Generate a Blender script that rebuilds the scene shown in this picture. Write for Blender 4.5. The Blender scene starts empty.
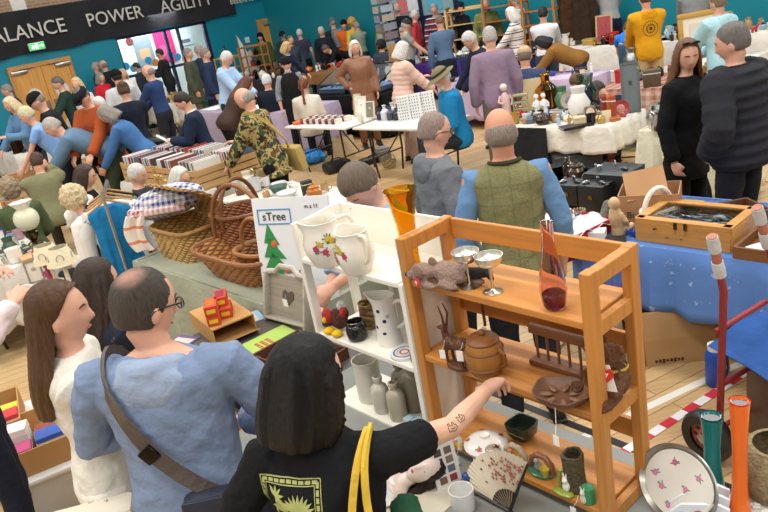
import bpy, bmesh, math, random
from mathutils import Vector, Matrix, Quaternion
from mathutils.bvhtree import BVHTree
random.seed(7)
scn = bpy.context.scene
COL = scn.collection
R = math.radians
PI = math.pi
# ---------------------------------------------------------------- camera
FPX, PITCH, ROLL, CAMZ = 720.0, R(20.3), R(10.8), 2.45
_f = Vector((0, math.cos(PITCH), -math.sin(PITCH)))
_r0 = Vector((1, 0, 0)); _u0 = _r0.cross(_f)
_R = math.cos(ROLL)*_r0 - math.sin(ROLL)*_u0
_D = -math.sin(ROLL)*_r0 - math.cos(ROLL)*_u0
CAM = Vector((0, 0, CAMZ))
cd = bpy.data.cameras.new('camera'); co = bpy.data.objects.new('camera', cd); COL.objects.link(co)
cd.sensor_width = 36; cd.lens = FPX/768*36; cd.clip_end = 100; cd.clip_start = .05
mw = Matrix((( _R.x, -_D.x, -_f.x, 0), (_R.y, -_D.y, -_f.y, 0), (_R.z, -_D.z, -_f.z, CAMZ), (0, 0, 0, 1)))
co.matrix_world = mw; scn.camera = co
def ray(x, y): return _f + _R*((x-384)/FPX) + _D*((y-256)/FPX)
def P(x, y, h=0.0):
    r = ray(x, y); return CAM + r*((h-CAMZ)/r.z)
def PD(x, y, d): return CAM + ray(x, y)*d
def proj(p):
    v = Vector(p)-CAM; d = v.dot(_f); return 384+FPX*v.dot(_R)/d, 256+FPX*v.dot(_D)/d, d
def V(*a): return Vector(a)
# ---------------------------------------------------------------- materials
def lin(h):
    if not isinstance(h, str): return tuple(h)
    h = h.lstrip('#'); o = []
    for i in (0, 2, 4):
        c = int(h[i:i+2], 16)/255; o.append(c/12.92 if c <= .04045 else ((c+.055)/1.055)**2.4)
    return tuple(o)
_mc = {}
class NT:
    def __init__(s, name):
        s.m = bpy.data.materials.new(name); s.m.use_nodes = True; s.t = s.m.node_tree
        s.b = s.t.nodes['Principled BSDF']; s.tc = None
    def n(s, typ, **kw):
        x = s.t.nodes.new(typ)
        for k, v in kw.items():
            if k in x.inputs.keys(): x.inputs[k].default_value = v
            else: setattr(x, k, v)
        return x
    def l(s, a, b): s.t.links.new(a, b)
    def obj(s, scale=(1, 1, 1), rot=(0, 0, 0), out='Object'):
        t = s.n('ShaderNodeTexCoord'); mp = s.n('ShaderNodeMapping'); mp.inputs['Scale'].default_value = scale; mp.inputs['Rotation'].default_value = rot
        s.l(t.outputs[out], mp.inputs['Vector']); return mp.outputs['Vector']
    def noise(s, vec, scale, detail=3, rough=.5):
        x = s.n('ShaderNodeTexNoise'); x.inputs['Scale'].default_value = scale; x.inputs['Detail'].default_value = detail; x.inputs['Roughness'].default_value = rough
        s.l(vec, x.inputs['Vector']); return x.outputs['Fac']
    def ramp(s, fac, stops, const=False):
        x = s.n('ShaderNodeValToRGB'); cr = x.color_ramp
        if const: cr.interpolation = 'CONSTANT'
        while len(cr.elements) < len(stops): cr.elements.new(.5)
        for e, (p, c) in zip(cr.elements, stops): e.position = p; e.color = (*lin(c), 1)
        s.l(fac, x.inputs['Fac']); return x.outputs['Color']
    def bump(s, fac, strength=.3, dist=.01):
        x = s.n('ShaderNodeBump'); x.inputs['Strength'].default_value = strength; x.inputs['Distance'].default_value = dist
        s.l(fac, x.inputs['Height']); s.l(x.outputs['Normal'], s.b.inputs['Normal'])
    def col(s, c): s.l(c, s.b.inputs['Base Color'])
def shade(c, k): return tuple(max(0, min(1, x*k)) for x in c)
def mat(kind, hexc='#888888', c2=None, sc=1.0):
    key = (kind, hexc, c2, sc)
    if key in _mc: return _mc[key]
    n = NT(kind+'_'+str(hexc).strip('#')); b = n.b; c = lin(hexc); b.inputs['Base Color'].default_value = (*c, 1)
    def vary(scale, lo=.85, hi=1.12, stretch=(1, 1, 1)):
        v = n.obj(stretch); f = n.noise(v, scale); n.col(n.ramp(f, [(.25, shade(c, lo)), (.75, shade(c, hi))])); return f
    if kind == 'fabric':
        b.inputs['Roughness'].default_value = .92; b.inputs['Specular IOR Level'].default_value = .2
        vary(3*sc, .88, 1.1); v = n.obj(); f = n.noise(v, 9*sc, 4, .55); n.bump(f, .5, .04)
    elif kind == 'knit':
        b.inputs['Roughness'].default_value = .95; vary(90, .75, 1.2); f = n.noise(n.obj(), 120, 2); n.bump(f, .5, .01)
    elif kind == 'skin':
        b.inputs['Roughness'].default_value = .5; b.inputs['Specular IOR Level'].default_value = .35
        b.inputs['Subsurface Weight'].default_value = .08; b.inputs['Subsurface Radius'].default_value = (.02, .008, .004)
        vary(14, .9, 1.07)
    elif kind in ('hair', 'thinhair'):
        b.inputs['Roughness'].default_value = .45; b.inputs['Specular IOR Level'].default_value = .4
        t = n.n('ShaderNodeTexCoord'); x = n.n('ShaderNodeSeparateXYZ'); n.l(t.outputs['Generated'], x.inputs[0])    # strands run down from the crown
        def mth(op, a_, b_):
            k = n.n('ShaderNodeMath', operation=op)
            for i, v_ in enumerate((a_, b_)):
                if isinstance(v_, (int, float)): k.inputs[i].default_value = v_
                else: n.l(v_, k.inputs[i])
            return k.outputs[0]
        an_ = mth('ARCTAN2', mth('SUBTRACT', x.outputs['X'], .5), mth('SUBTRACT', .52, x.outputs['Y'])); cb = n.n('ShaderNodeCombineXYZ'); n.l(mth('MULTIPLY', an_, 9.0), cb.inputs[0]); n.l(mth('MULTIPLY', x.outputs['Z'], .9), cb.inputs[1])
        b.inputs['Roughness'].default_value = .4; f = n.noise(cb.outputs[0], 4.0*sc, 5, .7); n.col(n.ramp(f, [(.34, shade(c, .4)), (.5, c), (.68, shade(c, 1.75))])); n.bump(f, .8, .010)
        if kind == 'thinhair':      # scalp showing through at the crown
            ds = n.n('ShaderNodeVectorMath', operation='DISTANCE'); n.l(t.outputs['Generated'], ds.inputs[0]); ds.inputs[1].default_value = (.5, .36, 1.0); rp = n.ramp(mth('ADD', ds.outputs['Value'], mth('MULTIPLY', f, .16)), [(.18, '#ffffff'), (.40, '#000000')]); mm = n.n('ShaderNodeMix', data_type='RGBA'); n.l(rp, mm.inputs[0]); src = b.inputs['Base Color'].links[0].from_socket; n.l(src, mm.inputs[6]); mm.inputs[7].default_value = (*lin('#c08f7c'), 1); n.col(mm.outputs[2])
    elif kind == 'curl':
        b.inputs['Roughness'].default_value = .7; f = n.noise(n.obj(), 55*sc, 4, .65); n.col(n.ramp(f, [(.3, shade(c, .6)), (.7, shade(c, 1.3))])); n.bump(f, .9, .02)
    elif kind == 'wood':
        b.inputs['Roughness'].default_value = .5; ax = {1: (.6, 14, 14), 2: (14, .6, 14), 3: (14, 14, .6)}[int(sc)]
        v = n.obj(ax); f = n.noise(v, 3, 5, .6); n.col(n.ramp(f, [(.25, shade(c, .72)), (.5, c), (.8, shade(c, 1.22))])); n.bump(f, .12, .004)
    elif kind == 'worn':     # chipped white paint over bare wood
        b.inputs['Roughness'].default_value = .65; f = n.noise(n.obj((1, 1, 1.5)), 7, 6, .68); n.col(n.ramp(f, [(0, c), (.665, c), (.69, lin(c2 or '#a98a60'))])); n.bump(f, .1, .004)
    elif kind == 'metal':
        b.inputs['Metallic'].default_value = 1; b.inputs['Roughness'].default_value = .28; vary(20, .85, 1.1)
    elif kind == 'glass':
        b.inputs['Transmission Weight'].default_value = 1; b.inputs['Roughness'].default_value = .03; b.inputs['IOR'].default_value = 1.3
        f = n.noise(n.obj(), 3); n.col(n.ramp(f, [(.3, shade(c, .93)), (.7, c)]))
    elif kind == 'ceramic':
        b.inputs['Roughness'].default_value = .18; vary(6, .94, 1.05)
    elif kind == 'plastic':
        b.inputs['Roughness'].default_value = .4; vary(8, .93, 1.05)
    elif kind == 'paper':
        b.inputs['Roughness'].default_value = .85; vary(6, .95, 1.04)
    elif kind == 'leather':
        b.inputs['Roughness'].default_value = .42; vary(18, .85, 1.15); f = n.noise(n.obj(), 70, 4); n.bump(f, .25, .01)
    elif kind == 'card':
        b.inputs['Roughness'].default_value = .85; vary(5, .9, 1.08)
    elif kind == 'paint':
        b.inputs['Roughness'].default_value = .5; vary(1.5, .96, 1.04)
    elif kind == 'wicker':
        b.inputs['Roughness'].default_value = .6; v = n.obj()
        ws = []
        for bd, k_ in (('Z', 8.5), ('DIAGONAL', 7.0)):
            w = n.n('ShaderNodeTexWave'); w.bands_direction = bd; w.inputs['Scale'].default_value = k_; w.inputs['Distortion'].default_value = 1.2; w.inputs['Detail'].default_value = 2; w.inputs['Detail Scale'].default_value = 4; n.l(v, w.inputs['Vector']); ws.append(w.outputs['Fac'])
        d_ = n.n('ShaderNodeMath', operation='SUBTRACT'); n.l(ws[0], d_.inputs[0]); n.l(ws[1], d_.inputs[1]); ab = n.n('ShaderNodeMath', operation='ABSOLUTE'); n.l(d_.outputs[0], ab.inputs[0])
        f2 = n.noise(v, 9, 3); mx = n.n('ShaderNodeMath', operation='MULTIPLY_ADD'); n.l(ab.outputs[0], mx.inputs[0]); mx.inputs[1].default_value = .7; n.l(f2, mx.inputs[2])
        n.col(n.ramp(mx.outputs[0], [(.38, shade(c, .38)), (.72, c), (1.0, shade(c, 1.5))])); n.bump(ab.outputs[0], .8, .016)
    elif kind == 'camo':
        b.inputs['Roughness'].default_value = .9; v = n.obj(); f = n.noise(v, 13, 2, .5); f2 = n.noise(n.obj((1, 1, 1), (1, 2, 3)), 15, 2, .5)
        a = n.ramp(f, [(0, '#3c4a2a'), (.46, '#a8935c'), (.56, '#5c4429')], True); k = n.ramp(f2, [(0, '#000000'), (.58, '#ffffff')], True)
        mx = n.n('ShaderNodeMix', data_type='RGBA'); n.l(k, mx.inputs[0]); n.l(a, mx.inputs[6]); mx.inputs[7].default_value = (*lin('#1d2118'), 1); n.col(mx.outputs[2])
    elif kind == 'stripes':   # horizontal bands along z, c2 = tuple of (pos, hex)
        b.inputs['Roughness'].default_value = .9; t = n.n('ShaderNodeTexCoord'); s = n.n('ShaderNodeSeparateXYZ'); n.l(t.outputs['Object'], s.inputs[0])
        m1 = n.n('ShaderNodeMath', operation='MULTIPLY'); n.l(s.outputs['Z'], m1.inputs[0]); m1.inputs[1].default_value = sc
        m2 = n.n('ShaderNodeMath', operation='FRACT'); n.l(m1.outputs[0], m2.inputs[0]); n.col(n.ramp(m2.outputs[0], list(c2), True))
    elif kind == 'check':     # tartan / gingham: c2 second colour
        b.inputs['Roughness'].default_value = .92; v = n.obj()
        x = n.n('ShaderNodeSeparateXYZ'); n.l(v, x.inputs[0]); outs = []
        for ax in ('X', 'Y', 'Z'):
            m1 = n.n('ShaderNodeMath', operation='MULTIPLY'); n.l(x.outputs[ax], m1.inputs[0]); m1.inputs[1].default_value = sc
            m2 = n.n('ShaderNodeMath', operation='FRACT'); n.l(m1.outputs[0], m2.inputs[0]); m3 = n.n('ShaderNodeMath', operation='GREATER_THAN'); n.l(m2.outputs[0], m3.inputs[0]); m3.inputs[1].default_value = .5; outs.append(m3.outputs[0])
        a1 = n.n('ShaderNodeMath', operation='ADD'); n.l(outs[0], a1.inputs[0]); n.l(outs[1], a1.inputs[1]); a2 = n.n('ShaderNodeMath', operation='ADD'); n.l(a1.outputs[0], a2.inputs[0]); n.l(outs[2], a2.inputs[1])
        dv = n.n('ShaderNodeMath', operation='DIVIDE'); n.l(a2.outputs[0], dv.inputs[0]); dv.inputs[1].default_value = 3; n.col(n.ramp(dv.outputs[0], [(0, c), (1, lin(c2))]))
    elif kind == 'windowpane':   # tweed with a thin over-check
        b.inputs['Roughness'].default_value = .95; x = n.n('ShaderNodeSeparateXYZ'); n.l(n.obj(), x.inputs[0]); outs = []
        for ax in ('X', 'Z'):
            m1 = n.n('ShaderNodeMath', operation='MULTIPLY'); n.l(x.outputs[ax], m1.inputs[0]); m1.inputs[1].default_value = 11
            m2 = n.n('ShaderNodeMath', operation='FRACT'); n.l(m1.outputs[0], m2.inputs[0]); m3 = n.n('ShaderNodeMath', operation='LESS_THAN'); n.l(m2.outputs[0], m3.inputs[0]); m3.inputs[1].default_value = .09; outs.append(m3.outputs[0])
        mx = n.n('ShaderNodeMath', operation='MAXIMUM'); n.l(outs[0], mx.inputs[0]); n.l(outs[1], mx.inputs[1])
        f = n.noise(n.obj(), 160, 2); base = n.ramp(f, [(.3, shade(c, .7)), (.7, shade(c, 1.25))]); mm = n.n('ShaderNodeMix', data_type='RGBA'); sm = n.n('ShaderNodeMath', operation='MULTIPLY'); n.l(mx.outputs[0], sm.inputs[0]); sm.inputs[1].default_value = .45
        n.l(sm.outputs[0], mm.inputs[0]); n.l(base, mm.inputs[6]); mm.inputs[7].default_value = (*lin(c2), 1); n.col(mm.outputs[2]); n.bump(n.noise(n.obj(), 8, 4), .3, .03)
    elif kind == 'speckle':   # c2 motifs scattered on cloth
        b.inputs['Roughness'].default_value = .92; f = n.noise(n.obj(), 16*sc, 3, .6); n.col(n.ramp(f, [(0, c), (.64, c), (.68, lin(c2))]))
        n.bump(n.noise(n.obj(), 5, 4), .35, .04)
    elif kind == 'emit':
        b.inputs['Emission Color'].default_value = (*c, 1); b.inputs['Emission Strength'].default_value = sc; f = n.noise(n.obj(), 3); n.col(n.ramp(f, [(0, shade(c, .95)), (1, c)]))
    _mc[key] = n.m; return n.m
# ---------------------------------------------------------------- mesh builder
class M:
    def __init__(s): s.v = []; s.f = []; s.mi = []
    def add(s, vs, fs, m=0):
        o = len(s.v); s.v += [Vector(x) for x in vs]; s.f += [tuple(i+o for i in f) for f in fs]; s.mi += [m]*len(fs); return s
    def box(s, c, d, m=0, rot=None, bev=0.0):
        c = Vector(c); x, y, z = d[0]/2, d[1]/2, d[2]/2
        if bev > 0:
            bm = bmesh.new(); bmesh.ops.create_cube(bm, size=1)
            for v in bm.verts: v.co = Vector((v.co.x*d[0], v.co.y*d[1], v.co.z*d[2]))
            bmesh.ops.bevel(bm, geom=bm.edges[:], offset=min(bev, min(d)*.45), segments=2, profile=.5, affect='EDGES')
            vs = [v.co.copy() for v in bm.verts]; bm.verts.index_update(); fs = [tuple(v.index for v in f.verts) for f in bm.faces]; bm.free()
        else:
            vs = [Vector((i*x, j*y, k*z)) for k in (-1, 1) for j in (-1, 1) for i in (-1, 1)]
            fs = [(0, 2, 3, 1), (4, 5, 7, 6), (0, 1, 5, 4), (2, 6, 7, 3), (0, 4, 6, 2), (1, 3, 7, 5)]
        if rot is not None:
            rm = rot if isinstance(rot, Matrix) else Matrix.Rotation(rot, 3, 'Z'); vs = [rm @ v for v in vs]
        return s.add([v+c for v in vs], fs, m)
    def rings(s, rings, m=0, cap=True, closed=True):
        n = len(rings[0]); vs = [p for r in rings for p in r]; fs = []
        for i in range(len(rings)-1):
            for j in range(n if closed else n-1):
                a = i*n+j; b = i*n+(j+1) % n; fs.append((a, b, b+n, a+n))
        if cap and closed: fs.append(tuple(reversed(range(n)))); fs.append(tuple(range((len(rings)-1)*n, len(rings)*n)))
        return s.add(vs, fs, m)
    def lathe(s, prof, c=(0, 0, 0), n=20, m=0, mtx=None, sx=1, sy=1, cap=True):
        c = Vector(c); rs = []
        for r, z in prof:
            r = max(r, 1e-4); ring = [Vector((math.cos(2*PI*k/n)*r*sx, math.sin(2*PI*k/n)*r*sy, z)) for k in range(n)]
            if mtx is not None: ring = [mtx @ p for p in ring]
            rs.append([p+c for p in ring])
        return s.rings(rs, m, cap)
    def tube(s, pts, r, n=8, m=0, cap=True, flat=1.0, up=None):
        pts = [Vector(p) for p in pts]; k = len(pts); rr = r if isinstance(r, (list, tuple)) else [r]*k
        rs = []; prev = None
        for i, p in enumerate(pts):
            t = (pts[min(i+1, k-1)]-pts[max(i-1, 0)])
            if t.length < 1e-9: t = Vector((0, 0, 1))
            t.normalize()
            u = Vector(up) if up is not None else (prev if prev is not None else (Vector((0, 0, 1)) if abs(t.z) < .9 else Vector((1, 0, 0))))
            a = u - t*u.dot(t)
            if a.length < 1e-6: a = t.orthogonal()
            a.normalize(); prev = a; b = t.cross(a)
            rs.append([p+a*(math.cos(2*PI*j/n)*rr[i]*flat)+b*(math.sin(2*PI*j/n)*rr[i]) for j in range(n)])
        return s.rings(rs, m, cap)
    def sphere(s, c, r, n=16, m=0, mtx=None, fn=None):
        c = Vector(c); r = (r, r, r) if not isinstance(r, (tuple, list)) else r; h = max(6, n*2//3); rs = []
        for i in range(h+1):
            th = PI*i/h; ring = []
            for j in range(n):
                d = Vector((math.sin(th)*math.cos(2*PI*j/n), math.sin(th)*math.sin(2*PI*j/n), -math.cos(th))) if 0 < i < h else Vector((0, 0, -1 if i == 0 else 1))
                if i in (0, h): d = Vector((1e-4*math.cos(2*PI*j/n), 1e-4*math.sin(2*PI*j/n), d.z))
                p = Vector((d.x*r[0], d.y*r[1], d.z*r[2]))
                if fn: p = fn(d, p)
                if mtx is not None: p = mtx @ p
                ring.append(p+c)
            rs.append(ring)
        return s.rings(rs, m)
    def prism(s, outline, th, m=0, mtx=None):    # outline in local xz, thickness along y
        n = len(outline); vs = [Vector((x, -th/2, z)) for x, z in outline]+[Vector((x, th/2, z)) for x, z in outline]
        fs = [tuple(range(n)), tuple(reversed(range(n, 2*n)))]+[(i, i+n, (i+1) % n+n, (i+1) % n) for i in range(n)]
        if mtx is not None: vs = [mtx @ v for v in vs]
        return s.add(vs, fs, m)
    def sheet(s, fn, nu, nv, th=0.004, m=0):     # fn(u,v)->point; closed thin sheet
        g = [[Vector(fn(i/nu, j/nv)) for j in range(nv+1)] for i in range(nu+1)]
        def nr(i, j):
            a = g[min(i+1, nu)][j]-g[max(i-1, 0)][j]; b = g[i][min(j+1, nv)]-g[i][max(j-1, 0)]; q = a.cross(b); return q.normalized() if q.length > 1e-12 else Vector((0, 0, 1))
        w = nv+1; vs = [g[i][j] for i in range(nu+1) for j in range(w)]+[g[i][j]-nr(i, j)*th for i in range(nu+1) for j in range(w)]; o = (nu+1)*w; fs = []
        for i in range(nu):
            for j in range(nv):
                a = i*w+j; q = (a, a+w, a+w+1, a+1); fs.append(q); fs.append(tuple(x+o for x in reversed(q)))
        for i in range(nu): a = i*w; fs.append((a, a+o, a+w+o, a+w)); a = i*w+nv; fs.append((a, a+w, a+w+o, a+o))
        for j in range(nv): a = j; fs.append((a, a+1, a+1+o, a+o)); a = nu*w+j; fs.append((a, a+o, a+1+o, a+1))
        return s.add(vs, fs, m)
    def xf(s, mtx): s.v = [mtx @ v for v in s.v]; return s
    def mesh(s, name):
        me = bpy.data.meshes.new(name); me.from_pydata([tuple(v) for v in s.v], [], s.f)
        for p, i in zip(me.polygons, s.mi): p.material_index = i
        return me
    def build(s, name, mats, parent=None, loc=(0, 0, 0), rz=0.0, smooth=True, fix=True, **tags):
        me = s.mesh(name)
        for m_ in (mats if isinstance(mats, (list, tuple)) else [mats]): me.materials.append(m_)
        if fix:
            bm = bmesh.new(); bm.from_mesh(me); bmesh.ops.recalc_face_normals(bm, faces=bm.faces[:]); bm.to_mesh(me); bm.free()
        if smooth:
            me.polygons.foreach_set('use_smooth', [True]*len(me.polygons))
            try: me.set_sharp_from_angle(angle=R(38))
            except Exception: pass
        o = bpy.data.objects.new(name, me); COL.objects.link(o); o.location = loc; o.rotation_euler = (0, 0, rz)
        if parent: o.parent = parent
        for k, v in tags.items(): o[k] = v
        return o
def tag(o, label=None, cat=None, group=None, kind=None):
    if label: o['label'] = label
    if cat: o['category'] = cat
    if group: o['group'] = group
    if kind: o['kind'] = kind
    return o
def empty(name, loc=(0, 0, 0), rz=0.0, label=None, cat=None, group=None):
    o = bpy.data.objects.new(name, None); COL.objects.link(o); o.location = loc; o.rotation_euler = (0, 0, rz); o.empty_display_size = .1
    return tag(o, label, cat, group)
def struct(o): o['kind'] = 'structure'; return o
def kids(o): return [x for x in bpy.data.objects if x.parent == o]
def dup(o, loc, rz, label=None, group=None):
    def cp(x, par):
        c = x.copy(); COL.objects.link(c)
        if par: c.parent = par
        for k in kids_map(x): cp(k, c)
        return c
    c = cp(o, None); c.location = loc; c.rotation_euler = (0, 0, rz)
    if label: c['label'] = label
    if group: c['group'] = group
    return c
def kids_map(x): return list(x.children)
def text(name, s, size, mats, parent, loc, rot, ext=.002, align='CENTER', sx=1.0):
    cu = bpy.data.curves.new(name, 'FONT'); cu.body = s; cu.size = size; cu.extrude = ext; cu.align_x = align; cu.align_y = 'CENTER'; cu.resolution_u = 3
    cu.materials.append(mats); t_ = bpy.data.objects.new(name, cu); COL.objects.link(t_); bpy.context.view_layer.update()
    me = bpy.data.meshes.new_from_object(t_.evaluated_get(bpy.context.evaluated_depsgraph_get())); bpy.data.objects.remove(t_); bpy.data.curves.remove(cu)
    if not me.materials: me.materials.append(mats)
    o = bpy.data.objects.new(name, me); COL.objects.link(o); o.parent = parent; o.location = loc; o.rotation_euler = rot; o.scale = (sx, 1, 1); return o
# deferred fusing of overlapping closed shapes into one continuous surface
_pend = []
def fuse(mb, name, m_, parent, voxel, smooth=3, disp=None, after=None):
    me = mb.mesh(name); me.materials.append(m_); o = bpy.data.objects.new(name, me); COL.objects.link(o); o.parent = parent
    rm = o.modifiers.new('r', 'REMESH'); rm.mode = 'VOXEL'; rm.voxel_size = voxel; rm.use_smooth_shade = True
    if smooth: sm = o.modifiers.new('s', 'SMOOTH'); sm.iterations = smooth; sm.factor = .5
    if disp:
        tx = bpy.data.textures.get('crinkle%g' % disp[1]) or bpy.data.textures.new('crinkle%g' % disp[1], 'CLOUDS'); tx.noise_scale = disp[1]; tx.noise_depth = 2
        d = o.modifiers.new('d', 'DISPLACE'); d.texture = tx; d.strength = disp[0]; d.mid_level = .5; d.texture_coords = 'LOCAL'
    _pend.append((o, after)); return o
def finalize():
    bpy.context.view_layer.update(); dg = bpy.context.evaluated_depsgraph_get(); got = []
    for o, af in _pend: got.append((o, bpy.data.meshes.new_from_object(o.evaluated_get(dg)), af))
    for o, me, af in got:
        old = o.data; nm = old.name; o.modifiers.clear(); o.data = me; bpy.data.meshes.remove(old); me.name = nm; me.polygons.foreach_set('use_smooth', [True]*len(me.polygons))
    bpy.context.view_layer.update()
    for o, me, af in got:
        if af: af(o)
    _pend.clear()
def lerp(a, b, t): return a+(b-a)*t
def crom(pts, per=4):    # Catmull-Rom through tuples
    out = []; n = len(pts)
    for i in range(n-1):
        p0, p1, p2, p3 = pts[max(i-1, 0)], pts[i], pts[i+1], pts[min(i+2, n-1)]
        for k in range(per):
            t = k/per; out.append(tuple(.5*((2*b)+(c-a)*t+(2*a-5*b+4*c-d)*t*t+(3*b-a-3*c+d)*t**3) for a, b, c, d in zip(p0, p1, p2, p3)))
    out.append(tuple(pts[-1])); return out
# ---------------------------------------------------------------- the hall
GA = R(-50); AX = Vector((math.cos(GA), math.sin(GA), 0)); BX = Vector((-math.sin(GA), math.cos(GA), 0))
def floor_mat():
    n = NT('floor_boards'); b = n.b; b.inputs['Roughness'].default_value = .38
    v = n.obj((1, 1, 1), (0, 0, -R(24))); br = n.n('ShaderNodeTexBrick'); br.offset = .37; br.inputs['Scale'].default_value = 1; br.inputs['Brick Width'].default_value = 1.35; br.inputs['Row Height'].default_value = .115; br.inputs['Mortar Size'].default_value = .003; br.inputs['Bias'].default_value = 0
    br.inputs['Color1'].default_value = (*lin('#dabd8e'), 1); br.inputs['Color2'].default_value = (*lin('#c7a576'), 1); br.inputs['Mortar'].default_value = (*lin('#7d6240'), 1); n.l(v, br.inputs['Vector'])
    f = n.noise(n.obj((2, 26, 1), (0, 0, -R(24))), 2.2, 4); mx = n.n('ShaderNodeMix', data_type='RGBA', blend_type='MULTIPLY'); mx.inputs[0].default_value = .5; n.l(br.outputs['Color'], mx.inputs[6]); n.l(n.ramp(f, [(.3, '#c9b79f'), (.7, '#ffffff')]), mx.inputs[7]); n.col(mx.outputs[2]); return n.m
m = M(); m.box((0, 12, -.05), (44, 44, .1)); struct(m.build('floor', floor_mat(), smooth=False))
def stripe(name, a, b, w, m_, label=None, z=.002):
    a, b = P(*a), P(*b); d = (b-a).normalized(); s = Vector((-d.y, d.x, 0))*w/2; q = M(); up = Vector((0, 0, z)); dn = Vector((0, 0, .0003))
    q.add([a-s+dn, a+s+dn, b+s+dn, b-s+dn, a-s+up, a+s+up, b+s+up, b-s+up], [(3, 2, 1, 0), (4, 5, 6, 7), (0, 1, 5, 4), (1, 2, 6, 5), (2, 3, 7, 6), (3, 0, 4, 7)]); o = q.build(name, m_, smooth=False); return struct(o)
LW, LB, LR = mat('paint', '#e9e4da'), mat('paint', '#1d1c1e'), mat('paint', '#a8433a')
stripe('floor_line_1', (560, 448), (746, 361), .05, LW); stripe('floor_line_2', (225, 196), (432, 190), .05, LW)
stripe('floor_line_3', (480, 388), (760, 500), .05, LB, z=.0026); stripe('floor_line_4', (600, 173), (768, 182), .05, LR); stripe('floor_line_5', (590, 160), (690, 130), .05, mat('paint', '#5d9a78'))
def tape_mat():
    n = NT('hazard_tape'); x = n.n('ShaderNodeSeparateXYZ'); t = n.n('ShaderNodeTexCoord'); n.l(t.outputs['Object'], x.inputs[0]); m1 = n.n('ShaderNodeMath', operation='MULTIPLY'); n.l(x.outputs['X'], m1.inputs[0]); m1.inputs[1].default_value = 1/.19
    m2 = n.n('ShaderNodeMath', operation='FRACT'); n.l(m1.outputs[0], m2.inputs[0]); n.col(n.ramp(m2.outputs[0], [(0, '#c92f3e'), (.5, '#e8e4e4')], True)); n.b.inputs['Roughness'].default_value = .35; return n.m
ta, tb = P(560, 494), P(770, 357); td = tb-ta; q = M(); q.box((td.length/2, 0, .004), (td.length, .052, .002))
tag(q.build('hazard_tape', tape_mat(), None, ta, math.atan2(td.y, td.x), smooth=False), 'red and white striped hazard tape stuck along the floorboards', 'tape')
# walls: two walls meeting in the far corner
CN = Vector((-2.17, 23.2, 0)); WA = Vector((-math.cos(R(40)), -math.sin(R(40)), 0)); WB = Vector((math.cos(R(50)), -math.sin(R(50)), 0))
NA = Vector((math.sin(R(40)), -math.cos(R(40)), 0)); NB_ = Vector((-math.sin(R(50)), -math.cos(R(50)), 0))
def onwall(x, y, w='A'):
    n_, t_ = (NA, WA) if w == 'A' else (NB_, WB); r = ray(x, y); k = (CN-CAM).dot(n_)/r.dot(n_); p = CAM+r*k; return (p-CN).dot(t_), p.z
def wallframe(w):   # local x along the wall seen left to right from the hall, local -y towards the hall
    return -WA if w == 'A' else WB
def brick_mat():
    n = NT('brick'); br = n.n('ShaderNodeTexBrick'); br.inputs['Scale'].default_value = 1; br.inputs['Brick Width'].default_value = .22; br.inputs['Row Height'].default_value = .075; br.inputs['Mortar Size'].default_value = .006
    br.inputs['Color1'].default_value = (*lin('#b08f74'), 1); br.inputs['Color2'].default_value = (*lin('#9a7c66'), 1); br.inputs['Mortar'].default_value = (*lin('#b9aa98'), 1); n.l(n.obj((1, 1, 1), (R(90), 0, 0)), br.inputs['Vector']); n.col(br.outputs['Color']); n.b.inputs['Roughness'].default_value = .9; return n.m
TEAL = mat('paint', '#07849c'); RZ_A = math.atan2(-WA.y, -WA.x); RZ_B = math.atan2(WB.y, WB.x)
def wpt(w, c, out=0): return CN+(WA if w == 'A' else WB)*c+(NA if w == 'A' else NB_)*out
def wbox(name, w, c0, c1, z0, z1, th, m_, out=0, parent=None, **tags):
    """box on a wall between distances c0..c1 from the corner; its back on the wall face"""
    q = M(); q.box((0, -th/2-out, (z1-z0)/2), (abs(c1-c0), th, z1-z0)); o = q.build(name, m_, None, wpt(w, (c0+c1)/2)+Vector((0, 0, z0)), RZ_A if w == 'A' else RZ_B, smooth=False, **tags)
    if parent is not None: o.parent = parent; o.matrix_parent_inverse = Matrix.Translation(parent.location).to_4x4().inverted() if not parent.rotation_euler.z else (Matrix.Translation(parent.location) @ Matrix.Rotation(parent.rotation_euler.z, 4, 'Z')).inverted()
    return o
gl0, gl1 = onwall(210, 40)[0], onwall(116, 40)[0]
q = M(); L = 26
def wseg(c0, c1, z0, z1): q.box((-(c0+c1)/2, .15, (z0+z1)/2), (c1-c0, .3, z1-z0))
wseg(-.3, gl0, 0, 2.75); wseg(gl1, L, 0, 2.75); wseg(gl0, gl1, 0, .35); wseg(gl0, gl1, 2.4, 2.75)
struct(q.build('wall_north', TEAL, None, CN, RZ_A, smooth=False))
q = M(); q.box((-L/2, .15, 4.4), (L, .3, 3.3)); struct(q.build('wall_north_brickwork', brick_mat(), None, CN, RZ_A, smooth=False))
q = M(); q.box((11, .15, 3), (22, .3, 6)); struct(q.build('wall_east', mat('paint', '#07808f'), None, CN, RZ_B, smooth=False))
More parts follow.
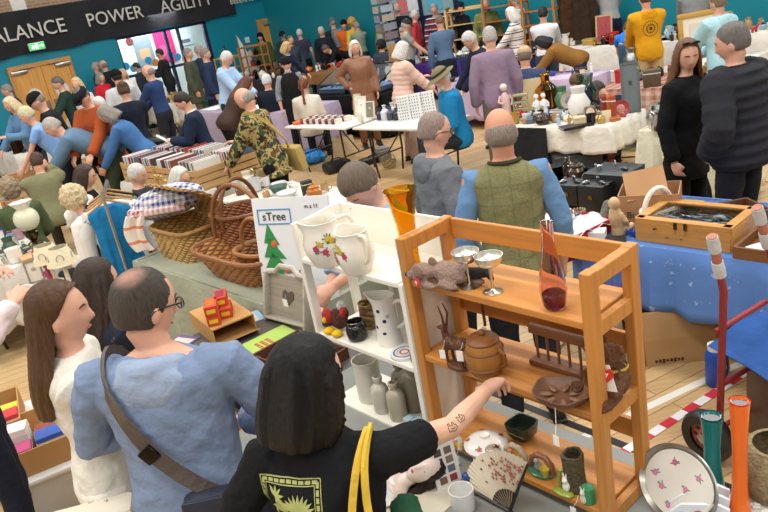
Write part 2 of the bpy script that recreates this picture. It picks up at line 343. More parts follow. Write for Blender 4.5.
# glazed screen with the corridor behind it
NAVY = mat('paint', '#152447')
gx = [gl1, onwall(165, 32)[0], onwall(205, 28)[0], gl0]; win = empty('window_1', wpt('A', (gl0+gl1)/2), RZ_A); struct(win)
def wl(c): return -(c-(gl0+gl1)/2)
q = M()
for c in gx: q.box((wl(c), .06, 1.375), (.075, .1, 2.05))
zr = 1.38
for z in (.38, zr, 2.37): q.box((0, .06, z), (gl1-gl0, .1, .07))
q.box((wl(gl0+.9), .06, 1.9), (.06, .1, 1.0)); q.build('window_frame', NAVY, win, smooth=False)
for i in range(3):
    for z0, z1 in ((.41, zr-.035), (zr+.035, 2.34)):
        q = M(); q.box(((wl(gx[i])+wl(gx[i+1]))/2, .06, (z0+z1)/2), (gx[i]-gx[i+1]-.08, .008, z1-z0)); q.build('window_pane', mat('glass', '#f4fafa'), win, smooth=False)
q = M(); q.box((-(gl0+gl1)/2, 1.6, 1.5), (gl1-gl0+2.5, .1, 3)); struct(q.build('wall_corridor', mat('paint', '#dfe6e4'), None, CN, RZ_A, smooth=False))
q = M(); q.box((-(gl0+gl1)/2, .95, 2.9), (gl1-gl0+2.5, 1.3, .1)); struct(q.build('ceiling_corridor', mat('paint', '#e8ebe8'), None, CN, RZ_A, smooth=False))
def poster(x, y, w, h, cols, label, out=-1.54):
    r = ray(x, y); k = (CN-NA*1.54-CAM).dot(NA)/r.dot(NA); p = CAM+r*k; e = empty('poster', p, RZ_A, label, 'poster'); q = M(); q.box((0, -.01, 0), (w, .02, h)); q.build('sheet', mat('paper', cols[0]), e, smooth=False)
    q = M(); q.box((0, -.022, -h*.1), (w*.6, .006, h*.35), 0); q.build('picture', mat('paper', cols[1]), e, smooth=False)
poster(144, 51, .55, .8, ('#7f8d98', '#c99a72'), 'grey photo poster on the corridor wall behind the glass'); poster(165, 47, .6, .9, ('#d0266f', '#e2528e'), 'magenta poster on the corridor wall behind the glass'); poster(185, 40, .5, .3, ('#eef2f2', '#6d7d84'), 'small white notice on the corridor wall behind the glass')
rg = random.Random(3); k_ = 0
for i in range(9):
    x, y = 127+i*7.4, 66-i*1.9+((i*7) % 3)*4; r = ray(x, y); p = CAM+r*((CN-NA*.0-CAM).dot(NA)/r.dot(NA))+NA*.0
    q = M(); q.lathe([(.10, 0), (.10, .004)], n=20, mtx=Matrix.Rotation(R(90), 3, 'X')); o = q.build('window_decal', mat('paper', '#e58f52' if i in (4, 8) else '#2f9fd8'), None, p-NA*.055, RZ_A)
    tag(o, 'orange dot sticker on the corridor glass' if i in (4, 8) else 'blue dot sticker on the corridor glass', 'sticker', 'dot stickers on the corridor glass')
r = ray(129.5, 41.5); p = CAM+r*((CN-NA*1.52-CAM).dot(NA)/r.dot(NA)); q = M(); q.lathe([(.0, -.06), (.10, -.05), (.11, 0)], n=18, mtx=Matrix.Rotation(R(90), 3, 'X')); tag(q.build('alarm_bell', mat('plastic', '#6e3030'), None, p, RZ_A), 'round dark red alarm bell on the corridor wall', 'bell')
ld = bpy.data.lights.new('corridor_lamp', 'AREA'); ld.size = 2; ld.energy = 150; lo = bpy.data.objects.new('corridor_lamp', ld); COL.objects.link(lo); lo.location = wpt('A', (gl0+gl1)/2, -.85)+Vector((0, 0, 2.8))
# east wall windows (blue frames with posters behind)
e0, e1 = onwall(389, 5, 'B')[0], onwall(455, -8, 'B')[0]; w2 = empty('window_2', wpt('B', (e0+e1)/2), RZ_B); struct(w2); hw = (e1-e0)/2
q = M()
for c in (-hw, -hw*.0, hw): q.box((c, -.03, 1.75), (.1, .06, 2.5))
for z in (.55, 1.55, 2.95): q.box((0, -.03, z), (hw*2, .06, .09))
q.build('window_frame', NAVY, w2, smooth=False)
for c in (-hw/2, hw/2):
    for z0, z1 in ((.6, 1.5), (1.6, 2.9)): q = M(); q.box((c, -.012, (z0+z1)/2), (hw-.1, .02, z1-z0)); q.build('window_pane', mat('plastic', '#8fb0b8'), w2, smooth=False)
for (c, z, w, h, cl) in ((-hw*.55, 1.95, .35, .5, '#d8767c'), (-hw*.2, 2.0, .5, .5, '#dfe7ea'), (hw*.4, 1.9, .5, .4, '#5ab2cf')):
    q = M(); q.box((c, -.03, z), (w, .01, h)); q.build('window_notice', mat('paper', cl), w2, smooth=False)
# doors in the north wall
OAK = mat('wood', '#d79c50', None, 3); STEEL = mat('metal', '#c9ccce')
def door(n, c0, c1, ztop, leaves, port):
    o = empty('door_%d' % n, wpt('A', (c0+c1)/2), RZ_A); struct(o); W = c1-c0; q = M()
    for s in (-1, 1): q.box((s*(W/2+.05), -.03, ztop/2), (.1, .08, ztop))
    q.box((0, -.03, ztop+.05), (W+.2, .08, .1)); q.build('door_frame', mat('wood', '#c68f49', None, 3), o, smooth=False)
    for i in range(leaves):
        lw = W/leaves; cx = -W/2+lw*(i+.5); q = M(); q.box((cx, -.03, ztop/2), (lw-.01, .05, ztop-.02)); lf = q.build('door_leaf', OAK, o, smooth=False)
        if port:
            for z in (1.45, .62):
                q = M(); q.lathe([(.17, -.07), (.17, -.045)], (cx, 0, z), 24, 0, Matrix.Rotation(R(90), 3, 'X') @ Matrix.Diagonal((1, 1, -1))); q.build('porthole', mat('ceramic', '#dfe3e2'), lf)
            q = M(); q.box((cx+(lw*.36 if i == 0 else -lw*.36), -.065, 1.02), (.09, .02, .5)); q.build('push_plate', STEEL, lf, smooth=False)
        q = M(); q.box((cx+(-.2 if i == 0 else .2)*1, -.09, ztop-.06), (.38, .07, .075), bev=.01); q.box((cx, -.12, ztop+.02), (.3, .03, .02)); q.build('door_closer', STEEL, lf)
    return o
d0, d1 = onwall(65, 57)[0], onwall(10, 68)[0]; door(1, d0, d1, 2.1, 2, True)
d2, d3 = onwall(284, 17)[0], onwall(259, 21.5)[0]; door(2, d2, d3, 2.05, 1, False)
# banner
b0, b1 = 1.05, 22; bn = empty('banner', wpt('A', 0), RZ_A, 'long black hall banner with white capitals hanging along the top of the teal wall', 'banner')
ZB, ZT = 2.42, 3.42
def bf(u, v):
    x = -lerp(b0, b1, u); return (x, -.10-.02*math.sin(u*61+v*3)-.015*math.sin(u*143+v*5), lerp(ZB, ZT, v)+.025*math.sin(u*70)*(1-v))
q = M(); q.sheet(bf, 150, 8, .006); q.build('sheet', mat('fabric', '#2e2e32'), bn)
LT = mat('paint', '#cfccc8')
for s_, px, py, sz in (('BALANCE', 22, 33, .47), ('POWER', 113, 17, .45), ('AGILITY', 184, 4, .45), ('BELLAHOUSTON', 249, -1, .2)):
    c, z = onwall(px, py); text('lettering', s_, sz, LT, bn, (-c, -.15, z), (R(90), 0, 0), .012, sx=1.0)
def exit_sign(px, py, lab):
    c, z = onwall(px, py); e = empty('exit_sign', wpt('A', c, .26)+Vector((0, 0, z-.09)), RZ_A, lab, 'sign'); e.scale = (.6, 1, .6); q = M(); q.box((0, 0, .15), (.62, .07, .3), bev=.01); q.build('case', mat('plastic', '#dfe8df'), e)
    q = M(); q.box((0, -.042, .15), (.58, .012, .26)); q.build('lit_panel', mat('emit', '#3fae5c', None, 1.3), e, smooth=False)
    q = M(); y = -.052
    for x, z_, w, h, r_ in ((-.17, .2, .04, .04, 0), (-.17, .15, .035, .07, .3), (-.14, .10, .03, .07, .7), (-.2, .10, .03, .07, -.6), (-.12, .16, .06, .02, -.4), (.16, .15, .14, .03, 0), (.22, .165, .07, .025, .8), (.22, .135, .07, .025, -.8)): q.box((x, y, z_), (w, .006, h), 0, Matrix.Rotation(r_, 3, 'Y'))
    q.box((-.02, y, .15), (.1, .005, .2)); q.build('pictogram', mat('emit', '#eafff0', None, 1.6), e, smooth=False)
    q = M(); q.box((0, .055, .15), (.1, .04, .06)); q.build('bracket', mat('plastic', '#dfe8df'), e, smooth=False)
exit_sign(33, 47, 'lit green running man exit sign over the double doors'); exit_sign(269, 7, 'lit green running man exit sign near the hall corner')
c, z = onwall(18, 4); tag(wbox('notice', 'A', c-.17, c+.17, z-.15, z+.2, .01, mat('paper', '#e9e7df'), .0), 'white paper notice on the brick above the banner', 'notice')
for px, py in ((247, 40), (310, 29)):
    c, z = onwall(px, py); tag(wbox('wall_socket', 'A', c-.07, c+.07, z-.08, z+.08, .03, mat('plastic', '#dfe6e6')), 'white switch box on the teal wall beside the %s' % ('toy sailing boat' if px < 280 else 'hall corner'), 'switch')
c, z = onwall(262, 52)
# lights: rows of hall lamps high above
w_ = bpy.data.worlds.new('world'); scn.world = w_; w_.use_nodes = True; bg = w_.node_tree.nodes['Background']; bg.inputs['Color'].default_value = (1.0, .985, .96, 1); bg.inputs['Strength'].default_value = .42
def lamp(x, y, e, sz=(3.2, .8)):
    ld = bpy.data.lights.new('hall_lamp', 'AREA'); ld.shape = 'RECTANGLE'; ld.size, ld.size_y = sz; ld.energy = e; ld.color = (1, .965, .91); lo = bpy.data.objects.new('hall_lamp', ld); COL.objects.link(lo); lo.location = (x, y, 7.2); lo.rotation_euler = (0, 0, GA)
for i in range(-2, 3):
    for j in range(4):
        p = Vector((0, 7, 0))+AX*(j*5.2-6.5)+BX*(i*5.0); lamp(p.x, p.y, 155)
scn.view_settings.view_transform = 'Standard'; scn.view_settings.look = 'None'; scn.view_settings.exposure = 0.1; scn.view_settings.gamma = 1; scn.view_settings.use_curve_mapping = False
# ---------------------------------------------------------------- people
SKIN, SKIN2, SKIN3 = '#d9a58c', '#c98f78', '#e3b7a0'
def rotm(yaw, pitch, roll=0):    # head frame: yaw about z (clockwise positive), pitch forward
    return Matrix.Rotation(-yaw, 3, 'Z') @ Matrix.Rotation(-pitch, 3, 'X') @ Matrix.Rotation(roll, 3, 'Y')
def gs(x, w): return math.exp(-(x/w)**2)
def rnd(d): return ((1-max(0, d.z)**2.7)/(1.0001-max(0, d.z)**2))**.5 if 0 < d.z < .995 else 1.0
def skull_pt(d, fem=0):
    g_ = rnd(d); x, y, z = d.x*.074*g_, d.y*.094*g_, d.z*.118
    if d.z < 0:
        x *= 1-(.30+.06*fem)*(-d.z)**1.3
        if d.y < 0: y *= 1-.5*(-d.z)
        else: y *= 1-.12*(-d.z)
    if d.y > 0:
        fx = gs(d.x, .145)
        t = (.16-d.z)/.40
        if 0 < t < 1: y += .027*fx*t
        elif 1 <= t < 1.22: y += .027*fx*(1.22-t)/.22
        for sx in (-1, 1): y -= .008*gs(d.x-sx*.36, .16)*gs(d.z-.08, .11)
        y += .004*gs(d.z-.25, .1)*gs(d.x, .5)
        y += .006*gs(d.x, .22)*gs(d.z+.50, .07)
        y += .009*gs(d.x, .25)*gs(d.z+.80, .14)
    return Vector((x, y, z))
def hand(mb, w, d, nrm, side, curl=.4, fat=0.0, spread=.55):
    d = d.normalized(); nrm = (nrm-d*nrm.dot(d)); nrm = nrm.normalized() if nrm.length > 1e-4 else d.orthogonal().normalized()
    th = d.cross(nrm)*side
    rs = []
    for u, hw, ht in ((-.03, .026, .020), (0, .027, .019), (.03, .038, .018), (.065, .042, .016), (.092, .038, .013)):
        c = w+d*u; rs.append([c+th*(math.cos(2*PI*k/12)*(hw+fat*.5))+nrm*(math.sin(2*PI*k/12)*(ht+fat*.5)) for k in range(12)])
    mb.rings(rs)
    for off, ln, c0 in ((.031, .070, .8), (.0105, .080, .95), (-.0105, .074, 1.05), (-.030, .058, 1.15)):
        p = w+d*.078+th*off; pts = [p-d*.01, p]; a = .12
        dv0 = (d+th*off*spread*12).normalized()
        for k, (fr, tu) in enumerate(((.45, 40), (.31, 55), (.24, 35))):
            a += R(tu)*curl*c0; dv = dv0*math.cos(a)+nrm*math.sin(a); p = p+dv*ln*fr; pts.append(p)
        mb.tube(pts, [.0088+fat, .0086+fat, .0080+fat, .0072+fat, .0056+fat], 8)
    p = w+d*.022+th*.026; dv = (th*.75+d*.7+nrm*.15).normalized(); p1 = p+dv*.038; dv2 = (th*(.45-.5*curl)+d*.8+nrm*(.25+.5*curl)).normalized(); p2 = p1+dv2*.03
    mb.tube([p-dv*.015, p, p1, p2], [.012+fat, .0125+fat, .0105+fat, .0075+fat], 8)
def ik(S, W, pole, a=.285, b=.255):
    v = W-S; L = v.length
    if L > (a+b)*.995: W = S+v*((a+b)*.995/L); v = W-S; L = v.length
    L = max(L, .12); c = (a*a+L*L-b*b)/(2*a*L); c = max(-1, min(1, c)); u = v.normalized(); pl = pole-u*pole.dot(u); pl.normalize()
    return S+u*(a*c)+pl*(a*math.sqrt(max(0, 1-c*c))), W
def crescent(mb, levels, gap, n=26, th=.02, off=(0, 0, 0), seed=1, rough=.004, mtx=None, c=None):
    rg = random.Random(seed); jit = [rg.uniform(-1, 1) for _ in range(n+1)]; rs = []
    for (z, rx, ry, cy) in levels:
        o = []; i_ = []
        for k in range(n+1):
            a = R(90+gap)+(2*PI-2*R(gap))*k/n; j = 1+jit[k]*rough/.08
            o.append(Vector((math.cos(a)*rx*j, math.sin(a)*ry*j+cy, z))); i_.append(Vector((math.cos(a)*(rx-th), math.sin(a)*(ry-th)+cy, z)))
        ring = o+i_[::-1]; ring = [p+Vector(off) for p in ring]
        if mtx is not None: ring = [mtx @ p for p in ring]
        if c is not None: ring = [p+c for p in ring]
        rs.append(ring)
    mb.rings(rs)
PEOPLE = {}
def person(px, py, az, label, top='#444444', bot='#23252c', hair='short', hc='#4a3a30', s=1.0, lean=4, pose='stand', nod=8, yaw=0, tilt=0,
           aL='down', aR='down', sleeve='long', tk='fabric', hem=-.07, bulk=0.0, fem=0, skin=SKIN, hat=None, hatc='#222222', glasses=False, hood=None,
           shoes='#1c1a1a', collar=None, curlL=.45, curlR=.45, key=None, group=None, beard=None, belly=0.0, vox=None, elbow=1.0, bk='fabric', name='garment', under=None, armS=1.0, wide=1.0, nL=None, nR=None, at=None, k=1.0):
    az_ = R(az); L = R(lean); t = Vector((0, math.sin(L), math.cos(L))); f = Vector((0, math.cos(L), -math.sin(L))); X = Vector((1, 0, 0))
    hz = .93 if pose == 'stand' else .53
    if pose == 'perch': hz = .72
    H = Vector((0, -.10*math.sin(L) if pose == 'stand' else 0, hz)); NB = H+t*.535
    HA = L*.75+R(nod); hd = Vector((0, math.sin(L*.6+R(nod)*.5), math.cos(L*.6+R(nod)*.5))); HC = NB+hd*.134
    hm = rotm(R(yaw), HA, R(tilt)); HT = HC+hm @ Vector((0, 0, .125))
    rz = Matrix.Rotation(-az_, 3, 'Z')
    if at is None:
        T = P(px, py, HT.z*s)
        if k != 1: T = CAM+(T-CAM)*k; s = T.z/HT.z
        for _ in range(30):      # keep everyone on the hall side of the walls
            loc = T-rz @ (HT*s)
            if min((loc-CN).dot(NA), (loc-CN).dot(NB_)) > .45: break
            T = CAM+(T-CAM)*.985; s = T.z/HT.z
        loc.z = 0
    else: loc = Vector(at)
    root = empty('person', loc, -az_, label, 'person', group); root.scale = (s, s, s)
    depth = (loc+Vector((0, 0, 1.2))-CAM).dot(_f)
    vx = vox or (.0065 if depth < 3.4 else .010 if depth < 5.2 else .014 if depth < 9 else .02)
    fat = 0 if vx < .011 else .002 if vx < .015 else .005
    inv = rz.inverted()
    def loc_pt(w): return (inv @ (Vector(w)-loc))/s
    wd = 1-.08*fem
    # arms
    arms = []
    for sd, spec, curl, nspec in ((-1, aL, curlL, nL), (1, aR, curlR, nR)):
        S = H+t*.462+X*(sd*.172*wd*wide)
        if isinstance(spec, str):
            W = {'down': S+Vector((sd*.07, .05, -.52)), 'front': Vector((sd*.13, .40, 1.0))+Vector((0, H.y+math.sin(L)*.3, hz-.93-.25*math.sin(L))), 'chest': S+Vector((-sd*.11, .30, -.22)), 'table': S+Vector((-sd*.02, .38, -.38)),
                 'pocket': H+Vector((sd*.21, .08, .02)), 'back': H+Vector((sd*.06, -.2, .05)), 'reach': S+Vector((0, .46, -.2)), 'lap': H+Vector((sd*.08, .30, .10)), 'side': S+Vector((sd*.25, .30, -.25)), 'face': HC+hm @ Vector((sd*.085, .05, -.06)), 'cross': H+t*.22+Vector((-sd*.10, .19, 0)), 'hip': H+Vector((sd*.2, .0, .08))}[spec]
        elif isinstance(spec, tuple) and spec[0] == 'w': W = loc_pt(spec[1])
        elif isinstance(spec, tuple) and spec[0] == 's': W = S+Vector(spec[1])
        else: W = Vector(spec)
        pole = Vector((sd*.7*elbow, -.7, -.5)) if spec != 'face' else Vector((sd*.5, .4, -1))
        E, W = ik(S, W, pole, .285*armS, .255*armS); dv = (W-E).normalized()
        nv = Vector(nspec) if nspec else (Vector((-sd, 0, 0)) if dv.z < -.75 else Vector((-sd*.4, 0, -1)))
        if spec == 'face': nv = (HC-W); dv = (dv*.3+Vector((0, 0, 1))).normalized()
        arms.append((sd, S, E, W, dv, nv, curl))
    # legs
    legs = []
    for sd in (-1, 1):
        hp = H+Vector((sd*.092, 0, -.02))
        if pose == 'stand': kn, an = Vector((sd*.105, .03+.0, .50)), Vector((sd*.115, -.02, .085))
        elif pose == 'perch': kn, an = Vector((sd*.14, .36, .60)), Vector((sd*.14, .40, .085))
        else: kn, an = Vector((sd*.13, .42, .54)), Vector((sd*.13, .40, .085))
        legs.append((sd, hp, kn, an))
    # body: one continuous surface
    b = M(); n = 18
    TR = [(-.10, .135, .10, 0), (-.03, .155, .115, 0), (.06, .150, .112, .004), (.17, .132+belly*.6, .100+belly, .012+belly*.5), (.29, .150, .108+belly*.3, .012), (.39, .168, .108, .004), (.455, .170, .092, -.004), (.50, .125, .072, -.006), (.545, .062, .06, -.004)]
    if fem: TR = [(u, rx*(1.04 if u < .1 else .9), ry*(.98 if u < .2 else .95)+(.018 if .28 < u < .42 else 0), o) for u, rx, ry, o in TR]
    if wide != 1: TR = [(u, rx*(1+(wide-1)*min(1, .5+u)), ry*(1+(wide-1)*.4), o) for u, rx, ry, o in TR]
    def torso(mb, grow, lo=-.2, hi=1, n=n, extra=0):
        rs = []
        for u, rx, ry, o in crom(TR, 8 if extra else 3):
            if u < lo-1e-6 or u > hi+1e-6: continue
            c = H+(t*u if u >= 0 else Vector((0, 0, u)))+f*o; ff = f if u >= 0 else Vector((0, 1, 0)).lerp(f, .5).normalized()
            g = grow+(extra*math.sin(u*2*PI/.07) if extra else 0)
            rs.append([c+X*(math.cos(2*PI*k/n)*(rx+g))+ff*(math.sin(2*PI*k/n)*(ry+g)) for k in range(n)])
        return rs
    b.rings(torso(b, -.008))
    b.tube([NB-t*.05, NB+hd*.02, HC+hm @ Vector((0, -.018, -.05))], [.062-.008*fem, .053-.007*fem, .054-.007*fem], 14)
    b.sphere(HC, 1, 56 if vx < .012 else 28, fn=lambda d, p: skull_pt(d, fem), mtx=hm)
    for sd in (-1, 1): b.sphere(HC+hm @ Vector((sd*.074, -.008, -.008)), (.010+fat, .019, .031), 10, mtx=hm)
    for sd, S, E, W, dv, nv, curl in arms:
        b.tube([S-X*sd*.06, S, S.lerp(E, .5), E, E.lerp(W, .3), E.lerp(W, .75), W], [r_*(1-.12*fem) for r_ in (.05, .052, .044, .037, .039, .03, .0265)], 12)
        hand(b, W, dv, nv, sd, curl, fat)
    for sd, hp, kn, an in legs:
        b.tube([hp+Vector((0, 0, .05)), hp, hp.lerp(kn, .45), kn, kn.lerp(an, .35), an, an-Vector((0, 0, .03))], [.08, .082, .075, .054, .052, .038, .04], 12)
        b.tube([an+Vector((0, -.05, -.045)), an+Vector((0, .02, -.04)), an+Vector((0, .16, -.06))], [.035, .042, .025], 10)
    body = fuse(b, 'body', mat('skin', skin), root, vx, 2)
    # garment
    if isinstance(top, tuple): mt_ = mat(*top)
    else: mt_ = mat(tk, top)
    g = M(); puff = tk == 'puffer'
    if puff: mt_ = mat('fabric', top, None, 1.0)
    rs = torso(g, .012+bulk, -.2, .51, 24, .009 if puff else 0)
    neck = H+t*.535
    rs.append([neck+X*(math.cos(2*PI*k/24)*(.072+bulk*.3))+f*(math.sin(2*PI*k/24)*(.066+bulk*.3)) for k in range(24)])
    g.rings(rs)
    if hem < -.1:
        c0 = H+Vector((0, 0, -.08)); c1 = H+Vector((0, 0, hem)) if pose == 'stand' else H+Vector((0, .03, max(hem, -.12)))
        g.rings([[c+X*(math.cos(2*PI*k/20)*(rx+bulk))+Vector((0, 1, 0))*(math.sin(2*PI*k/20)*(ry+bulk)) for k in range(20)] for c, rx, ry in ((c0, .16, .13), (c0.lerp(c1, .5), .185, .15), (c1, .195, .155))])
    if sleeve != 'none':
        for sd, S, E, W, dv, nv, curl in arms:
            gr = .014+bulk*.75
            if sleeve == 'short': pts = [S-X*sd*.07, S, S.lerp(E, .3), S.lerp(E, .56)]; rr = [.055, .060, .054, .055] if not fem else [.052, .052, .046, .046]
            elif sleeve == 'rolled': pts = [S-X*sd*.07, S, S.lerp(E, .5), E, E.lerp(W, .2), E.lerp(W, .24), E.lerp(W, .36)]; rr = [.055, .062, .055, .05, .05, .058, .056]
            else: pts = [S-X*sd*.07, S, S.lerp(E, .5), E, E.lerp(W, .3), E.lerp(W, .7), E.lerp(W, .9), W+dv*.005]; rr = [r_*(1-.1*fem) for r_ in (.055, .06, .054, .048, .047, .042, .042, .038)]
            if puff:
                P2 = []; R2 = []
                for q in range(len(pts)-1):
                    for k in range(3):
                        P2.append(pts[q].lerp(pts[q+1], k/3)); R2.append(lerp(rr[q], rr[q+1], k/3)+(.006 if k == 1 else -.004))
                pts, rr = P2+[pts[-1]], R2+[rr[-1]]
            g.tube(pts, [r+gr*(.85 if i < len(rr)-1 else .5) for i, r in enumerate(rr)], 16)
    top_o = fuse(g, name if name != 'garment' else ('jacket' if bulk > .005 or hem < -.1 else 'jumper' if sleeve == 'long' else 'shirt'), mt_, root, vx*.9 if puff else vx, 2, (.024, .10) if depth < 6 and not puff else None)
    if under:     # sleeved shirt under a waistcoat
        g2 = M()
        for sd, S, E, W, dv, nv, curl in arms:
            g2.tube([S-X*sd*.13, S-X*sd*.01, S.lerp(E, .5), E, E.lerp(W, .22), E.lerp(W, .26), E.lerp(W, .4)], [.056, .066, .059, .053, .052, .06, .056], 16)
        g2.rings(torso(g2, .004, .3, .51, 20)); fuse(g2, 'shirt', mat('fabric', under), root, vx, 2, (.016, .08))
    if collar:
        c = M(); c.tube([H+t*.52+X*(math.cos(a)*.072)+f*(math.sin(a)*.066)+t*(.012-.02*max(0, math.sin(a))) for a in [R(q) for q in range(90, 451, 24)]], .02, 8, flat=.7); fuse(c, 'collar', mat('fabric', collar), root, min(vx, .012), 2)
    if hood:      # hood lying on the upper back
        c = M(); c.tube([H+t*.51+X*(math.cos(a)*(.085+.02*max(0, -math.sin(a))))+f*(math.sin(a)*.085-.012)-t*(.03+.05*max(0, math.sin(a))-.02) for a in [R(q) for q in range(60, 481, 20)]], [.02+.022*max(0, -math.sin(R(q))) for q in range(60, 481, 20)], 10)
        c.sphere(H+t*.45-f*.098, (.118, .042, .080), 16, mtx=Matrix.Rotation(-L, 3, 'X')); fuse(c, 'hood', mat('fabric', hood), root, min(vx, .012), 3, (.012, .06))
    # trousers and shoes
    q = M(); rs = []
    for u, rx, ry in ((-.12, .15, .115), (-.06, .168, .128), (.0, .17, .13), (.06, .158, .12), (.10, .150, .115)):
        if fem: rx *= 1.03
        c = H+(t*u if u > 0 else Vector((0, 0, u))); rs.append([c+X*(math.cos(2*PI*k/18)*rx)+f*(math.sin(2*PI*k/18)*ry) for k in range(18)])
    q.rings(rs)
    for sd, hp, kn, an in legs:
        q.tube([hp+Vector((0, 0, .04)), hp, hp.lerp(kn, .5), kn, kn.lerp(an, .5), an, an-Vector((0, 0, .02))], [.092, .094, .088, .07, .068, .062, .062], 14)
    fuse(q, 'trousers', mat(bk, bot) if not isinstance(bot, tuple) else mat(*bot), root, max(vx, .012), 2, (.014, .1) if depth < 6 else None)
    for sd, hp, kn, an in legs:
        sh = M(); sh.tube([an+Vector((0, -.06, -.045)), an+Vector((0, 0, -.035)), an+Vector((sd*.005, .1, -.05)), an+Vector((sd*.01, .19, -.06))], [.035, .046, .04, .024], 12); sh.box(an+Vector((sd*.005, .06, -.074)), (.08, .27, .02), bev=.009)
        sh.build('shoe', mat('leather', shoes), root)
    # hair, hats, face
    hmat = mat('curl' if hair in ('curly',) else 'thinhair' if hair == 'thin' else 'hair', hc); hr = M()
    def ell(cx, cy, cz, rx, ry, rz_, fn=None, n=26): hr.sphere(HC+hm @ Vector((cx, cy, cz)), (rx, ry, rz_), n, mtx=hm, fn=fn)
    def cut(lo): 
        def fn(d, p): l2 = lo+.105*max(0, min(1, (p.y-.005)/.065)); return Vector((p.x*(.9 if p.z < l2 else 1)*rnd(d), p.y*rnd(d), max(p.z, l2)))
        return fn
    if hair in ('short', 'updo', 'ponytail', 'braid'): ell(0, -.013, .017, .0795, .0985, .117, cut(-.065))
    elif hair == 'thick': ell(0, -.010, .026, .086, .103, .120, cut(-.06))
    elif hair == 'buzz': ell(0, -.014, .012, .0765, .0955, .113, cut(-.05))
    elif hair == 'bald': ell(0, -.015, -.012, .0785, .0965, .072, cut(-.05))
    elif hair == 'thin':   # short with a bare crown
        def fn(d, p):
            k = 1-.06*gs((d-Vector((0, -.42, .9)).normalized()).length, .40)-.05*gs((d-Vector((.45, .55, .7)).normalized()).length, .35)-.05*gs((d-Vector((-.45, .55, .7)).normalized()).length, .35); p = p*k; return Vector((p.x*rnd(d), p.y*rnd(d), max(p.z, -.07+.105*max(0, min(1, (p.y-.005)/.065)))))
        ell(0, -.013, .016, .080, .099, .1165, fn, 34)
    elif hair == 'curly':
        rg = random.Random(int(px*7+py))
        ell(0, -.016, .03, .105, .118, .122, lambda d, p: p*(1+rg.uniform(-.09, .09)), 30)
    elif hair in ('bob', 'long', 'halfup', 'wavy'):
        ell(0, -.012, .020, .086, .103, .118, cut(-.02))
        rg = random.Random(5)
        if hair == 'bob': lv = [(.095, .060, .076, -.012), (.05, .088, .104, -.012), (0, .100, .112, -.012), (-.06, .108, .116, -.016), (-.10, .110, .114, -.02), (-.140, .100, .104, -.024)]; gap = 50
        elif hair == 'long': lv = [(.095, .06, .076, -.012), (.05, .086, .102, -.012), (0, .096, .108, -.014), (-.08, .105, .108, -.02), (-.16, .112, .105, -.03), (-.25, .12, .10, -.045), (-.33, .11, .085, -.055)]; gap = 58
        elif hair == 'wavy': lv = [(.095, .06, .076, -.012), (.05, .087, .103, -.012), (0, .098, .108, -.014), (-.08, .108, .110, -.02), (-.16, .125, .112, -.035), (-.24, .135, .11, -.05), (-.30, .12, .09, -.06)]; gap = 55
        else: lv = [(.04, .08, .1, -.013), (-.02, .09, .104, -.02), (-.09, .096, .098, -.035), (-.17, .115, .095, -.055), (-.26, .125, .088, -.075), (-.35, .11, .07, -.09)]; gap = 88
        crescent(hr, crom(lv, 4), gap, 34, .03, seed=int(px), mtx=hm, c=HC, rough=.006)
    if hair == 'updo': ell(0, -.085, .07, .05, .045, .045)
    if hair == 'ponytail': hr.tube([HC+hm @ Vector((0, -.09, .05)), HC+hm @ Vector((0, -.14, .02)), HC+hm @ Vector((0, -.15, -.08)), HC+hm @ Vector((0, -.13, -.2))], [.025, .032, .03, .012], 10)
    if hair == 'braid':
        pts = crom([tuple(HC+hm @ Vector(v)) for v in ((0, -.1, .03), (0, -.135, -.03), (0, -.14, -.12), (0, -.145, -.22), (0, -.14, -.3))], 6); hr.tube(pts, [.024+.008*math.sin(i*1.9) if i < len(pts)-2 else .012 for i in range(len(pts))], 10)
    if hr.v: fuse(hr, 'hair', hmat, root, max(.006, vx*.75), 2, (.004, .014) if hair != 'curly' and depth < 6 else None if hair != 'curly' else (.035, .03))
    if hat:
        h = M()
        def hs(cx, cy, cz, rx, ry, rz_, lo=0): h.sphere(HC+hm @ Vector((cx, cy, cz)), (rx, ry, rz_), 22, mtx=hm, fn=lambda d, p: Vector((p.x, p.y, max(p.z, lo))))
        if hat == 'cap':
            hs(0, -.008, .045, .085, .105, .088, -.01); h.sheet(lambda u, v: HC+hm @ Vector(((u-.5)*.15, .075+v*.085*(1-(2*u-1)**2*.45), .05-.02*v-.02*(2*u-1)**2)), 8, 4, .006)
        elif hat == 'flat':
            hs(0, .0, .062, .092, .118, .062, -.02); h.sheet(lambda u, v: HC+hm @ Vector(((u-.5)*.14, .085+v*.055*(1-(2*u-1)**2*.4), .05-.02*v)), 8, 3, .008)
        elif hat == 'beanie': hs(0, -.016, .052, .086, .103, .090, -.02); h.lathe([(.086, .03), (.092, .036), (.092, .066), (.086, .078)], HC+hm @ Vector((0, -.018, .0)), 20, mtx=hm @ Matrix.Diagonal((1, 1.16, 1)), cap=False)
        elif hat == 'brim':
            hs(0, -.008, .05, .084, .102, .085, 0)
            h.lathe([(.075, .052), (.085, .052), (.155, .030), (.157, .033), (.085, .060), (.075, .06)], HC, 26, mtx=hm @ Matrix.Diagonal((1, 1.12, 1)), cap=False)
        h.build('hat', mat('fabric', hatc), root)
        if hat == 'brim': hb = M(); hb.lathe([(.0865, .058), (.087, .085)], HC+hm @ Vector((0, -.006, 0)), 24, mtx=hm @ Matrix.Diagonal((1, 1.2, 1)), cap=False); hb.build('hat_band', mat('fabric', '#3d3a2c'), root)
    if beard:
        bb = M(); bb.sphere(HC+hm @ Vector((0, .05, -.083)), (.052, .045, .052), 16, mtx=hm); fuse(bb, 'beard', mat('curl', beard), root, vx*.8, 1)
    facing = (rz @ hm @ Vector((0, 1, 0))).dot((CAM-loc).normalized())
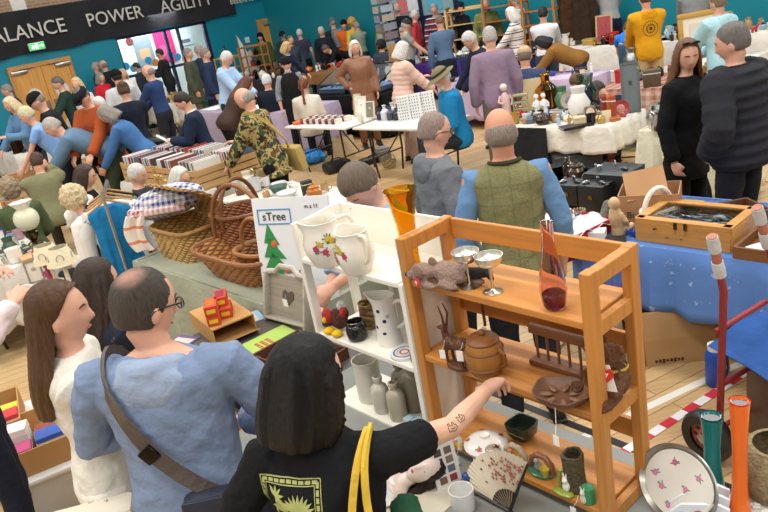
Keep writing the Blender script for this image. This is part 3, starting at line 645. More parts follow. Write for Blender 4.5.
    if facing > -.55 and depth < 13:
        for sd in (-1, 1):
            e = M(); pw = HC+hm @ Vector((sd*.0285, .0715, .011)); e.sphere(pw, (.0115, .0085, .0065), 12, 0, hm); e.sphere(pw+hm @ Vector((0, .0048, 0)), (.0050, .0046, .0052), 8, 1, hm); e.build('eye', [mat('ceramic', '#e8e2da'), mat('ceramic', '#2c211b')], root)
            br = M(); br.tube([HC+hm @ Vector((sd*x_, y_, z_)) for x_, y_, z_ in ((.012, .090, .030), (.030, .087, .036), (.047, .073, .030))], [.0035, .004, .0025], 6); br.build('eyebrow', mat('hair', hc if hc < '#b' else '#8a7a68'), root)
        lp = M(); lp.tube([HC+hm @ Vector((x_, .0855-abs(x_)*.32, -.0575)) for x_ in (-.023, -.012, 0, .012, .023)], [.002, .0042, .0046, .0042, .002], 8, flat=.7); lp.build('lips', mat('skin', '#b97a6c' if not fem else '#b86a62'), root)
    if glasses:
        gl = M(); gm = [mat('plastic', '#16161a'), mat('glass', '#eef2f4')]
        for sd in (-1, 1):
            c = HC+hm @ Vector((sd*.033, .100, .008)); gl.tube([c+hm @ Vector((math.cos(a)*.027, -.012*abs(math.cos(a))*(1 if math.cos(a)*sd > 0 else 0), math.sin(a)*.017)) for a in [2*PI*k/18 for k in range(19)]], .0022, 6, 0)
            gl.sphere(c, (.026, .001, .019), 12, 1, hm); gl.tube([c+hm @ Vector((sd*.027, -.01, .006)), HC+hm @ Vector((sd*.078, .02, .012)), HC+hm @ Vector((sd*.08, -.015, .004)), HC+hm @ Vector((sd*.078, -.03, -.012))], .0028, 6, 0)
        gl.tube([HC+hm @ Vector((-.008, .106, .012)), HC+hm @ Vector((.008, .106, .012))], .0025, 6, 0); gl.build('glasses', gm, root)
    info = dict(root=root, body=body, top=top_o, H=H, t=t, f=f, HC=HC, hm=hm, NB=NB, arms=arms, L=L, s=s, rz=rz, loc=loc, bulk=bulk, fem=fem)
    if key: PEOPLE[key] = info
    return info
def strap(I, pts, w, mt_, name='strap', th=.006):     # band through torso-frame points (x, depth along f, height along t)
    m_ = M(); c = [I['H']+I['t']*z+I['f']*y+Vector((x, 0, 0)) for x, y, z in crom(pts, 4)]; k = len(c)
    ax = I['H']+I['t']*.25; rs = []
    for i, p in enumerate(c):
        tg = (c[min(i+1, k-1)]-c[max(i-1, 0)]).normalized(); q = p-ax; q = q-I['t']*q.dot(I['t']); nr = q-tg*q.dot(tg); nr.normalize(); sd = tg.cross(nr)
        rs.append([p+sd*w/2+nr*th, p-sd*w/2+nr*th, p-sd*w/2-nr*th, p+sd*w/2-nr*th])
    m_.rings(rs); return m_.build(name, mt_, I['root'], smooth=False)
def bag(I, c, d, mt_, name='bag', rz=0, flap=True, label=None):
    m_ = M(); p = I['H']+I['t']*c[2]+I['f']*c[1]+Vector((c[0], 0, 0)); rm = Matrix.Rotation(rz, 3, 'Z') @ Matrix.Rotation(-I['L'], 3, 'X'); m_.box(p, d, 0, rm, bev=.025)
    o = m_.build(name, mt_, I['root'])
    if label: o['label'] = label
    if flap:
        q = M(); q.box(p+rm @ Vector((0, (-1 if c[1] < 0 else 1)*(d[1]/2), d[2]*.18)), (d[0]*.96, .016, d[2]*.62), 0, rm, bev=.006); q.build('flap', mt_, o)
    return o, p, rm
# ---------------------------------------------------------------- foreground shelves and what stands on them
SW = R(-51.16); SX = Vector((math.cos(SW), math.sin(SW), 0)); SY = Vector((-math.sin(SW), math.cos(SW), 0)); SO = Vector((.14, 2.272, 0))
def SL(x, y, z=0): return SO+SX*x+SY*y+Vector((0, 0, z))
PINE = {k: mat('wood', '#c0813c', None, k) for k in (1, 2, 3)}; PWHITE = mat('worn', '#cfcac0', '#8d8474')
ZL, ZM, ZT = .80, 1.164, 1.469; XL, XR, SD = -.125, .615, .26; TB = .742
sh = empty('bookshelf', SL(0, 0, 0), SW, 'pine open-sided bookshelf with wooden board backs full of bric-a-brac', 'shelf')
for x, lab in ((XL, 1), (XR, 0)):
    q = M(); pw = .036
    for y in (0, SD-.045): q.box((x-.0, y+.022, (TB+1.625)/2), (pw, .045, 1.625-TB), bev=.004)
    q.box((x, SD/2, 1.597), (pw*.96, SD, .05), bev=.004)
    for z in (ZL, ZM, ZT): q.box((x, SD/2, z-.03), (pw*.7, SD-.05, .045))
    o = q.build('side_frame', [PINE[3]], sh, smooth=False)
    if lab:
        q = M()
        for y in (0, SD-.045): q.box((x-pw/2-.0025, y+.022, (TB+1.625)/2), (.004, .045, 1.62-TB))
        q.box((x-pw/2-.0025, SD/2, 1.597), (.004, SD-.09, .05)); q.build('painted_face', PWHITE, o, smooth=False)['label'] = 'outer face painted greyish white'
for z in (ZL, ZM, ZT):
    q = M(); q.box(((XL+XR)/2, SD/2, z-.012), (XR-XL-.038, SD-.01, .024), bev=.003); q.build('shelf_board', PINE[1], sh, smooth=False)
for z0, z1 in ((1.545, 1.62), (1.245, 1.32), (.93, 1.0)):
    q = M(); q.box(((XL+XR)/2, SD-.01, (z0+z1)/2), (XR-XL-.04, .018, z1-z0), bev=.003); q.build('back_rail', PINE[1], sh, smooth=False)
# white painted unit on its left
WL, WR, WD = -.80, -.155, .27; WZ = (.752, 1.09, 1.445); WP = mat('worn', '#ece8dc', '#a98a60')
wu = empty('white_shelf_unit', SL(WL/2+WR/2, 0, 0), SW, 'chipped white painted shelf unit standing left of the pine bookshelf', 'shelf'); cx = (WL+WR)/2
def wx(x): return x-cx
q = M()
q.box((wx(WL)+.012, .02, (TB+1.6)/2), (.024, .04, 1.6-TB), bev=.003); q.box((wx(WL)+.012, WD-.02, (TB+1.61)/2), (.024, .04, 1.61-TB), bev=.003)
q.prism([(.04, 1.425), (WD-.04, 1.425), (WD-.04, 1.61), (.04, 1.595)], .014, 0, Matrix.Translation((wx(WL)+.012, 0, 0)) @ Matrix.Rotation(R(90), 4, 'Z')); q.build('left_side', WP, wu, smooth=False)
q = M(); q.box((wx(WR)-.012, WD/2, (TB+1.44)/2), (.024, WD, 1.44-TB), bev=.003); q.build('right_side', WP, wu, smooth=False)
for z in WZ: q = M(); q.box((0, WD/2, z-.011), (WR-WL-.048, WD, .022), bev=.004); q.build('shelf_board', WP, wu, smooth=False)
q = M(); q.box((0, WD-.006, 1.525), (WR-WL-.05, .012, .165)); q.build('back_panel', WP, wu, smooth=False)
q = M()
for i in range(7): q.box((wx(-.47)+.045*i+.02, WD-.006, (TB+1.42)/2), (.0425, .012, 1.42-TB), bev=.003)
q.build('boarded_back', WP, wu, smooth=False)
q = M(); q.box((wx(-.49), WD-.03, (TB+1.42)/2), (.03, .05, 1.42-TB), bev=.003); q.build('divider_post', WP, wu, smooth=False)
# the grey topped table below both
def table(name, A, u, L, W, label, h=.74, topm=None, legm=None, th=.03, v=None, legs=True, fold=True):
    """A front-left corner on the floor plan, u unit along the front edge; the depth runs to the left of u"""
    u = Vector(u).normalized(); v = Vector((-u.y, u.x, 0)); c = Vector(A)+u*L/2+v*W/2; c.z = 0; rz = math.atan2(u.y, u.x); t = empty(name, c, rz, label, 'table')
    q = M(); q.box((0, 0, h-th/2), (L, W, th), bev=.008); q.build('tabletop', topm or mat('plastic', '#e8e6e0'), t)
    lm = legm or mat('metal', '#55585c')
    if legs:
        for sx in (-1, 1):
            q = M(); x = sx*(L/2-.22)
            for sy in (-1, 1): q.tube([(x, sy*(W/2-.09), h-th), (x, sy*(W/2-.09), .32), (x+sx*.0, sy*(W/2-.14), .0)], .014, 8)
            q.tube([(x, -W/2+.1, .3), (x, W/2-.1, .3)], .011, 8); q.tube([(x, -W/2+.1, h-th-.04), (x, W/2-.1, h-th-.04)], .011, 8)
            if fold: q.tube([(x, 0, .3), (x-sx*.4, 0, h-th-.01)], .01, 8)
            q.build('leg_frame', lm, t)
    return t
def cloth(name, A, u, L, W, drop, m_, label, h=.74, front=True, cat='tablecloth', seed=1, ends=(1, 1), back=True, over=.03):
    """a cloth lying over a table and hanging down its sides in folds"""
    u = Vector(u).normalized(); v = Vector((-u.y, u.x, 0)); c = Vector(A)+u*L/2+v*W/2; c.z = 0; rg = random.Random(seed); ph = [rg.uniform(0, 6) for _ in range(6)]
    drop = drop if isinstance(drop, (tuple, list)) else (drop,)*4
    # outline parameter around the table: grid from centre outward
    NU, NV = 64, 7; X, Y = L/2+over, W/2+over; per = []
    k = NU//4
    for i in range(k): per.append((-X+2*X*i/k, -Y, 0))
    for i in range(k): per.append((X, -Y+2*Y*i/k, 1))
    for i in range(k): per.append((X-2*X*i/k, Y, 2))
    for i in range(k): per.append((-X, Y-2*Y*i/k, 3))
    q = M(); zt = h+.006; vs = []; n = len(per); lev = [(0.0, 0)]+[(1.0, j/NV) for j in range(NV+1)]
    rows = []
    for li, (kk, dd) in enumerate(lev):
        row = []
        for i, (x, y, sd) in enumerate(per):
            if kk == 0: row.append(Vector((x*.96, y*.96, zt))); continue
            dr = drop[sd]*(1+.04*math.sin(i*1.7+ph[0])); s = i/n*2*PI
            wv = (math.sin(s*19+ph[1])*.6+math.sin(s*31+ph[2])*.4)*.042*min(1, dd*2.2); fl = .02+.05*dd*dr; nx = (0, 1, 0, -1)[sd]; ny = (-1, 0, 1, 0)[sd]
            row.append(Vector((x+nx*(wv+fl*(dd > 0)), y+ny*(wv+fl*(dd > 0)), zt-dd*dr)))
        rows.append(row)
    q.rings(rows, 0, cap=False); o0 = len(q.v); q.add([r for r in rows[0]], [tuple(range(n))])
    o = q.build(name, m_, None, c, math.atan2(u.y, u.x)); o.modifiers.new('thick', 'SOLIDIFY').thickness = .004; o.modifiers['thick'].offset = 1
    return tag(o, label, cat)
GREYT = mat('plastic', '#8f918c')
table('trestle_table', SL(-.95, -.55), SX, 2.5, .93, 'grey topped trestle table carrying the pine bookshelf and white shelf unit', TB, GREYT)
# ---- helpers for small goods
def item(name, p, label, cat, rz=0.0, group=None): return empty(name, p, rz, label, cat, group)
def S(px, py, z): return P(px, py, z)
def lathe1(name, p, prof, m_, label, cat, n=28, rz=0, group=None, **k):
    q = M(); q.lathe(prof, n=n, **k); o = q.build(name, m_, None, p, rz); return tag(o, label, cat, group)
def price_tag(par, at, d=(.0, -.02, -.03), w=.022, hgt=.034, rz=0):
    q = M(); a = Vector(at); b = a+Vector(d); q.tube([a, a.lerp(b, .5)+Vector((.002, 0, -.004)), b], .0008, 5); q.build('string', mat('fabric', '#e9e4d8'), par)
    q = M(); q.box(b+Vector((0, 0, -hgt/2)), (w, .0015, hgt), 0, Matrix.Rotation(rz, 3, 'Z')); return q.build('price_tag', mat('paper', '#f4f2ec'), par, smooth=False)
def wall_prof(prof, th):    # outer profile + inner profile back down: open vessel
    return prof+[(max(r-th, .002), z) for r, z in reversed(prof) if True][:-1]+[(.001, prof[0][1]+th)]
# top of the pine shelf: two coupes, bud vase, plush mouse
def coupe(p, lab, k=1.0):
    e = item('champagne_coupe', p, lab, 'glass'); g = mat('metal', '#d7d3c4')
    q = M(); q.lathe([(.0, 0), (.034, 0), (.034, .003), (.012, .008), (.005, .014)], n=24); q.build('foot', g, e)
    q = M(); q.lathe([(.005, .012), (.0045, .05), (.006, .088)], n=14); q.build('stem', g, e)
    q = M(); q.lathe([(.006, .086), (.03, .095), (.044, .113), (.047, .13), (.0455, .13), (.042, .114), (.028, .098), (.001, .092)], n=28); q.build('bowl', mat('metal', '#ebe8de'), e)
coupe(S(470, 287, ZT), 'left silvered champagne coupe on the top of the pine bookshelf'); coupe(S(493, 292, ZT), 'right silvered champagne coupe, nearer the purple glass vase')
e = item('bud_vase', S(555, 308, ZT), 'tall purple glass bud vase on the top right of the pine bookshelf', 'vase')
q = M(); q.lathe(wall_prof([(.026, 0), (.036, .02), (.042, .06), (.036, .115), (.024, .17), (.018, .23), (.019, .275)], .004), n=28); q.build('body', mat('glass', '#f3d3cf'), e)
q = M(); q.lathe([(.02, .004), (.031, .02), (.036, .05), (.03, .055), (.0, .045)], n=24); q.build('thick_base', mat('glass', '#6e1f48'), e)
def toy_head_tag(par, at, rz, lab=None):
    q = M(); pts = [(.0, -.022), (.02, .0), (.021, .012), (.012, .02), (0, .012), (-.012, .02), (-.021, .012), (-.02, 0)]; q.prism(pts, .002, 0, Matrix.Translation(at) @ Matrix.Rotation(rz, 4, 'Z')); h = q.build('swing_tag', mat('paper', '#d9342b'), par, smooth=False)
    text('lettering', 'ty', .022, mat('paper', '#f6f2e4'), h, Vector(at)+Matrix.Rotation(rz, 3, 'Z') @ Vector((0, -.003, .004)), (R(90), 0, rz), .0006)
e = item('plush_mouse', S(424, 283, ZT), 'taupe plush mouse lying over the top left end of the pine bookshelf', 'soft toy', SW); PL = mat('curl', '#a5897a', None, 2.0)
q = M(); q.sphere((.085, .05, .035), (.09, .05, .036), 18); q.sphere((.0, .0, .04), (.045, .04, .035), 18); q.sphere((-.035, -.015, .03), (.026, .02, .018), 14); q.sphere((.12, -.005, .014), (.05, .018, .014), 12); q.sphere((.17, .07, .014), (.05, .017, .014), 12); q.sphere((.05, -.03, .012), (.04, .018, .013), 12); fuse(q, 'body', PL, e, .006, 2, (.006, .02))
for s_ in (-1, 1): q = M(); q.sphere((.02, .0+s_*.038, .06), (.022, .008, .026), 14); q.build('ear', mat('fabric', '#8c6f62'), e)
q = M(); q.sphere((-.06, -.018, .03), (.009, .009, .009), 10); q.build('nose', mat('plastic', '#1b1717'), e)
q = M(); q.tube([(.16, .06, .04), (.23, .08, .05), (.27, .05, .045)], [.022, .018, .008], 10); q.build('black_leg', mat('curl', '#1d1b1c', None, 2.0), e)
toy_head_tag(e, Vector((.03, -.058, .03)), R(-20))
# middle board of the pine shelf
DK = mat('wood', '#5a3420', None, 3)
e = item('carved_antelope', S(459, 367, ZM), 'dark carved wooden antelope with tall straight horns on the middle board', 'carving', SW)
q = M(); q.lathe([(.045, 0), (.045, .012), (.03, .016)], n=18, sx=1.1, sy=.7)
q.tube([(.0, 0, .085), (.03, 0, .10), (.045, 0, .085)], [.022, .026, .02], 12); q.tube([(-.035, 0, .085), (0, 0, .1)], [.024, .024], 12)
for x, y in ((-.035, .015), (-.035, -.015), (.035, .015), (.035, -.015)): q.tube([(x, y, .09), (x*1.05, y, .045), (x*.95, y, .01)], [.009, .006, .006], 8)
q.tube([(-.035, 0, .09), (-.045, 0, .13), (-.04, 0, .155)], [.016, .012, .013], 10); q.tube([(-.038, 0, .15), (-.075, 0, .14)], [.013, .006], 10); fuse(q, 'body', DK, e, .004, 1)
for s_ in (-1, 1): q = M(); q.tube([(-.035, s_*.006, .155), (-.03, s_*.014, .2), (-.045, s_*.012, .235)], [.005, .004, .002], 8); q.build('horn', DK, e)
price_tag(e, (-.03, -.02, .11), rz=.3)
e = item('wooden_spoon', S(470, 331, 1.2), 'dark wooden spoon hanging by string from the bookshelf back rail', 'spoon', SW); e.location = SL(.02, SD-.045, 1.22)
q = M(); q.tube([(0, 0, 0), (0, 0, .1)], [.006, .005], 8); q.sphere((0, 0, .115), (.018, .007, .027), 14); q.build('spoon_body', DK, e); price_tag(e, (0, -.008, .03), (.005, -.004, -.03))
e = item('biscuit_barrel', S(487, 371, ZM), 'round oak biscuit barrel with lid and price tag on the middle board', 'barrel', SW); BW = mat('wood', '#7a4a1e', None, 3)
q = M(); q.lathe([(.05, 0), (.063, .025), (.068, .06), (.066, .09), (.056, .118), (.05, .118), (.05, .11), (.0, .11)], n=30); bd = q.build('barrel', mat('wood', '#a06c30', None, 3), e)
for z in (.03, .092): q = M(); q.lathe([(.0655, z-.005), (.0685, z), (.0655, z+.005)], n=30, cap=False); q.build('hoop', BW, bd)
q = M(); q.lathe([(.054, .117), (.057, .124), (.045, .136), (.012, .142), (.0, .142)], n=30); q.lathe([(.008, .14), (.013, .15), (.008, .16), (0, .161)], n=12); q.build('lid', BW, e)
q = M(); q.tube([(.068, 0, .1), (.088, 0, .09), (.088, 0, .05), (.068, 0, .035)], .007, 8); q.build('handle', BW, e)
price_tag(e, (-.05, -.045, .12), (-.012, -.012, -.03), .024, .04, .4)
e = item('pipe_rack', S(545, 376, ZM), 'brown wooden pipe rack of slim posts behind the carved bowl', 'rack', SW); e.location = SL(.37, .175, ZM); PB = mat('wood', '#7b4f30', None, 1)
q = M(); q.box((0, 0, .01), (.21, .06, .02), bev=.004); q.build('base', PB, e)
for i in range(5): q = M(); q.tube([(-.085+i*.0425, 0, .018), (-.085+i*.0425, 0, .115)], .0048, 8); q.build('post', PB, e)
q = M(); q.box((0, 0, .128), (.22, .02, .034), bev=.004); q.build('top_rail', PB, e)
e = item('carved_bowl', S(562, 401, ZM), 'shallow brown carved wooden fruit bowl with leaf rim on the middle board', 'bowl', SW); e.location.z = ZM
q = M(); rs = []
for r_, z in ((.05, 0), (.07, .012), (.088, .03), (.093, .042), (.088, .043), (.07, .022), (.04, .012), (.001, .01)): rs.append([Vector((math.cos(a)*r_*(1+.05*math.sin(5*a)*(r_ > .06)), math.sin(a)*r_*.85*(1+.05*math.sin(5*a)*(r_ > .06)), z)) for a in [2*PI*k/40 for k in range(40)]])
q.rings(rs); q.build('bowl', mat('wood', '#6d4a33', None, 1), e)
q = M()
for k in range(7): a = 2*PI*k/7; q.sphere((math.cos(a)*.05, math.sin(a)*.042, .021), (.022, .010, .006), 10, 0, Matrix.Rotation(a, 3, 'Z'))
q.build('carved_leaves', mat('wood', '#7d5940', None, 1), e); price_tag(e, (.03, -.075, .03), (.03, -.05, -.06), .02, .035)
e = item('teddy_bear', SL(.60, .14, ZM), 'small brown plush bear with swing tag sitting on the right end of the middle board', 'soft toy', SW-R(20)); e.scale = (1.25,)*3; TD = mat('curl', '#6e4526', None, 2.0)
q = M(); q.sphere((0, 0, .045), (.038, .035, .048), 16); q.sphere((0, -.01, .108), (.036, .034, .034), 16); q.sphere((0, -.044, .10), (.017, .016, .014), 12)
for s_ in (-1, 1): q.sphere((s_*.03, -.005, .136), (.014, .009, .014), 10); q.tube([(s_*.03, 0, .07), (s_*.05, -.03, .05), (s_*.055, -.055, .04)], [.016, .015, .014], 10); q.tube([(s_*.025, -.02, .02), (s_*.045, -.065, .018), (s_*.05, -.09, .024)], [.02, .018, .02], 10)
fuse(q, 'body', TD, e, .005, 1, (.008, .015))
for s_ in (-1, 1): q = M(); q.sphere((s_*.013, -.042, .118), .004, 8); q.build('eye', mat('plastic', '#120e0c'), e)
q = M(); q.sphere((0, -.061, .105), (.006, .005, .005), 8); q.build('nose', mat('plastic', '#1b1210'), e); q = M(); q.lathe([(.031, .073), (.034, .078), (.031, .083)], n=20, cap=False); q.build('ribbon', mat('fabric', '#b79a4a'), e)
q = M(); q.box((.05, -.06, .09), (.034, .0015, .068), 0, Matrix.Rotation(R(15), 3, 'Z') @ Matrix.Rotation(R(-14), 3, 'Y')); q.build('care_card', mat('paper', '#eeece6'), e, smooth=False); toy_head_tag(e, Vector((.05, -.063, .10)), R(15))
# bottom board
CER = mat('ceramic', '#ece9e2'); RED = mat('ceramic', '#a8342f'); GRN = mat('ceramic', '#3f6b3a')
def flowers(par, pts, r, cols, name='painted_flowers', nrm=None, leaf=True):     # small raised petals lying on a surface
    rgf = random.Random(len(pts)*13)
    for (p, n_) in pts:
        q = M(); p = Vector(p); n_ = Vector(n_).normalized(); a = n_.orthogonal().normalized(); b = n_.cross(a); rt = Matrix((a, b, n_)).transposed(); k = rgf.randrange(len(cols)-1 if leaf else len(cols)); rr = r*rgf.uniform(.8, 1.15)
        for j in range(5): g = 2*PI*j/5; q.sphere(p+a*math.cos(g)*rr*.55+b*math.sin(g)*rr*.55, (rr*.5, rr*.5, .0012), 8, k, rt)
        if leaf:
            for j in range(4): g = rgf.uniform(0, 6.28); q.sphere(p+a*math.cos(g)*rr*1.2+b*math.sin(g)*rr*1.2, (rr*.55, rr*.2, .001), 8, len(cols)-1, rt @ Matrix.Rotation(g, 3, 'Z'))
        q.build('painted_flower', [mat('ceramic', c) for c in cols], par)
e = item('tureen', S(487, 452, ZL), 'white lidded vegetable dish with red painted flowers on the bottom board', 'dish', SW)
q = M(); q.lathe([(.04, 0), (.06, .008), (.078, .028), (.08, .033), (.07, .033), (.0, .031)], n=34); q.build('dish', CER, e)
q = M(); q.lathe([(.08, .034), (.081, .038), (.07, .05), (.045, .062), (.018, .068), (.018, .078), (.0, .08)], n=34); q.build('lid', CER, e)
flowers(e, [((math.cos(a)*.063, math.sin(a)*.063, .0565), (math.cos(a)*.5, math.sin(a)*.5, 1)) for a in (R(215), R(290), R(350), R(60), R(140))], .0085, ('#b3302c', '#c2483f', '#6a7d4a')); price_tag(e, (.01, -.08, .03), (.01, -.03, -.035), .026, .042)
e = item('glass_globe', S(494, 461, ZL), 'clear cut-glass globe paperweight beside the lidded dish', 'paperweight'); q = M(); q.sphere((0, 0, .034), .034, 22); q.build('globe', mat('glass', '#efe3d6'), e)
e = item('square_bowl', S(523, 437, ZL), 'dark green square pottery bowl at the back of the bottom board', 'bowl', SW); q = M(); rs = []
for r_, z in ((.03, 0), (.045, .02), (.052, .065), (.047, .065), (.04, .025), (.001, .012)): rs.append([Vector((math.copysign(abs(math.cos(a))**.45, math.cos(a))*r_, math.copysign(abs(math.sin(a))**.45, math.sin(a))*r_, z)) for a in [2*PI*k/36 for k in range(36)]])
q.rings(rs); q.build('bowl', mat('ceramic', '#2c3b30'), e); q = M(); q.box((0, -.05, .04), (.09, .002, .004)); q.build('rim_line', mat('ceramic', '#8f8a5c'), e)
q = M(); q.box((.03, -.07, .003), (.03, .018, .002)); q.build('price_tag', mat('paper', '#efece4'), e)
def posy(p, lab, c1, c2, c3):
    e = item('ceramic_ornament', p, lab, 'ornament', SW); q = M(); q.lathe([(.0, 0), (.045, 0), (.05, .012), (.035, .018), (0, .018)], n=24, sy=.6); q.build('base', mat('ceramic', c3), e)
    q = M(); q.tube([(-.04, .008, .012), (-.036, .008, .05), (-.012, .01, .07), (.018, .01, .068), (.04, .01, .045), (.044, .01, .012)], [.011, .012, .012, .012, .012, .01], 10); q.build('arch', mat('ceramic', c1), e)
    q = M(); q.sphere((-.005, -.005, .035), (.014, .012, .022), 14); q.sphere((-.005, -.012, .06), (.010, .010, .011), 12); fuse(q, 'figure', mat('ceramic', c2), e, .003, 1)
    q = M(); q.lathe([(.01, .012), (.018, .045), (.016, .045), (.0, .02)], (.028, -.012, 0), 16); q.build('basket', mat('ceramic', '#cbb23c'), e)
posy(S(515, 464, ZL), 'ceramic posy ornament with tan arch beside the glass globe', '#b9a58c', '#c98247', '#8a5a3c'); posy(S(541, 474, ZL), 'ceramic grotto ornament with grey figure and green base', '#8c5d44', '#9a9a9c', '#3f7a5c')
e = item('tree_stump_vase', S(576, 487, ZL), 'olive brown tree stump vase with a white rabbit at its foot', 'vase', SW); q = M(); rg = random.Random(4); rs = []; jj = [rg.uniform(.88, 1.1) for _ in range(24)]
for r_, z in ((.042, 0), (.037, .03), (.034, .08), (.036, .12), (.037, .135), (.028, .135), (.026, .06), (.001, .03)): rs.append([Vector((math.cos(a)*r_*jj[i], math.sin(a)*r_*jj[i], z)) for i, a in enumerate([2*PI*k/24 for k in range(24)])])
q.rings(rs); q.build('stump', mat('curl', '#5d5238'), e)
q = M(); q.sphere((-.005, -.045, .03), (.013, .012, .02), 12); q.sphere((-.005, -.05, .056), (.010, .010, .010), 12); q.tube([(-.009, -.048, .06), (-.012, -.046, .085)], [.004, .003], 6); q.tube([(-.001, -.048, .06), (.0, -.046, .085)], [.004, .003], 6); fuse(q, 'rabbit', mat('ceramic', '#ece7dd'), e, .003, 1)
q = M(); q.sphere((-.015, -.05, .006), (.04, .02, .008), 14); q.tube([(-.03, -.035, .0), (-.035, -.04, .05), (-.028, -.035, .08)], [.008, .006, .008], 8); q.build('grass', mat('ceramic', '#8d9a3a'), e)
e = item('rabbit_figure', S(589, 501, ZL), 'little green and white rabbit figure by the right front post', 'ornament', SW); q = M(); q.lathe([(.0, 0), (.024, 0), (.026, .03), (.02, .055), (0, .058)], n=18); q.build('green_back', mat('ceramic', '#3f8a5e'), e)
q = M(); q.sphere((-.004, -.022, .022), (.012, .010, .02), 12); q.sphere((-.004, -.026, .046), .009, 10); q.tube([(-.008, -.025, .05), (-.012, -.024, .072)], [.004, .002], 6); q.tube([(0, -.025, .05), (.003, -.024, .072)], [.004, .002], 6); fuse(q, 'rabbit', mat('ceramic', '#dcd8c4'), e, .003, 1)
price_tag(e, (-.02, -.025, .03), (-.012, -.02, -.04))
e = item('jester_figure', S(461, 449, ZL), 'tiny white jester figure in red and yellow at the left of the bottom board', 'figurine', SW); q = M(); q.tube([(0, 0, 0), (0, 0, .03), (0, 0, .055)], [.012, .010, .007], 10); q.sphere((0, 0, .065), .009, 10); q.tube([(-.004, -.006, .05), (-.015, -.015, .04)], .004, 6); fuse(q, 'body', mat('fabric', '#e8e2dc'), e, .003, 1); q = M(); q.tube([(0, 0, .068), (.002, 0, .085)], [.010, .002], 8); q.build('cap', mat('fabric', '#d2622f'), e); q = M(); q.lathe([(.014, .02), (.011, .03)], n=12, cap=False); q.build('sash', mat('fabric', '#d9c24a'), e); price_tag(e, (0, -.01, .02), (0, -.02, -.03))
# things on the grey table in front of the shelves
e = item('folding_fan', S(516, 506, TB), 'open folding fan with red printed blossom and black guards leaning on the bookshelf', 'fan', SW); fx = SL(.33, -.12, TB); e.location = fx
ti = Matrix.Translation((0, 0, .0)) @ Matrix.Rotation(R(-14), 4, 'X'); NS = 22; a0, a1 = R(72), R(178); CR = mat('paper', '#ddd2bd'); q = M(); vs = []; PIV = Vector((0, 0, .012))
def fpt(a, r_, o=0): return ti @ Vector((math.cos(a)*r_, o, .012+math.sin(a)*r_))
def fan_s(u, v):
    a = lerp(a0, a1, u); return fpt(a, lerp(.075, .205, v), .0035*(1 if round(u*NS*2) % 2 else -1))
q.sheet(fan_s, NS*2, 6, .0012); q.build('leaf', [mat('paper', '#dccfb8')], e, smooth=False)
for i in range(1, NS, 2):
    a = lerp(a0, a1, i/NS); q = M(); q.tube([fpt(a, .0), fpt(a, .19)], .0018, 6); q.build('rib', mat('wood', '#cdb48c', None, 1), e)
for a in (a0, a1): q = M(); q.tube([fpt(a, -.01, -.004), fpt(a, .206, -.004)], [.007, .0045], 6); q.build('guard', mat('plastic', '#151414'), e)
q = M(); q.sheet(lambda u, v: fpt(lerp(a0, a1, u), lerp(.0, .076, v), -.002+.002*(round(u*NS) % 2)), NS, 2, .001); q.build('black_sticks', mat('plastic', '#1c1a1b'), e, smooth=False)
q = M(); rg = random.Random(8)
for k in range(70):
    a = a0+(a1-a0)*min(max(rg.gauss(.3, .16), .04), .8); r_ = rg.uniform(.10, .185); q.sphere(fpt(a, r_, -.0062), (.0065*rg.uniform(.5, 1), .0006, .0055*rg.uniform(.5, 1)), 7, 0, ti.to_3x3())
q.build('printed_blossom', mat('paper', '#a4604f'), e)
e = item('photo_frame', S(450, 478, TB), 'white card frame of eight small photographs standing under the bookshelf corner', 'frame', SW+R(70)); e.location = P(450, 486, TB); tl = Matrix.Rotation(R(-10), 4, 'X')
q = M(); q.box((0, 0, .085), (.10, .012, .17), bev=.002); q.xf(tl); q.build('board', mat('paper', '#f1efeb'), e, smooth=False)
for i in range(8):
    q = M(); q.box((-.02+.04*(i % 2), -.0068, .14-.036*(i//2)), (.028, .002, .026)); q.xf(tl); q.build('photo', mat('paper', ('#5b4a48', '#7a6a58', '#3f4a52', '#8a7a6a', '#4a4038', '#6b7078', '#7f5f50', '#a03a44')[i]), e, smooth=False)
lathe1('mug', S(464, 509, TB), wall_prof([(.035, 0), (.041, .01), (.043, .06), (.0435, .085)], .004), mat('ceramic', '#efeeea'), 'plain white mug at the front of the grey table', 'mug')
e = item('blue_ornament', S(467, 490, TB), 'blue and white glazed duck ornament behind the white mug', 'ornament'); q = M(); q.sphere((0, 0, .025), (.026, .022, .025), 14); q.sphere((.004, 0, .058), .016, 12); q.tube([(.004, 0, .05), (.012, -.02, .055)], [.009, .004], 8); fuse(q, 'body', mat('ceramic', '#31508f'), e, .004, 1); q = M(); q.lathe([(.0, .0), (.03, .0), (.03, .007), (.0, .008)], n=18); q.build('base', mat('ceramic', '#27406f'), e)
# doll lying on its back
e = item('porcelain_doll', S(425, 478, TB), 'porcelain doll with dark ringlets lying in a white gown on the grey table', 'doll', 0); PO = mat('ceramic', '#f0ddd2')
e.location = P(428, 486, TB)
dy = Vector((-.25, -.6, .75)).normalized(); dz = Vector((.92, .1, .2)); dz = (dz-dy*dz.dot(dy)).normalized(); dm = Matrix((dy.cross(dz), dy, dz)).transposed()
q = M(); q.sphere((0, 0, .065), (.048, .048, .055), 24, 0, dm, lambda d, p: skull_pt(d, 1)*.62); q.tube([dm @ Vector((0, -.005, -.05))+Vector((0, 0, .065)), dm @ Vector((0, -.008, -.10))+Vector((0, 0, .065))], [.026, .03], 12); q.sphere(dm @ Vector((0, -.01, -.13))+Vector((0, 0, .06)), (.07, .045, .05), 16, 0, dm); fuse(q, 'head', PO, e, .0045, 2)
q = M(); q.sphere(dm @ Vector((0, -.014, .014))+Vector((0, 0, .065)), (.054, .062, .068), 20, 0, dm); rg = random.Random(2)
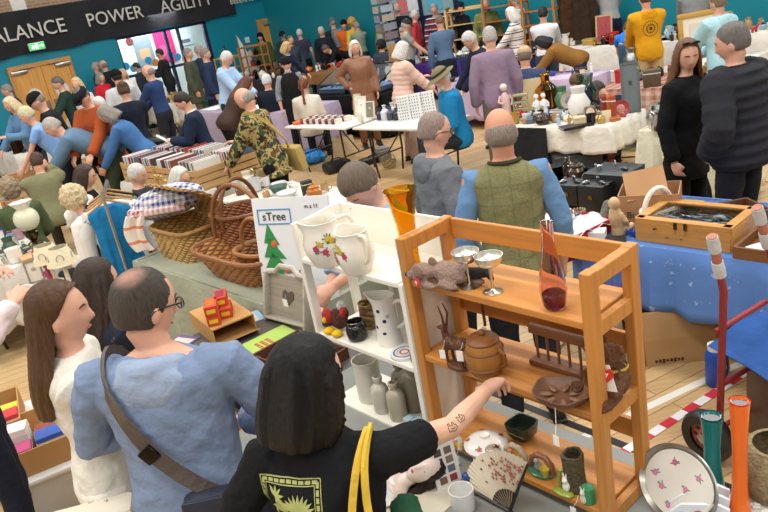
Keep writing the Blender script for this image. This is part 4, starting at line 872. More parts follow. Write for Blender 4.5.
for k in range(9): a = R(200+k*17.5); q.tube(crom([tuple(dm @ Vector((math.cos(a)*.05, math.sin(a)*.05, .0-.03*j+rg.uniform(-.004, .004)))+Vector((0, 0, .062))) for j in range(5)], 3), [.018+.004*math.sin(i*1.6) for i in range(13)], 8)
fuse(q, 'hair', mat('hair', '#2a1d17'), e, .005, 1, (.006, .015))
for s_ in (-1, 1):
    q = M(); q.sphere(dm @ Vector((s_*.018, .047, .006))+Vector((0, 0, .065)), (.007, .004, .005), 10, 0, dm); q.build('eye', mat('ceramic', '#3a2a20'), e)
q = M(); q.sphere(dm @ Vector((0, .054, -.034))+Vector((0, 0, .065)), (.008, .004, .004), 8, 0, dm); q.build('lips', mat('ceramic', '#c4505a'), e)
q = M(); rg = random.Random(9)
for k in range(9): q.sphere(dm @ Vector((rg.uniform(-.09, .09), rg.uniform(-.03, .03), -.15-.03*(k % 3)))+Vector((0, 0, .05)), (.07, .05, .045), 14)
for v in q.v: v.z = max(v.z, .002)
fuse(q, 'gown', mat('fabric', '#e6e5ea'), e, .008, 2, (.03, .05))
q = M(); q.sheet(lambda u, v: (u*.34-.2, v*.30-.2, .002+.003*math.sin(u*9+v*4)), 10, 8, .002); o = q.build('lace_mat', mat('paper', '#d9d2bd'), None, P(420, 492, TB+.003), SW); tag(o, 'cream lace mat under the porcelain doll', 'mat')
e.location.z = TB+.008
q = M(); q.box((0, 0, .012), (.08, .06, .024), bev=.006); q.sphere((.01, 0, .03), (.03, .022, .02), 12); o = q.build('toy_duck', mat('plastic', '#e3c53a'), None, S(404, 508, TB), .4); tag(o, 'yellow plastic toy at the near edge of the grey table', 'toy')
# white unit: flowered jugs, amber vase
def jug(p, lab, rz, k=1.0):
    e = item('flowered_jug', p, lab, 'jug', rz); q = M(); rs = []
    for r_, z in wall_prof([(.05, 0), (.054, .006), (.074, .05), (.078, .085), (.068, .125), (.060, .15), (.064, .168)], .005):
        rs.append([Vector((math.cos(a)*r_+(.020*max(0, math.cos(a+PI))**3*(-1) if z > .14 else 0), math.sin(a)*r_, z+(.012*max(0, -math.cos(a))**4 if z > .14 else 0)))*k for a in [2*PI*j/36 for j in range(36)]])
    q.rings(rs); q.build('body', mat('ceramic', '#ece6d8'), e)
    q = M(); q.tube([Vector(v)*k for v in crom([(.058, 0, .155), (.10, 0, .16), (.115, 0, .12), (.10, 0, .07), (.07, 0, .05)], 4)], .008*k, 8); q.build('handle', mat('ceramic', '#e7e0d0'), e)
    pt = []
    for a, z in ((250, .10), (286, .105), (262, .07), (300, .09), (238, .085), (275, .115)):
        a = R(a); r_ = (.0785 if z < .09 else .0775 if z <= .1 else .075); pt.append(((math.cos(a)*r_*k, math.sin(a)*r_*k, z*k), (math.cos(a), math.sin(a), 0)))
    flowers(e, pt, .013*k, ('#d6b13c', '#c2386a', '#d9c05c', '#5f7a3c')); return e
jug(S(329, 263, 1.445), 'larger cream jug with painted roses at the left of the white top shelf', R(10), 1.12); jug(S(359, 271, 1.445), 'smaller cream jug with painted roses turned beside the larger one', R(-62), 1.0)
e = item('amber_vase', S(397, 277, 1.445), 'tall amber glass vase with flared rim on the white unit', 'vase'); e.location = SL(-.19, .10, 1.445)
q = M(); q.lathe(wall_prof([(.03, 0), (.034, .01), (.03, .06), (.031, .13), (.036, .2), (.047, .27), (.062, .325)], .005), n=32); q.build('body', mat('glass', '#f6bd2c'), e); q = M(); q.lathe([(.026, .006), (.027, .03), (0, .034)], n=24); q.build('thick_base', mat('glass', '#7c2c14'), e)
e = item('plush_eagle', S(330, 331, 1.09), 'red and brown plush bird with yellow feet on the white middle shelf', 'soft toy', SW); FR, FB, FY = mat('curl', '#c8322b', None, 2.0), mat('curl', '#5a2e1e', None, 2.0), mat('fabric', '#e2b722')
e.location = SL(-.70, .07, 1.09)
q = M(); q.sphere((.0, 0, .055), (.042, .035, .05), 16); q.tube([(-.03, -.01, .05), (-.085, -.02, .025), (-.13, -.03, .01)], [.028, .022, .012], 10); q.tube([(.03, 0, .06), (.06, -.01, .10), (.065, -.01, .13)], [.022, .024, .012], 10); fuse(q, 'body', FB, e, .005, 1, (.006, .015))
for fn in (lambda q: q.sphere((-.035, -.03, .075), (.03, .022, .035), 14), lambda q: q.sphere((.07, -.02, .11), (.018, .014, .03), 12, 0, Matrix.Rotation(R(30), 3, 'Y')), lambda q: q.tube([(-.1, -.02, .03), (-.15, -.03, .018)], [.02, .009], 8)): q = M(); fn(q); q.build('red_feathers', FR, e)
q = M(); q.sphere((.045, -.005, .13), (.022, .02, .022), 12); q.build('white_head', mat('curl', '#e8e4dc', None, 2.0), e)
for s_ in (-1, 1): q = M(); q.sphere((.01+s_*.028, -.05, .016), (.024, .026, .015), 12); q.build('foot', FY, e)
q = M(); q.sphere((-.03, -.055, .065), (.009, .012, .014), 10); q.build('beak', FY, e)
lathe1('black_pot', SL(-.565, .055, 1.09), wall_prof([(.036, 0), (.044, .01), (.047, .045), (.042, .065), (.034, .072), (.036, .085)], .005), mat('ceramic', '#1d1b1a'), 'squat black glazed pot beside the plush bird', 'pot')
lathe1('woven_pot', SL(-.60, .17, 1.09), wall_prof([(.042, 0), (.05, .05), (.046, .10), (.048, .115)], .005), mat('wicker', '#8a6a34'), 'brown woven pot standing behind the black glazed pot', 'pot')
e = item('dotted_jug', SL(-.41, .10, 1.09), 'tall white jug with blue dots on the white middle shelf', 'jug', R(-30)); q = M(); rs = []
for r_, z in wall_prof([(.052, 0), (.053, .01), (.049, .06), (.046, .12), (.047, .18), (.051, .215)], .005): rs.append([Vector((math.cos(a)*r_-(.03*max(0, -math.cos(a))**5 if z > .19 else 0), math.sin(a)*r_, z+(.012*max(0, -math.cos(a))**4 if z > .19 else 0))) for a in [2*PI*j/36 for j in range(36)]])
q.rings(rs); q.build('body', mat('ceramic', '#eae6dc'), e); q = M(); q.tube(crom([(.044, 0, .185), (.08, 0, .195), (.095, 0, .15), (.085, 0, .10), (.047, 0, .075)], 4), .0075, 8); q.build('handle', mat('ceramic', '#eae6dc'), e)
q = M()
for a, z, c in ((265, .165, 0), (290, .12, 0), (240, .09, 0), (280, .065, 0), (232, .14, 1), (310, .14, 1), (255, .03, 1)):
    a = R(a); r_ = .0505-.004*min(1, z/.1); q.sphere((math.cos(a)*r_, math.sin(a)*r_, z), (.0085, .0012, .0085), 10, c, Matrix.Rotation(a+PI/2, 3, 'Z'))
q.build('painted_dots', [mat('ceramic', '#22326b'), mat('ceramic', '#a9b3bd')], e)
lathe1('blue_vase', SL(-.255, .15, 1.09), wall_prof([(.03, 0), (.042, .02), (.044, .07), (.035, .125), (.033, .14)], .005), mat('ceramic', '#27447f'), 'mottled blue pottery vase at the right end of the white middle shelf', 'vase')
e = item('trivet', SL(-.285, .0+.06, 1.09), 'round white trivet with red and blue rings lying on the white middle shelf', 'trivet'); q = M(); q.lathe([(.0, 0), (.058, 0), (.06, .006), (.058, .012), (0, .012)], n=32); q.build('disc', mat('ceramic', '#dedcda'), e)
for r_, c in ((.045, '#4a6a9c'), (.032, '#c9b9a4'), (.02, '#b34a44')): q = M(); q.lathe([(r_-.006, .0122), (r_-.005, .0135), (r_, .0135), (r_+.001, .0122)], n=30, cap=False); q.build('ring', mat('ceramic', c), e)
e = item('grey_dice', SL(-.205, .055, 1.09), 'small grey cube money box beside the round trivet', 'money box', R(-20)); q = M(); q.box((0, 0, .024), (.048, .048, .048), bev=.005); q.build('cube_box', mat('ceramic', '#6f7375'), e)
q = M()
for x, z in ((-.013, .012), (.013, .012), (-.013, .036), (.013, .036)): q.sphere((x, -.024, z), (.004, .001, .004), 8)
q.build('pips', CER, e)
# stoneware below
lathe1('stoneware_cylinder', SL(-.62, .10, .752), wall_prof([(.058, 0), (.06, .01), (.058, .12), (.06, .20)], .006), mat('ceramic', '#d9d4c6'), 'large pale stoneware cylinder vase at the left of the white low shelf', 'vase')
def bottle(p, lab, k, c): return lathe1('stoneware_bottle', p, [(r_*k, z*k) for r_, z in [(0, 0), (.037, 0), (.039, .005), (.039, .105), (.034, .122), (.016, .138), (.015, .150), (.021, .154), (.021, .168), (.014, .17), (.013, .15), (0, .148)]], mat('ceramic', c), lab, 'bottle', n=28)
bottle(SL(-.50, .06, .752), 'pale grey stoneware bottle at the front left of the low shelf', 1.0, '#c9c4b6'); bottle(SL(-.40, .06, .752), 'tan grey stoneware bottle at the front of the low shelf', 1.02, '#b5ab95'); bottle(SL(-.395, .155, .752), 'largest grey brown stoneware bottle at the back of the low shelf', 1.42, '#8f8672'); bottle(SL(-.48, .17, .752), 'slim grey brown stoneware bottle behind the pale bottle', 1.1, '#8b836f'); bottle(SL(-.44, .115, .752), 'narrow tan stoneware bottle squeezed between the front pair', .85, '#a8997a')
q = M(); q.lathe(wall_prof([(.05, 0), (.07, .01), (.078, .06), (.075, .12), (.078, .16)], .006), n=30, sy=.6); tag(q.build('teal_glass_vase', mat('glass', '#2f6673'), None, SL(-.235, .16, .752), SW), 'smoky teal glass vase at the right end of the white low shelf', 'vase')
e = item('toy_blocks', SL(-.30, .045, .752), 'pale blue and white block ornament with a yellow star on the low shelf', 'ornament', SW); q = M(); q.box((-.02, 0, .02), (.038, .04, .04), bev=.006); q.box((.02, .01, .02), (.038, .04, .04), bev=.006); q.build('blocks', mat('ceramic', '#a9c4cc'), e); q = M(); q.sphere((-.02, -.03, .012), (.02, .008, .012), 8); q.build('star', mat('plastic', '#e2c258'), e)
q = M(); q.box((0, 0, .004), (.19, .13, .008)); q.box((0, 0, .012), (.17, .11, .008)); tag(q.build('white_booklet', mat('paper', '#e3e0d6'), None, SL(-.33, -.13, TB), .35), 'white booklet lying beside the porcelain doll', 'booklet')
# right front table with glass and china
# ---------------------------------------------------------------- the crowd
# nearest group in the foreground
gw = person(52, 283, 78, 'young woman in cream hoodie with long wavy brown half-up hair', top='#dfdace', bot='#e6e2d8', hair='halfup', hc='#54381f', fem=1, nod=2, lean=3, aL='down', aR='front', key='cream', s=.99)
bag(gw, (.26, -.06, -.14), (.12, .34, .36), mat('speckle', '#e4dac6', '#5a4058', 1.6), 'tote_bag', flap=False)
dg = person(96, 259, 48, 'woman with straight dark brown hair in dotted navy top', top=('speckle', '#1b2233', '#6d7486'), bot='#1d2230', hair='long', hc='#3a2c24', fem=1, nod=10, lean=4, aL='front', aR='front', s=.91)
bh = person(144, 268, 6, 'balding man in blue hoodie with black glasses and crossbody bag', top='#7a8ba8', bot='#2b3040', hair='thin', hc='#4a423b', glasses=True, hood='#93a3bc', nod=10, yaw=40, lean=8, aL=(-.12, .24, 1.12), aR=(.16, .26, 1.05), key='blue', bulk=.008, s=1.03, belly=.02, wide=1.22, elbow=2.2)
BR = mat('leather', '#4a3f39')
strap(bh, [(-.13, .10, .47), (-.16, .02, .54), (-.13, -.11, .45), (-.02, -.165, .28), (.10, -.185, .17), (.19, -.17, .10)], .045, BR, 'bag_strap')
o, p_, rm = bag(bh, (.20, -.19, .02), (.27, .08, .25), mat('leather', '#1f2433'), 'crossbody_bag', rz=.15)
q = M(); q.box(p_+rm @ Vector((-.02, -.052, .07)), (.05, .002, .009), 0, rm); q.build('maker_mark', mat('paint', '#c9ccd2'), o)
q = M(); q.box(bh['H']+bh['t']*.27+bh['f']*(-.178)+Vector((-.015, 0, 0)), (.052, .014, .05), 0, Matrix.Rotation(-.6, 3, 'Y'), bev=.004); q.build('strap_buckle', mat('metal', '#2b2725'), bh['root'])
hw_ = P(486, 391, 1.215)
bw = person(307, 337, 14, 'woman with black bob in black tee reaching out to the oak biscuit barrel', top='#17171a', bot='#2a3440', hair='bob', hc='#0a090b', fem=1, sleeve='short', nod=8, yaw=38, lean=8, vox=.0045, aL='pocket', aR=('w', hw_), key='bob', curlR=.75, armS=1.08, s=.98, nR=(.35, .6, -.7), skin='#dcae94')
YL = mat('fabric', '#d9b544')
strap(bw, [(.10, .10, .44), (.135, .0, .535), (.12, -.10, .47), (.10, -.15, .32), (.12, -.17, .14), (.17, -.17, -.02)], .017, YL, 'bag_strap', .005); strap(bw, [(.105, .11, .44), (.145, .01, .54), (.14, -.09, .47), (.15, -.135, .32), (.20, -.15, .16), (.22, -.15, -.02)], .017, YL, 'bag_strap', .005)
bag(bw, (.22, -.17, -.12), (.30, .10, .26), mat('fabric', '#8c7767'), 'shoulder_bag', rz=-.3, flap=False)
# green coat tied round her lower back
q = M(); q.tube(crom([(-.20, .16, 1.24), (-.26, .0, 1.24), (-.21, -.13, 1.16), (0, -.19, 1.05), (.17, -.15, 1.10), (.215, 0, 1.14), (.17, .14, 1.16)], 5), [.045]*31, 12); q.sphere((0, -.17, .96), (.22, .05, .2), 16); fuse(q, 'coat_at_waist', mat('fabric', '#2f5a41'), bw['root'], .01, 3, (.02, .09))
# tattoos on the forearm
def tattoo(I, idx, u, pts, w=.0022):
    sd, S_, E_, W_, dv, nv, c = I['arms'][idx]; ax = (W_-E_).normalized() if u >= 0 else (E_-S_).normalized(); base = E_.lerp(W_, u) if u >= 0 else S_.lerp(E_, 1+u)
    vw = ((I['rz'].inverted() @ (CAM-I['loc']))/I['s']-base); vw = (vw-ax*vw.dot(ax)).normalized(); sx = ax; sy = ax.cross(vw)
    def cb(o):
        bv = BVHTree.FromObject(o, bpy.context.evaluated_depsgraph_get()); out = []
        for line in pts:
            L_ = []
            for x, y in line:
                st = base+sx*x+sy*y+vw*.12; hit = bv.ray_cast(st, -vw, .2)
                if hit[0] is not None: L_.append(hit[0]+vw*.0008)
            out.append(L_)
        q = M(); [q.tube(l_, w*.5, 5) for l_ in out if len(l_) > 1]; q.build('tattoo', mat('paint', '#3a302e'), I['root'])
    return cb
an = [[(-.02, .0), (-.016, .012), (-.004, .010), (.004, .014), (.016, .012), (.022, .004), (.018, -.004), (.012, -.003), (.010, -.012), (.004, -.011), (.003, -.003), (-.008, -.004), (-.010, -.012), (-.016, -.011), (-.016, -.003), (-.02, 0)], [(-.006, .004), (.004, .006), (.012, .003)]]
_t = [tattoo(bw, 1, -.12, an), tattoo(bw, 1, .06, [[(x*.9, y*.9) for x, y in l_] for l_ in an])]
for i, (o, a) in enumerate(_pend):
    if o == bw['body']: _pend[i] = (o, lambda o_: [c(o_) for c in _t])
# printed panel on the back of the black tee
def back_print(I, obj, shapes, cols, cx, cz, name, dirv=(0, 1, 0)):
    def cb(o):
        bv = BVHTree.FromObject(o, bpy.context.evaluated_depsgraph_get()); q = M(); X = Vector((1, 0, 0)); t = I['t']; d = I['f']; og = I['H']+t*cz+X*cx-d*.6
        for k, poly in shapes:
            n = len(poly); c = (sum(x for x, y in poly)/n, sum(y for x, y in poly)/n); pts = []
            P3 = []
            for x, y in list(poly)+[c]:
                h = bv.ray_cast(og+X*x+t*y, d, 1.2)
                P3.append((h[0]-d*.0025) if h[0] is not None else None)
            if any(p is None for p in P3): continue
            q.add(P3+[p+d*.0018 for p in P3], [(i, (i+1) % n, n) for i in range(n)]+[((i+1) % n+n+1, i+n+1, 2*n+1) for i in range(n)]+[(i, i+n+1, (i+1) % n+n+1, (i+1) % n) for i in range(n)], k)
        if q.v: q.build(name, [mat('paint', c) for c in cols], I['root'], smooth=False)
    for i, (o, a) in enumerate(_pend):
        if o == obj: _pend[i] = (o, cb)
def rect(x0, x1, y0, y1): return [(x0, y0), (x1, y0), (x1, y1), (x0, y1)]
def leafp(x, y, a, l, w): c, s = math.cos(a), math.sin(a); return [(x+c*u-s*v, y+s*u+c*v) for u, v in ((0, 0), (l*.35, w), (l*.7, w*.8), (l, 0), (l*.7, -w*.8), (l*.35, -w))]
sh_ = []; PS = .64
for y in (.11, -.13): sh_ += [(0, rect(x, x+.022, y, y+.012)) for x in [-.125+.028*i for i in range(9)]]
for x in (-.13, .115): sh_ += [(0, rect(x, x+.012, y, y+.02)) for y in [-.12+.027*i for i in range(9)]]
for x0, x1, y0, y1 in ((-.135, .135, .128, .132), (-.135, .135, -.142, -.138), (-.137, -.133, -.14, .13), (.133, .137, -.14, .13), (-.112, .11, .102, .105), (-.113, -.11, -.12, .105), (.107, .11, -.12, .105)):
    for i in range(6):
        if x1-x0 > y1-y0: sh_.append((0, rect(lerp(x0, x1, i/6), lerp(x0, x1, (i+1)/6), y0, y1)))
        else: sh_.append((0, rect(x0, x1, lerp(y0, y1, i/6), lerp(y0, y1, (i+1)/6))))
for i in range(9): sh_.append((0, leafp(.035, .0+.0, R(20+i*17), .075, .0075)))
for i in range(6): sh_.append((0, leafp(-.07, .055, R(-60+i*36), .045, .006)))
sh_ += [(0, leafp(-.085, .015, R(5), .10, .02)), (0, leafp(-.01, .02, R(40), .035, .008)), (0, leafp(-.07, .012, R(-80), .03, .005)), (0, leafp(-.03, .01, R(-95), .03, .005))]
for i in range(3): sh_.append((0, rect(-.06+i*.05, -.025+i*.05, -.10, -.035)))
for i in range(7): sh_.append((0, leafp(-.10+i*.03, -.115, R(90-20*(i % 3)), .04, .006)))
back_print(bw, bw['top'], [(k_, [(x*PS, y*PS) for x, y in pl]) for k_, pl in sh_], ('#a3a765',), -.06, .375, 'printed_panel')
pw_ = person(-62, 262, 62, 'person in pale pink lace blouse holding a white cloth at the left edge', top='#dcc9c9', bot='#1d2130', hair='long', hc='#6b4a34', fem=1, aR=('w', PD(12, 304, 3.15)), aL=('w', PD(-4, 270, 3.35)), lean=8, s=.97)
# two men behind the shelves and the stooping one
vm = person(497, 107, 6, 'bald man in olive tweed waistcoat over rolled blue denim shirt', top=('windowpane', '#7d7a52', '#55603e'), bot='#23262e', hair='bald', hc='#8c7f74', sleeve='none', under='#6a8fb8', nod=8, lean=4, aL='down', aR='down', bulk=.008, hem=-.06, name='waistcoat', key='vest', s=1.04, collar='#3d3a2a', belly=.02, skin='#cf9478')
hm_ = person(436, 111, 72, 'shaven-headed man in grey hoodie and glasses', top='#75787d', bot='#24262c', hair='buzz', hc='#9a867b', glasses=True, hood='#6c7075', nod=10, aL='down', aR='down', bulk=.008, hem=-.09, s=1.0)
st = person(344, 177, 232, 'man in pale blue shirt stooping behind the white shelf unit', top='#8fb0dc', bot='#2f3540', hair='thick', hc='#6f6052', lean=22, nod=34, aR='table', aL=('w', P(328, 292, 1.20)), sleeve='rolled', s=1.0, curlL=.7)
# couple on the right
bc = person(688, 40, 152, 'woman in long black coat with sunglasses pushed into her long brown hair', top='#141416', bot='#151517', hair='wavy', hc='#6a452c', fem=1, nod=8, yaw=35, hem=-.24, bulk=.01, aL='front', aR='down', s=.99, name='coat', key='coat')
q = M(); I_ = bc
for s_ in (-1, 1): q.sphere(I_['HC']+I_['hm'] @ Vector((s_*.034, .07, .122)), (.03, .012, .022), 12, 0, I_['hm'] @ Matrix.Rotation(R(-50), 3, 'X'))
q.tube([I_['HC']+I_['hm'] @ Vector(v) for v in ((-.06, .06, .12), (0, .08, .125), (.06, .06, .12))], .004, 6); q.build('sunglasses', mat('plastic', '#131318'), I_['root'])
q = M(); c_ = I_['H']+I_['t']*.30
pm = person(727, 24, 330, 'grey-haired man in black quilted puffer jacket seen from behind', top='#2a2b31', tk='puffer', bot='#1f2025', hair='short', hc='#6d6763', nod=10, yaw=-22, bulk=.05, hem=-.10, aL='pocket', aR='pocket', collar='#25262b', s=1.06, belly=.02, wide=1.12)
# man in camouflage and the record stall
cm = person(236, 90, 288, 'balding grey man in camouflage jacket with khaki satchel', k=0.94, top=('camo', '#4a5230'), bot='#17181a', hair='bald', hc='#9a938c', nod=26, lean=12, bulk=.015, hem=-.14, aL='front', aR='chest', s=1.0, name='jacket')
KH = mat('fabric', '#b39a5f'); strap(cm, [(-.14, .10, .46), (-.15, 0, .55), (-.10, -.12, .42), (.05, -.17, .2), (.19, -.12, .02)], .035, KH, 'satchel_strap'); o, p_, rm = bag(cm, (.22, -.10, -.06), (.34, .09, .27), KH, 'satchel', rz=1.0)
nj = person(175, 95, 262, 'dark-haired man in navy jacket reading a white sheet by the record crates', k=1.02, top='#1f2a3f', bot='#23262e', hair='short', hc='#2c2320', nod=28, lean=10, bulk=.01, aL='chest', aR='front', collar='#e8e4df', s=1.0)
def held_sheet(I, w=.15, h_=.2, c='#e9e7e2', name='paper_sheet', lab='white sheet of paper held by the man in the navy jacket', cat='paper'):
    W_ = I['arms'][0][3]; q = M(); q.box((0, 0, 0), (w, .003, h_), 0, Matrix.Rotation(R(-50), 3, 'X')); o = q.build(name, mat('paper', c), None, I['loc']+I['rz'] @ ((W_+Vector((.05, .10, .03)))*I['s']), I['root'].rotation_euler.z, smooth=False); return tag(o, lab, cat)
held_sheet(nj)
dj = person(98, 110, 268, 'grey-haired woman in blue denim jacket bending with a black hip bag', k=0.92, top='#456fa3', bot='#20242c', hair='bob', hc='#8a8379', fem=1, lean=34, nod=22, bulk=.012, hem=-.12, aL='front', aR='chest', s=.98); bag(dj, (.2, -.12, -.02), (.30, .10, .2), mat('leather', '#2a2b2e'), 'hip_bag', rz=1.2)
dn = person(43, 122, 262, 'grey-haired man in faded denim shirt bent low over the left stall', k=0.8, top='#627d97', bot='#3e4634', hair='short', hc='#b5aca2', lean=62, nod=-2, bulk=.012, aL='table', aR='table', s=1.0)
person(28, 95, 248, 'man in black cap and black zip jacket at the left stall', k=0.77, top='#1e1f22', bot='#25262b', hair='short', hc='#8a7a6c', hat='cap', hatc='#17171a', lean=16, nod=24, bulk=.012, aL='front', aR='front', s=1.05)
person(75, 91, 205, 'man in rust suede jacket and black flat cap looking down', k=0.8, top='#a8502a', bot='#3c4433', hair='short', hc='#6a6058', hat='flat', hatc='#1c1d22', lean=14, nod=30, bulk=.02, aL='front', aR='front', s=1.05, hem=-.16)
person(53, 78, 245, 'man in dark green jumper standing before the double doors', k=0.76, top='#27403a', bot='#22242a', hair='short', hc='#5f5a55', lean=8, nod=18, aL='front', aR='front', s=1.03)
person(3, 85, 255, 'grey-haired person in navy coat at the top left edge', k=0.76, top='#1f2736', bot='#20232a', hair='short', hc='#8b8581', lean=10, bulk=.01, s=1.03)
person(5, 99, 220, 'blonde woman in denim jacket over black top', k=0.82, top='#5f86ae', bot='#26303e', hair='bob', hc='#d8c39c', fem=1, lean=12, nod=18, bulk=.01, aL='chest', aR='front', s=1.0)
person(19, 109, 262, 'short fair-haired woman in light blue short-sleeved top bending', k=0.84, top='#86aee6', bot='#262b38', hair='short', hc='#d9c9a5', fem=1, lean=26, nod=14, sleeve='short', aL='front', aR='front', s=1.0)
person(74, 78, 190, 'blonde woman in white and purple top near the double doors', k=0.82, top='#e1dce2', bot='#4a3f66', hair='bob', hc='#dcb88a', fem=1, s=1.0)
person(100, 73, 120, 'woman in bright red jacket below the corridor window', top='#d2263a', bot='#25262c', hair='bob', hc='#8f8a85', fem=1, nod=12, bulk=.01, s=1.0)
person(96, 62, 60, 'grey-haired man in dark gilet over white shirt by the teal wall', top='#3d434b', bot='#22252b', hair='short', hc='#9d9995', sleeve='none', under='#d4d8dc', bulk=.012, name='gilet', s=1.0)
person(101, 60, 300, 'bald man in dark jacket standing close behind the grey gilet', k=0.96, top='#22242a', bot='#22242a', hair='bald', hc='#7d7169', bulk=.01, s=1.03)
person(121, 82, 338, 'woman with hair tied up in navy jumper and pale jeans', k=0.82, top='#1c2130', bot='#8fb0d2', hair='updo', hc='#55402f', fem=1, nod=14, lean=5, aL='front', aR='front', bulk=.012, s=1.0)
person(114, 70, 330, 'person in black knitted hat and pale grey hoodie', k=0.82, top='#c3c6ca', bot='#2c2f36', hair='short', hc='#1a1a1c', hat='beanie', hatc='#121214', bulk=.015, hood='#c3c6ca', s=1.04)
person(122, 69, 150, 'blonde woman in white blouse behind the black knitted hat', top='#ece9e4', bot='#2f323a', hair='bob', hc='#cbb389', fem=1, s=1.0)
person(100, 99, 140, 'white-haired person in black coat ducking behind the navy jumper', k=0.86, top='#1b1c1f', bot='#1d1e22', hair='short', hc='#e2ddd4', lean=34, nod=14, bulk=.01, s=1.0)
person(134, 63, 275, 'dark-haired man in charcoal jacket below the blue dot stickers', top='#34383f', bot='#23252b', hair='short', hc='#2a2624', bulk=.01, nod=14, s=1.0)
person(144, 65, 285, 'bald bearded man in royal navy jumper', k=0.8, top='#2a3f6b', bot='#23262e', hair='bald', hc='#8d8078', nod=16, aL='front', aR='front', s=1.03, beard='#b9b1a6')
person(157, 49, 270, 'dark-haired man in open black jacket before the pink poster', k=0.8, top='#2b2c30', bot='#24262c', hair='short', hc='#3a2c24', bulk=.015, aL='chest', aR='chest', nod=10, s=1.03)
person(188, 48, 95, 'grey-haired man in long olive coat by the glass doors', k=0.73, top='#4d5243', bot='#5d5a44', hair='short', hc='#8b857e', bulk=.02, hem=-.3, name='coat', s=1.0)
person(199, 45, 80, 'grey-haired man in navy coat furthest of the pair by the corridor glass', k=0.78, top='#2c3a58', bot='#242831', hair='short', hc='#9d968e', bulk=.015, hem=-.15, s=1.02)
person(205, 48, 85, 'brown-grey haired man in navy coat nearest of the pair by the corridor glass', k=0.76, top='#283450', bot='#23262e', hair='short', hc='#84786e', bulk=.015, hem=-.15, s=1.0)
lb = person(229, 52, 110, 'white-haired man in light blue hoodie with grey shoulder bag', k=0.77, top='#a9c6ea', bot='#2b2f38', hair='short', hc='#d8d4cf', nod=26, lean=12, bulk=.015, hood='#a9c6ea', aL='front', aR='front', s=1.0); bag(lb, (-.2, -.08, -.02), (.3, .1, .24), mat('fabric', '#4a4a4c'), 'shoulder_bag', rz=1.2)
person(250, 78, 60, 'person in shaggy dark brown fur coat stooping over the stall', top=('curl', '#3b2116'), bot='#1d1a1a', hair='long', hc='#5a2f1c', fem=1, lean=46, nod=10, bulk=.035, s=1.0, name='fur_coat')
person(266, 74, 20, 'white-haired man in navy jacket seated with his back to us', top='#1d2330', bot='#22252d', hair='short', hc='#dcd9d4', pose='sit', bulk=.012, aL='lap', aR='lap', s=1.05)
person(285, 58, 172, 'white-bearded man in black beanie and grey-sleeved black top', k=1.1, top='#1d1e20', bot='#1f2024', hair='short', hc='#cfcac4', hat='beanie', hatc='#18181b', nod=16, sleeve='none', under='#8e9399', aL='down', aR='down', beard='#d6d2cc', s=1.0, hem=-.1, bulk=.008)
person(302, 78, 8, 'woman with auburn plait in cream jumper seated on a black chair', k=1.05, top='#d9d2c4', bot='#23252c', hair='braid', hc='#6e3a20', fem=1, pose='sit', aL='lap', aR='lap', bulk=.012, s=1.05)
person(288, 42, 118, 'blonde woman in navy cardigan with pale scarf', top='#20283a', bot='#23252c', hair='bob', hc='#c9ab78', fem=1, nod=22, lean=10, aL='front', aR='front', s=1.0, collar='#d5d7d8')
person(299, 29, 15, 'grey-haired man in dark short-sleeved shirt standing at the wall', top='#3b3a4d', bot='#17181a', hair='short', hc='#c9c5c1', sleeve='short', aL='down', aR='down', s=1.03)
person(259, 33, 190, 'person in black hat and olive coat behind the wooden display racks', top='#4d5a36', bot='#23252b', hair='long', hc='#1d1a1a', hat='beanie', hatc='#17171a', collar='#d9d4cc', bulk=.012, s=1.02)
person(281, 31, 200, 'man in dark cap beside the single wooden door', top='#3a4048', bot='#23252b', hair='short', hc='#6d645c', hat='cap', hatc='#25262c', s=1.0)
person(290, 36, 160, 'woman with olive-brown hair below the single wooden door', top='#394552', bot='#23252b', hair='bob', hc='#7a6a4c', fem=1, s=.98)
person(343, 20, 178, 'man in orange jacket and black knitted cap facing the camera', top='#d9692e', bot='#1f2638', hair='short', hc='#3b3029', hat='beanie', hatc='#1b1b1f', aL='chest', aR='hip', beard='#8d8078', bulk=.02, nod=10, s=1.03)
bp = person(331, 18, 335, 'man in grey flat cap with grey rucksack', top='#2a2d33', bot='#24262c', hair='short', hc='#8b847d', hat='flat', hatc='#5a6670', s=1.03); bag(bp, (0, -.20, .30), (.32, .16, .42), mat('fabric', '#878b8e'), 'rucksack')
person(320, 27, 200, 'white-haired person in black coat left of the grey rucksack', k=0.97, top='#222630', bot='#22252c', hair='short', hc='#cac6c2', s=1.0, bulk=.01)
person(322, 47, 250, 'man in black jumper bending down near the hall corner', top='#1b1c1f', bot='#1e1f24', hair='short', hc='#55504c', lean=70, nod=0, aL='table', aR='table', s=1.0)
person(355, 22, 330, 'grey-haired man in sage green tee', top='#8d9a86', bot='#34383f', hair='short', hc='#8f8a84', sleeve='short', nod=14, aL='front', aR='front', s=1.0)
person(350, 18, 320, 'curly blonde woman in yellow top behind the orange jacket', top='#d9c24a', bot='#34383f', hair='curly', hc='#c99a4a', fem=1, s=.98)
person(354, 41, 172, 'white-haired woman in brown leather jacket facing the camera', top='#8c6046', tk='leather', bot='#7a5238', hair='bob', hc='#dcd6cc', fem=1, nod=14, aL='down', aR='hip', bulk=.025, hem=-.3, s=1.0, name='jacket')
person(383, 16, 5, 'grey-haired woman in olive coat before the card spinner', top='#86792c', bot='#3a3a30', hair='bob', hc='#9a948c', fem=1, bulk=.02, hem=-.35, name='coat', s=1.0)
person(396, 3, 10, 'bald man in black tee by the blue window frame', top='#1c1f29', bot='#23262e', hair='bald', hc='#b5aaa0', sleeve='short', aL='down', aR='down', s=1.04)
person(408, 19, 95, 'man in grey tee and dark cap facing the purple cloth', top='#9a9c9a', bot='#23262e', hair='short', hc='#b5aea6', hat='cap', hatc='#3a3833', sleeve='short', nod=20, aL='front', aR='front', s=1.02, belly=.03)
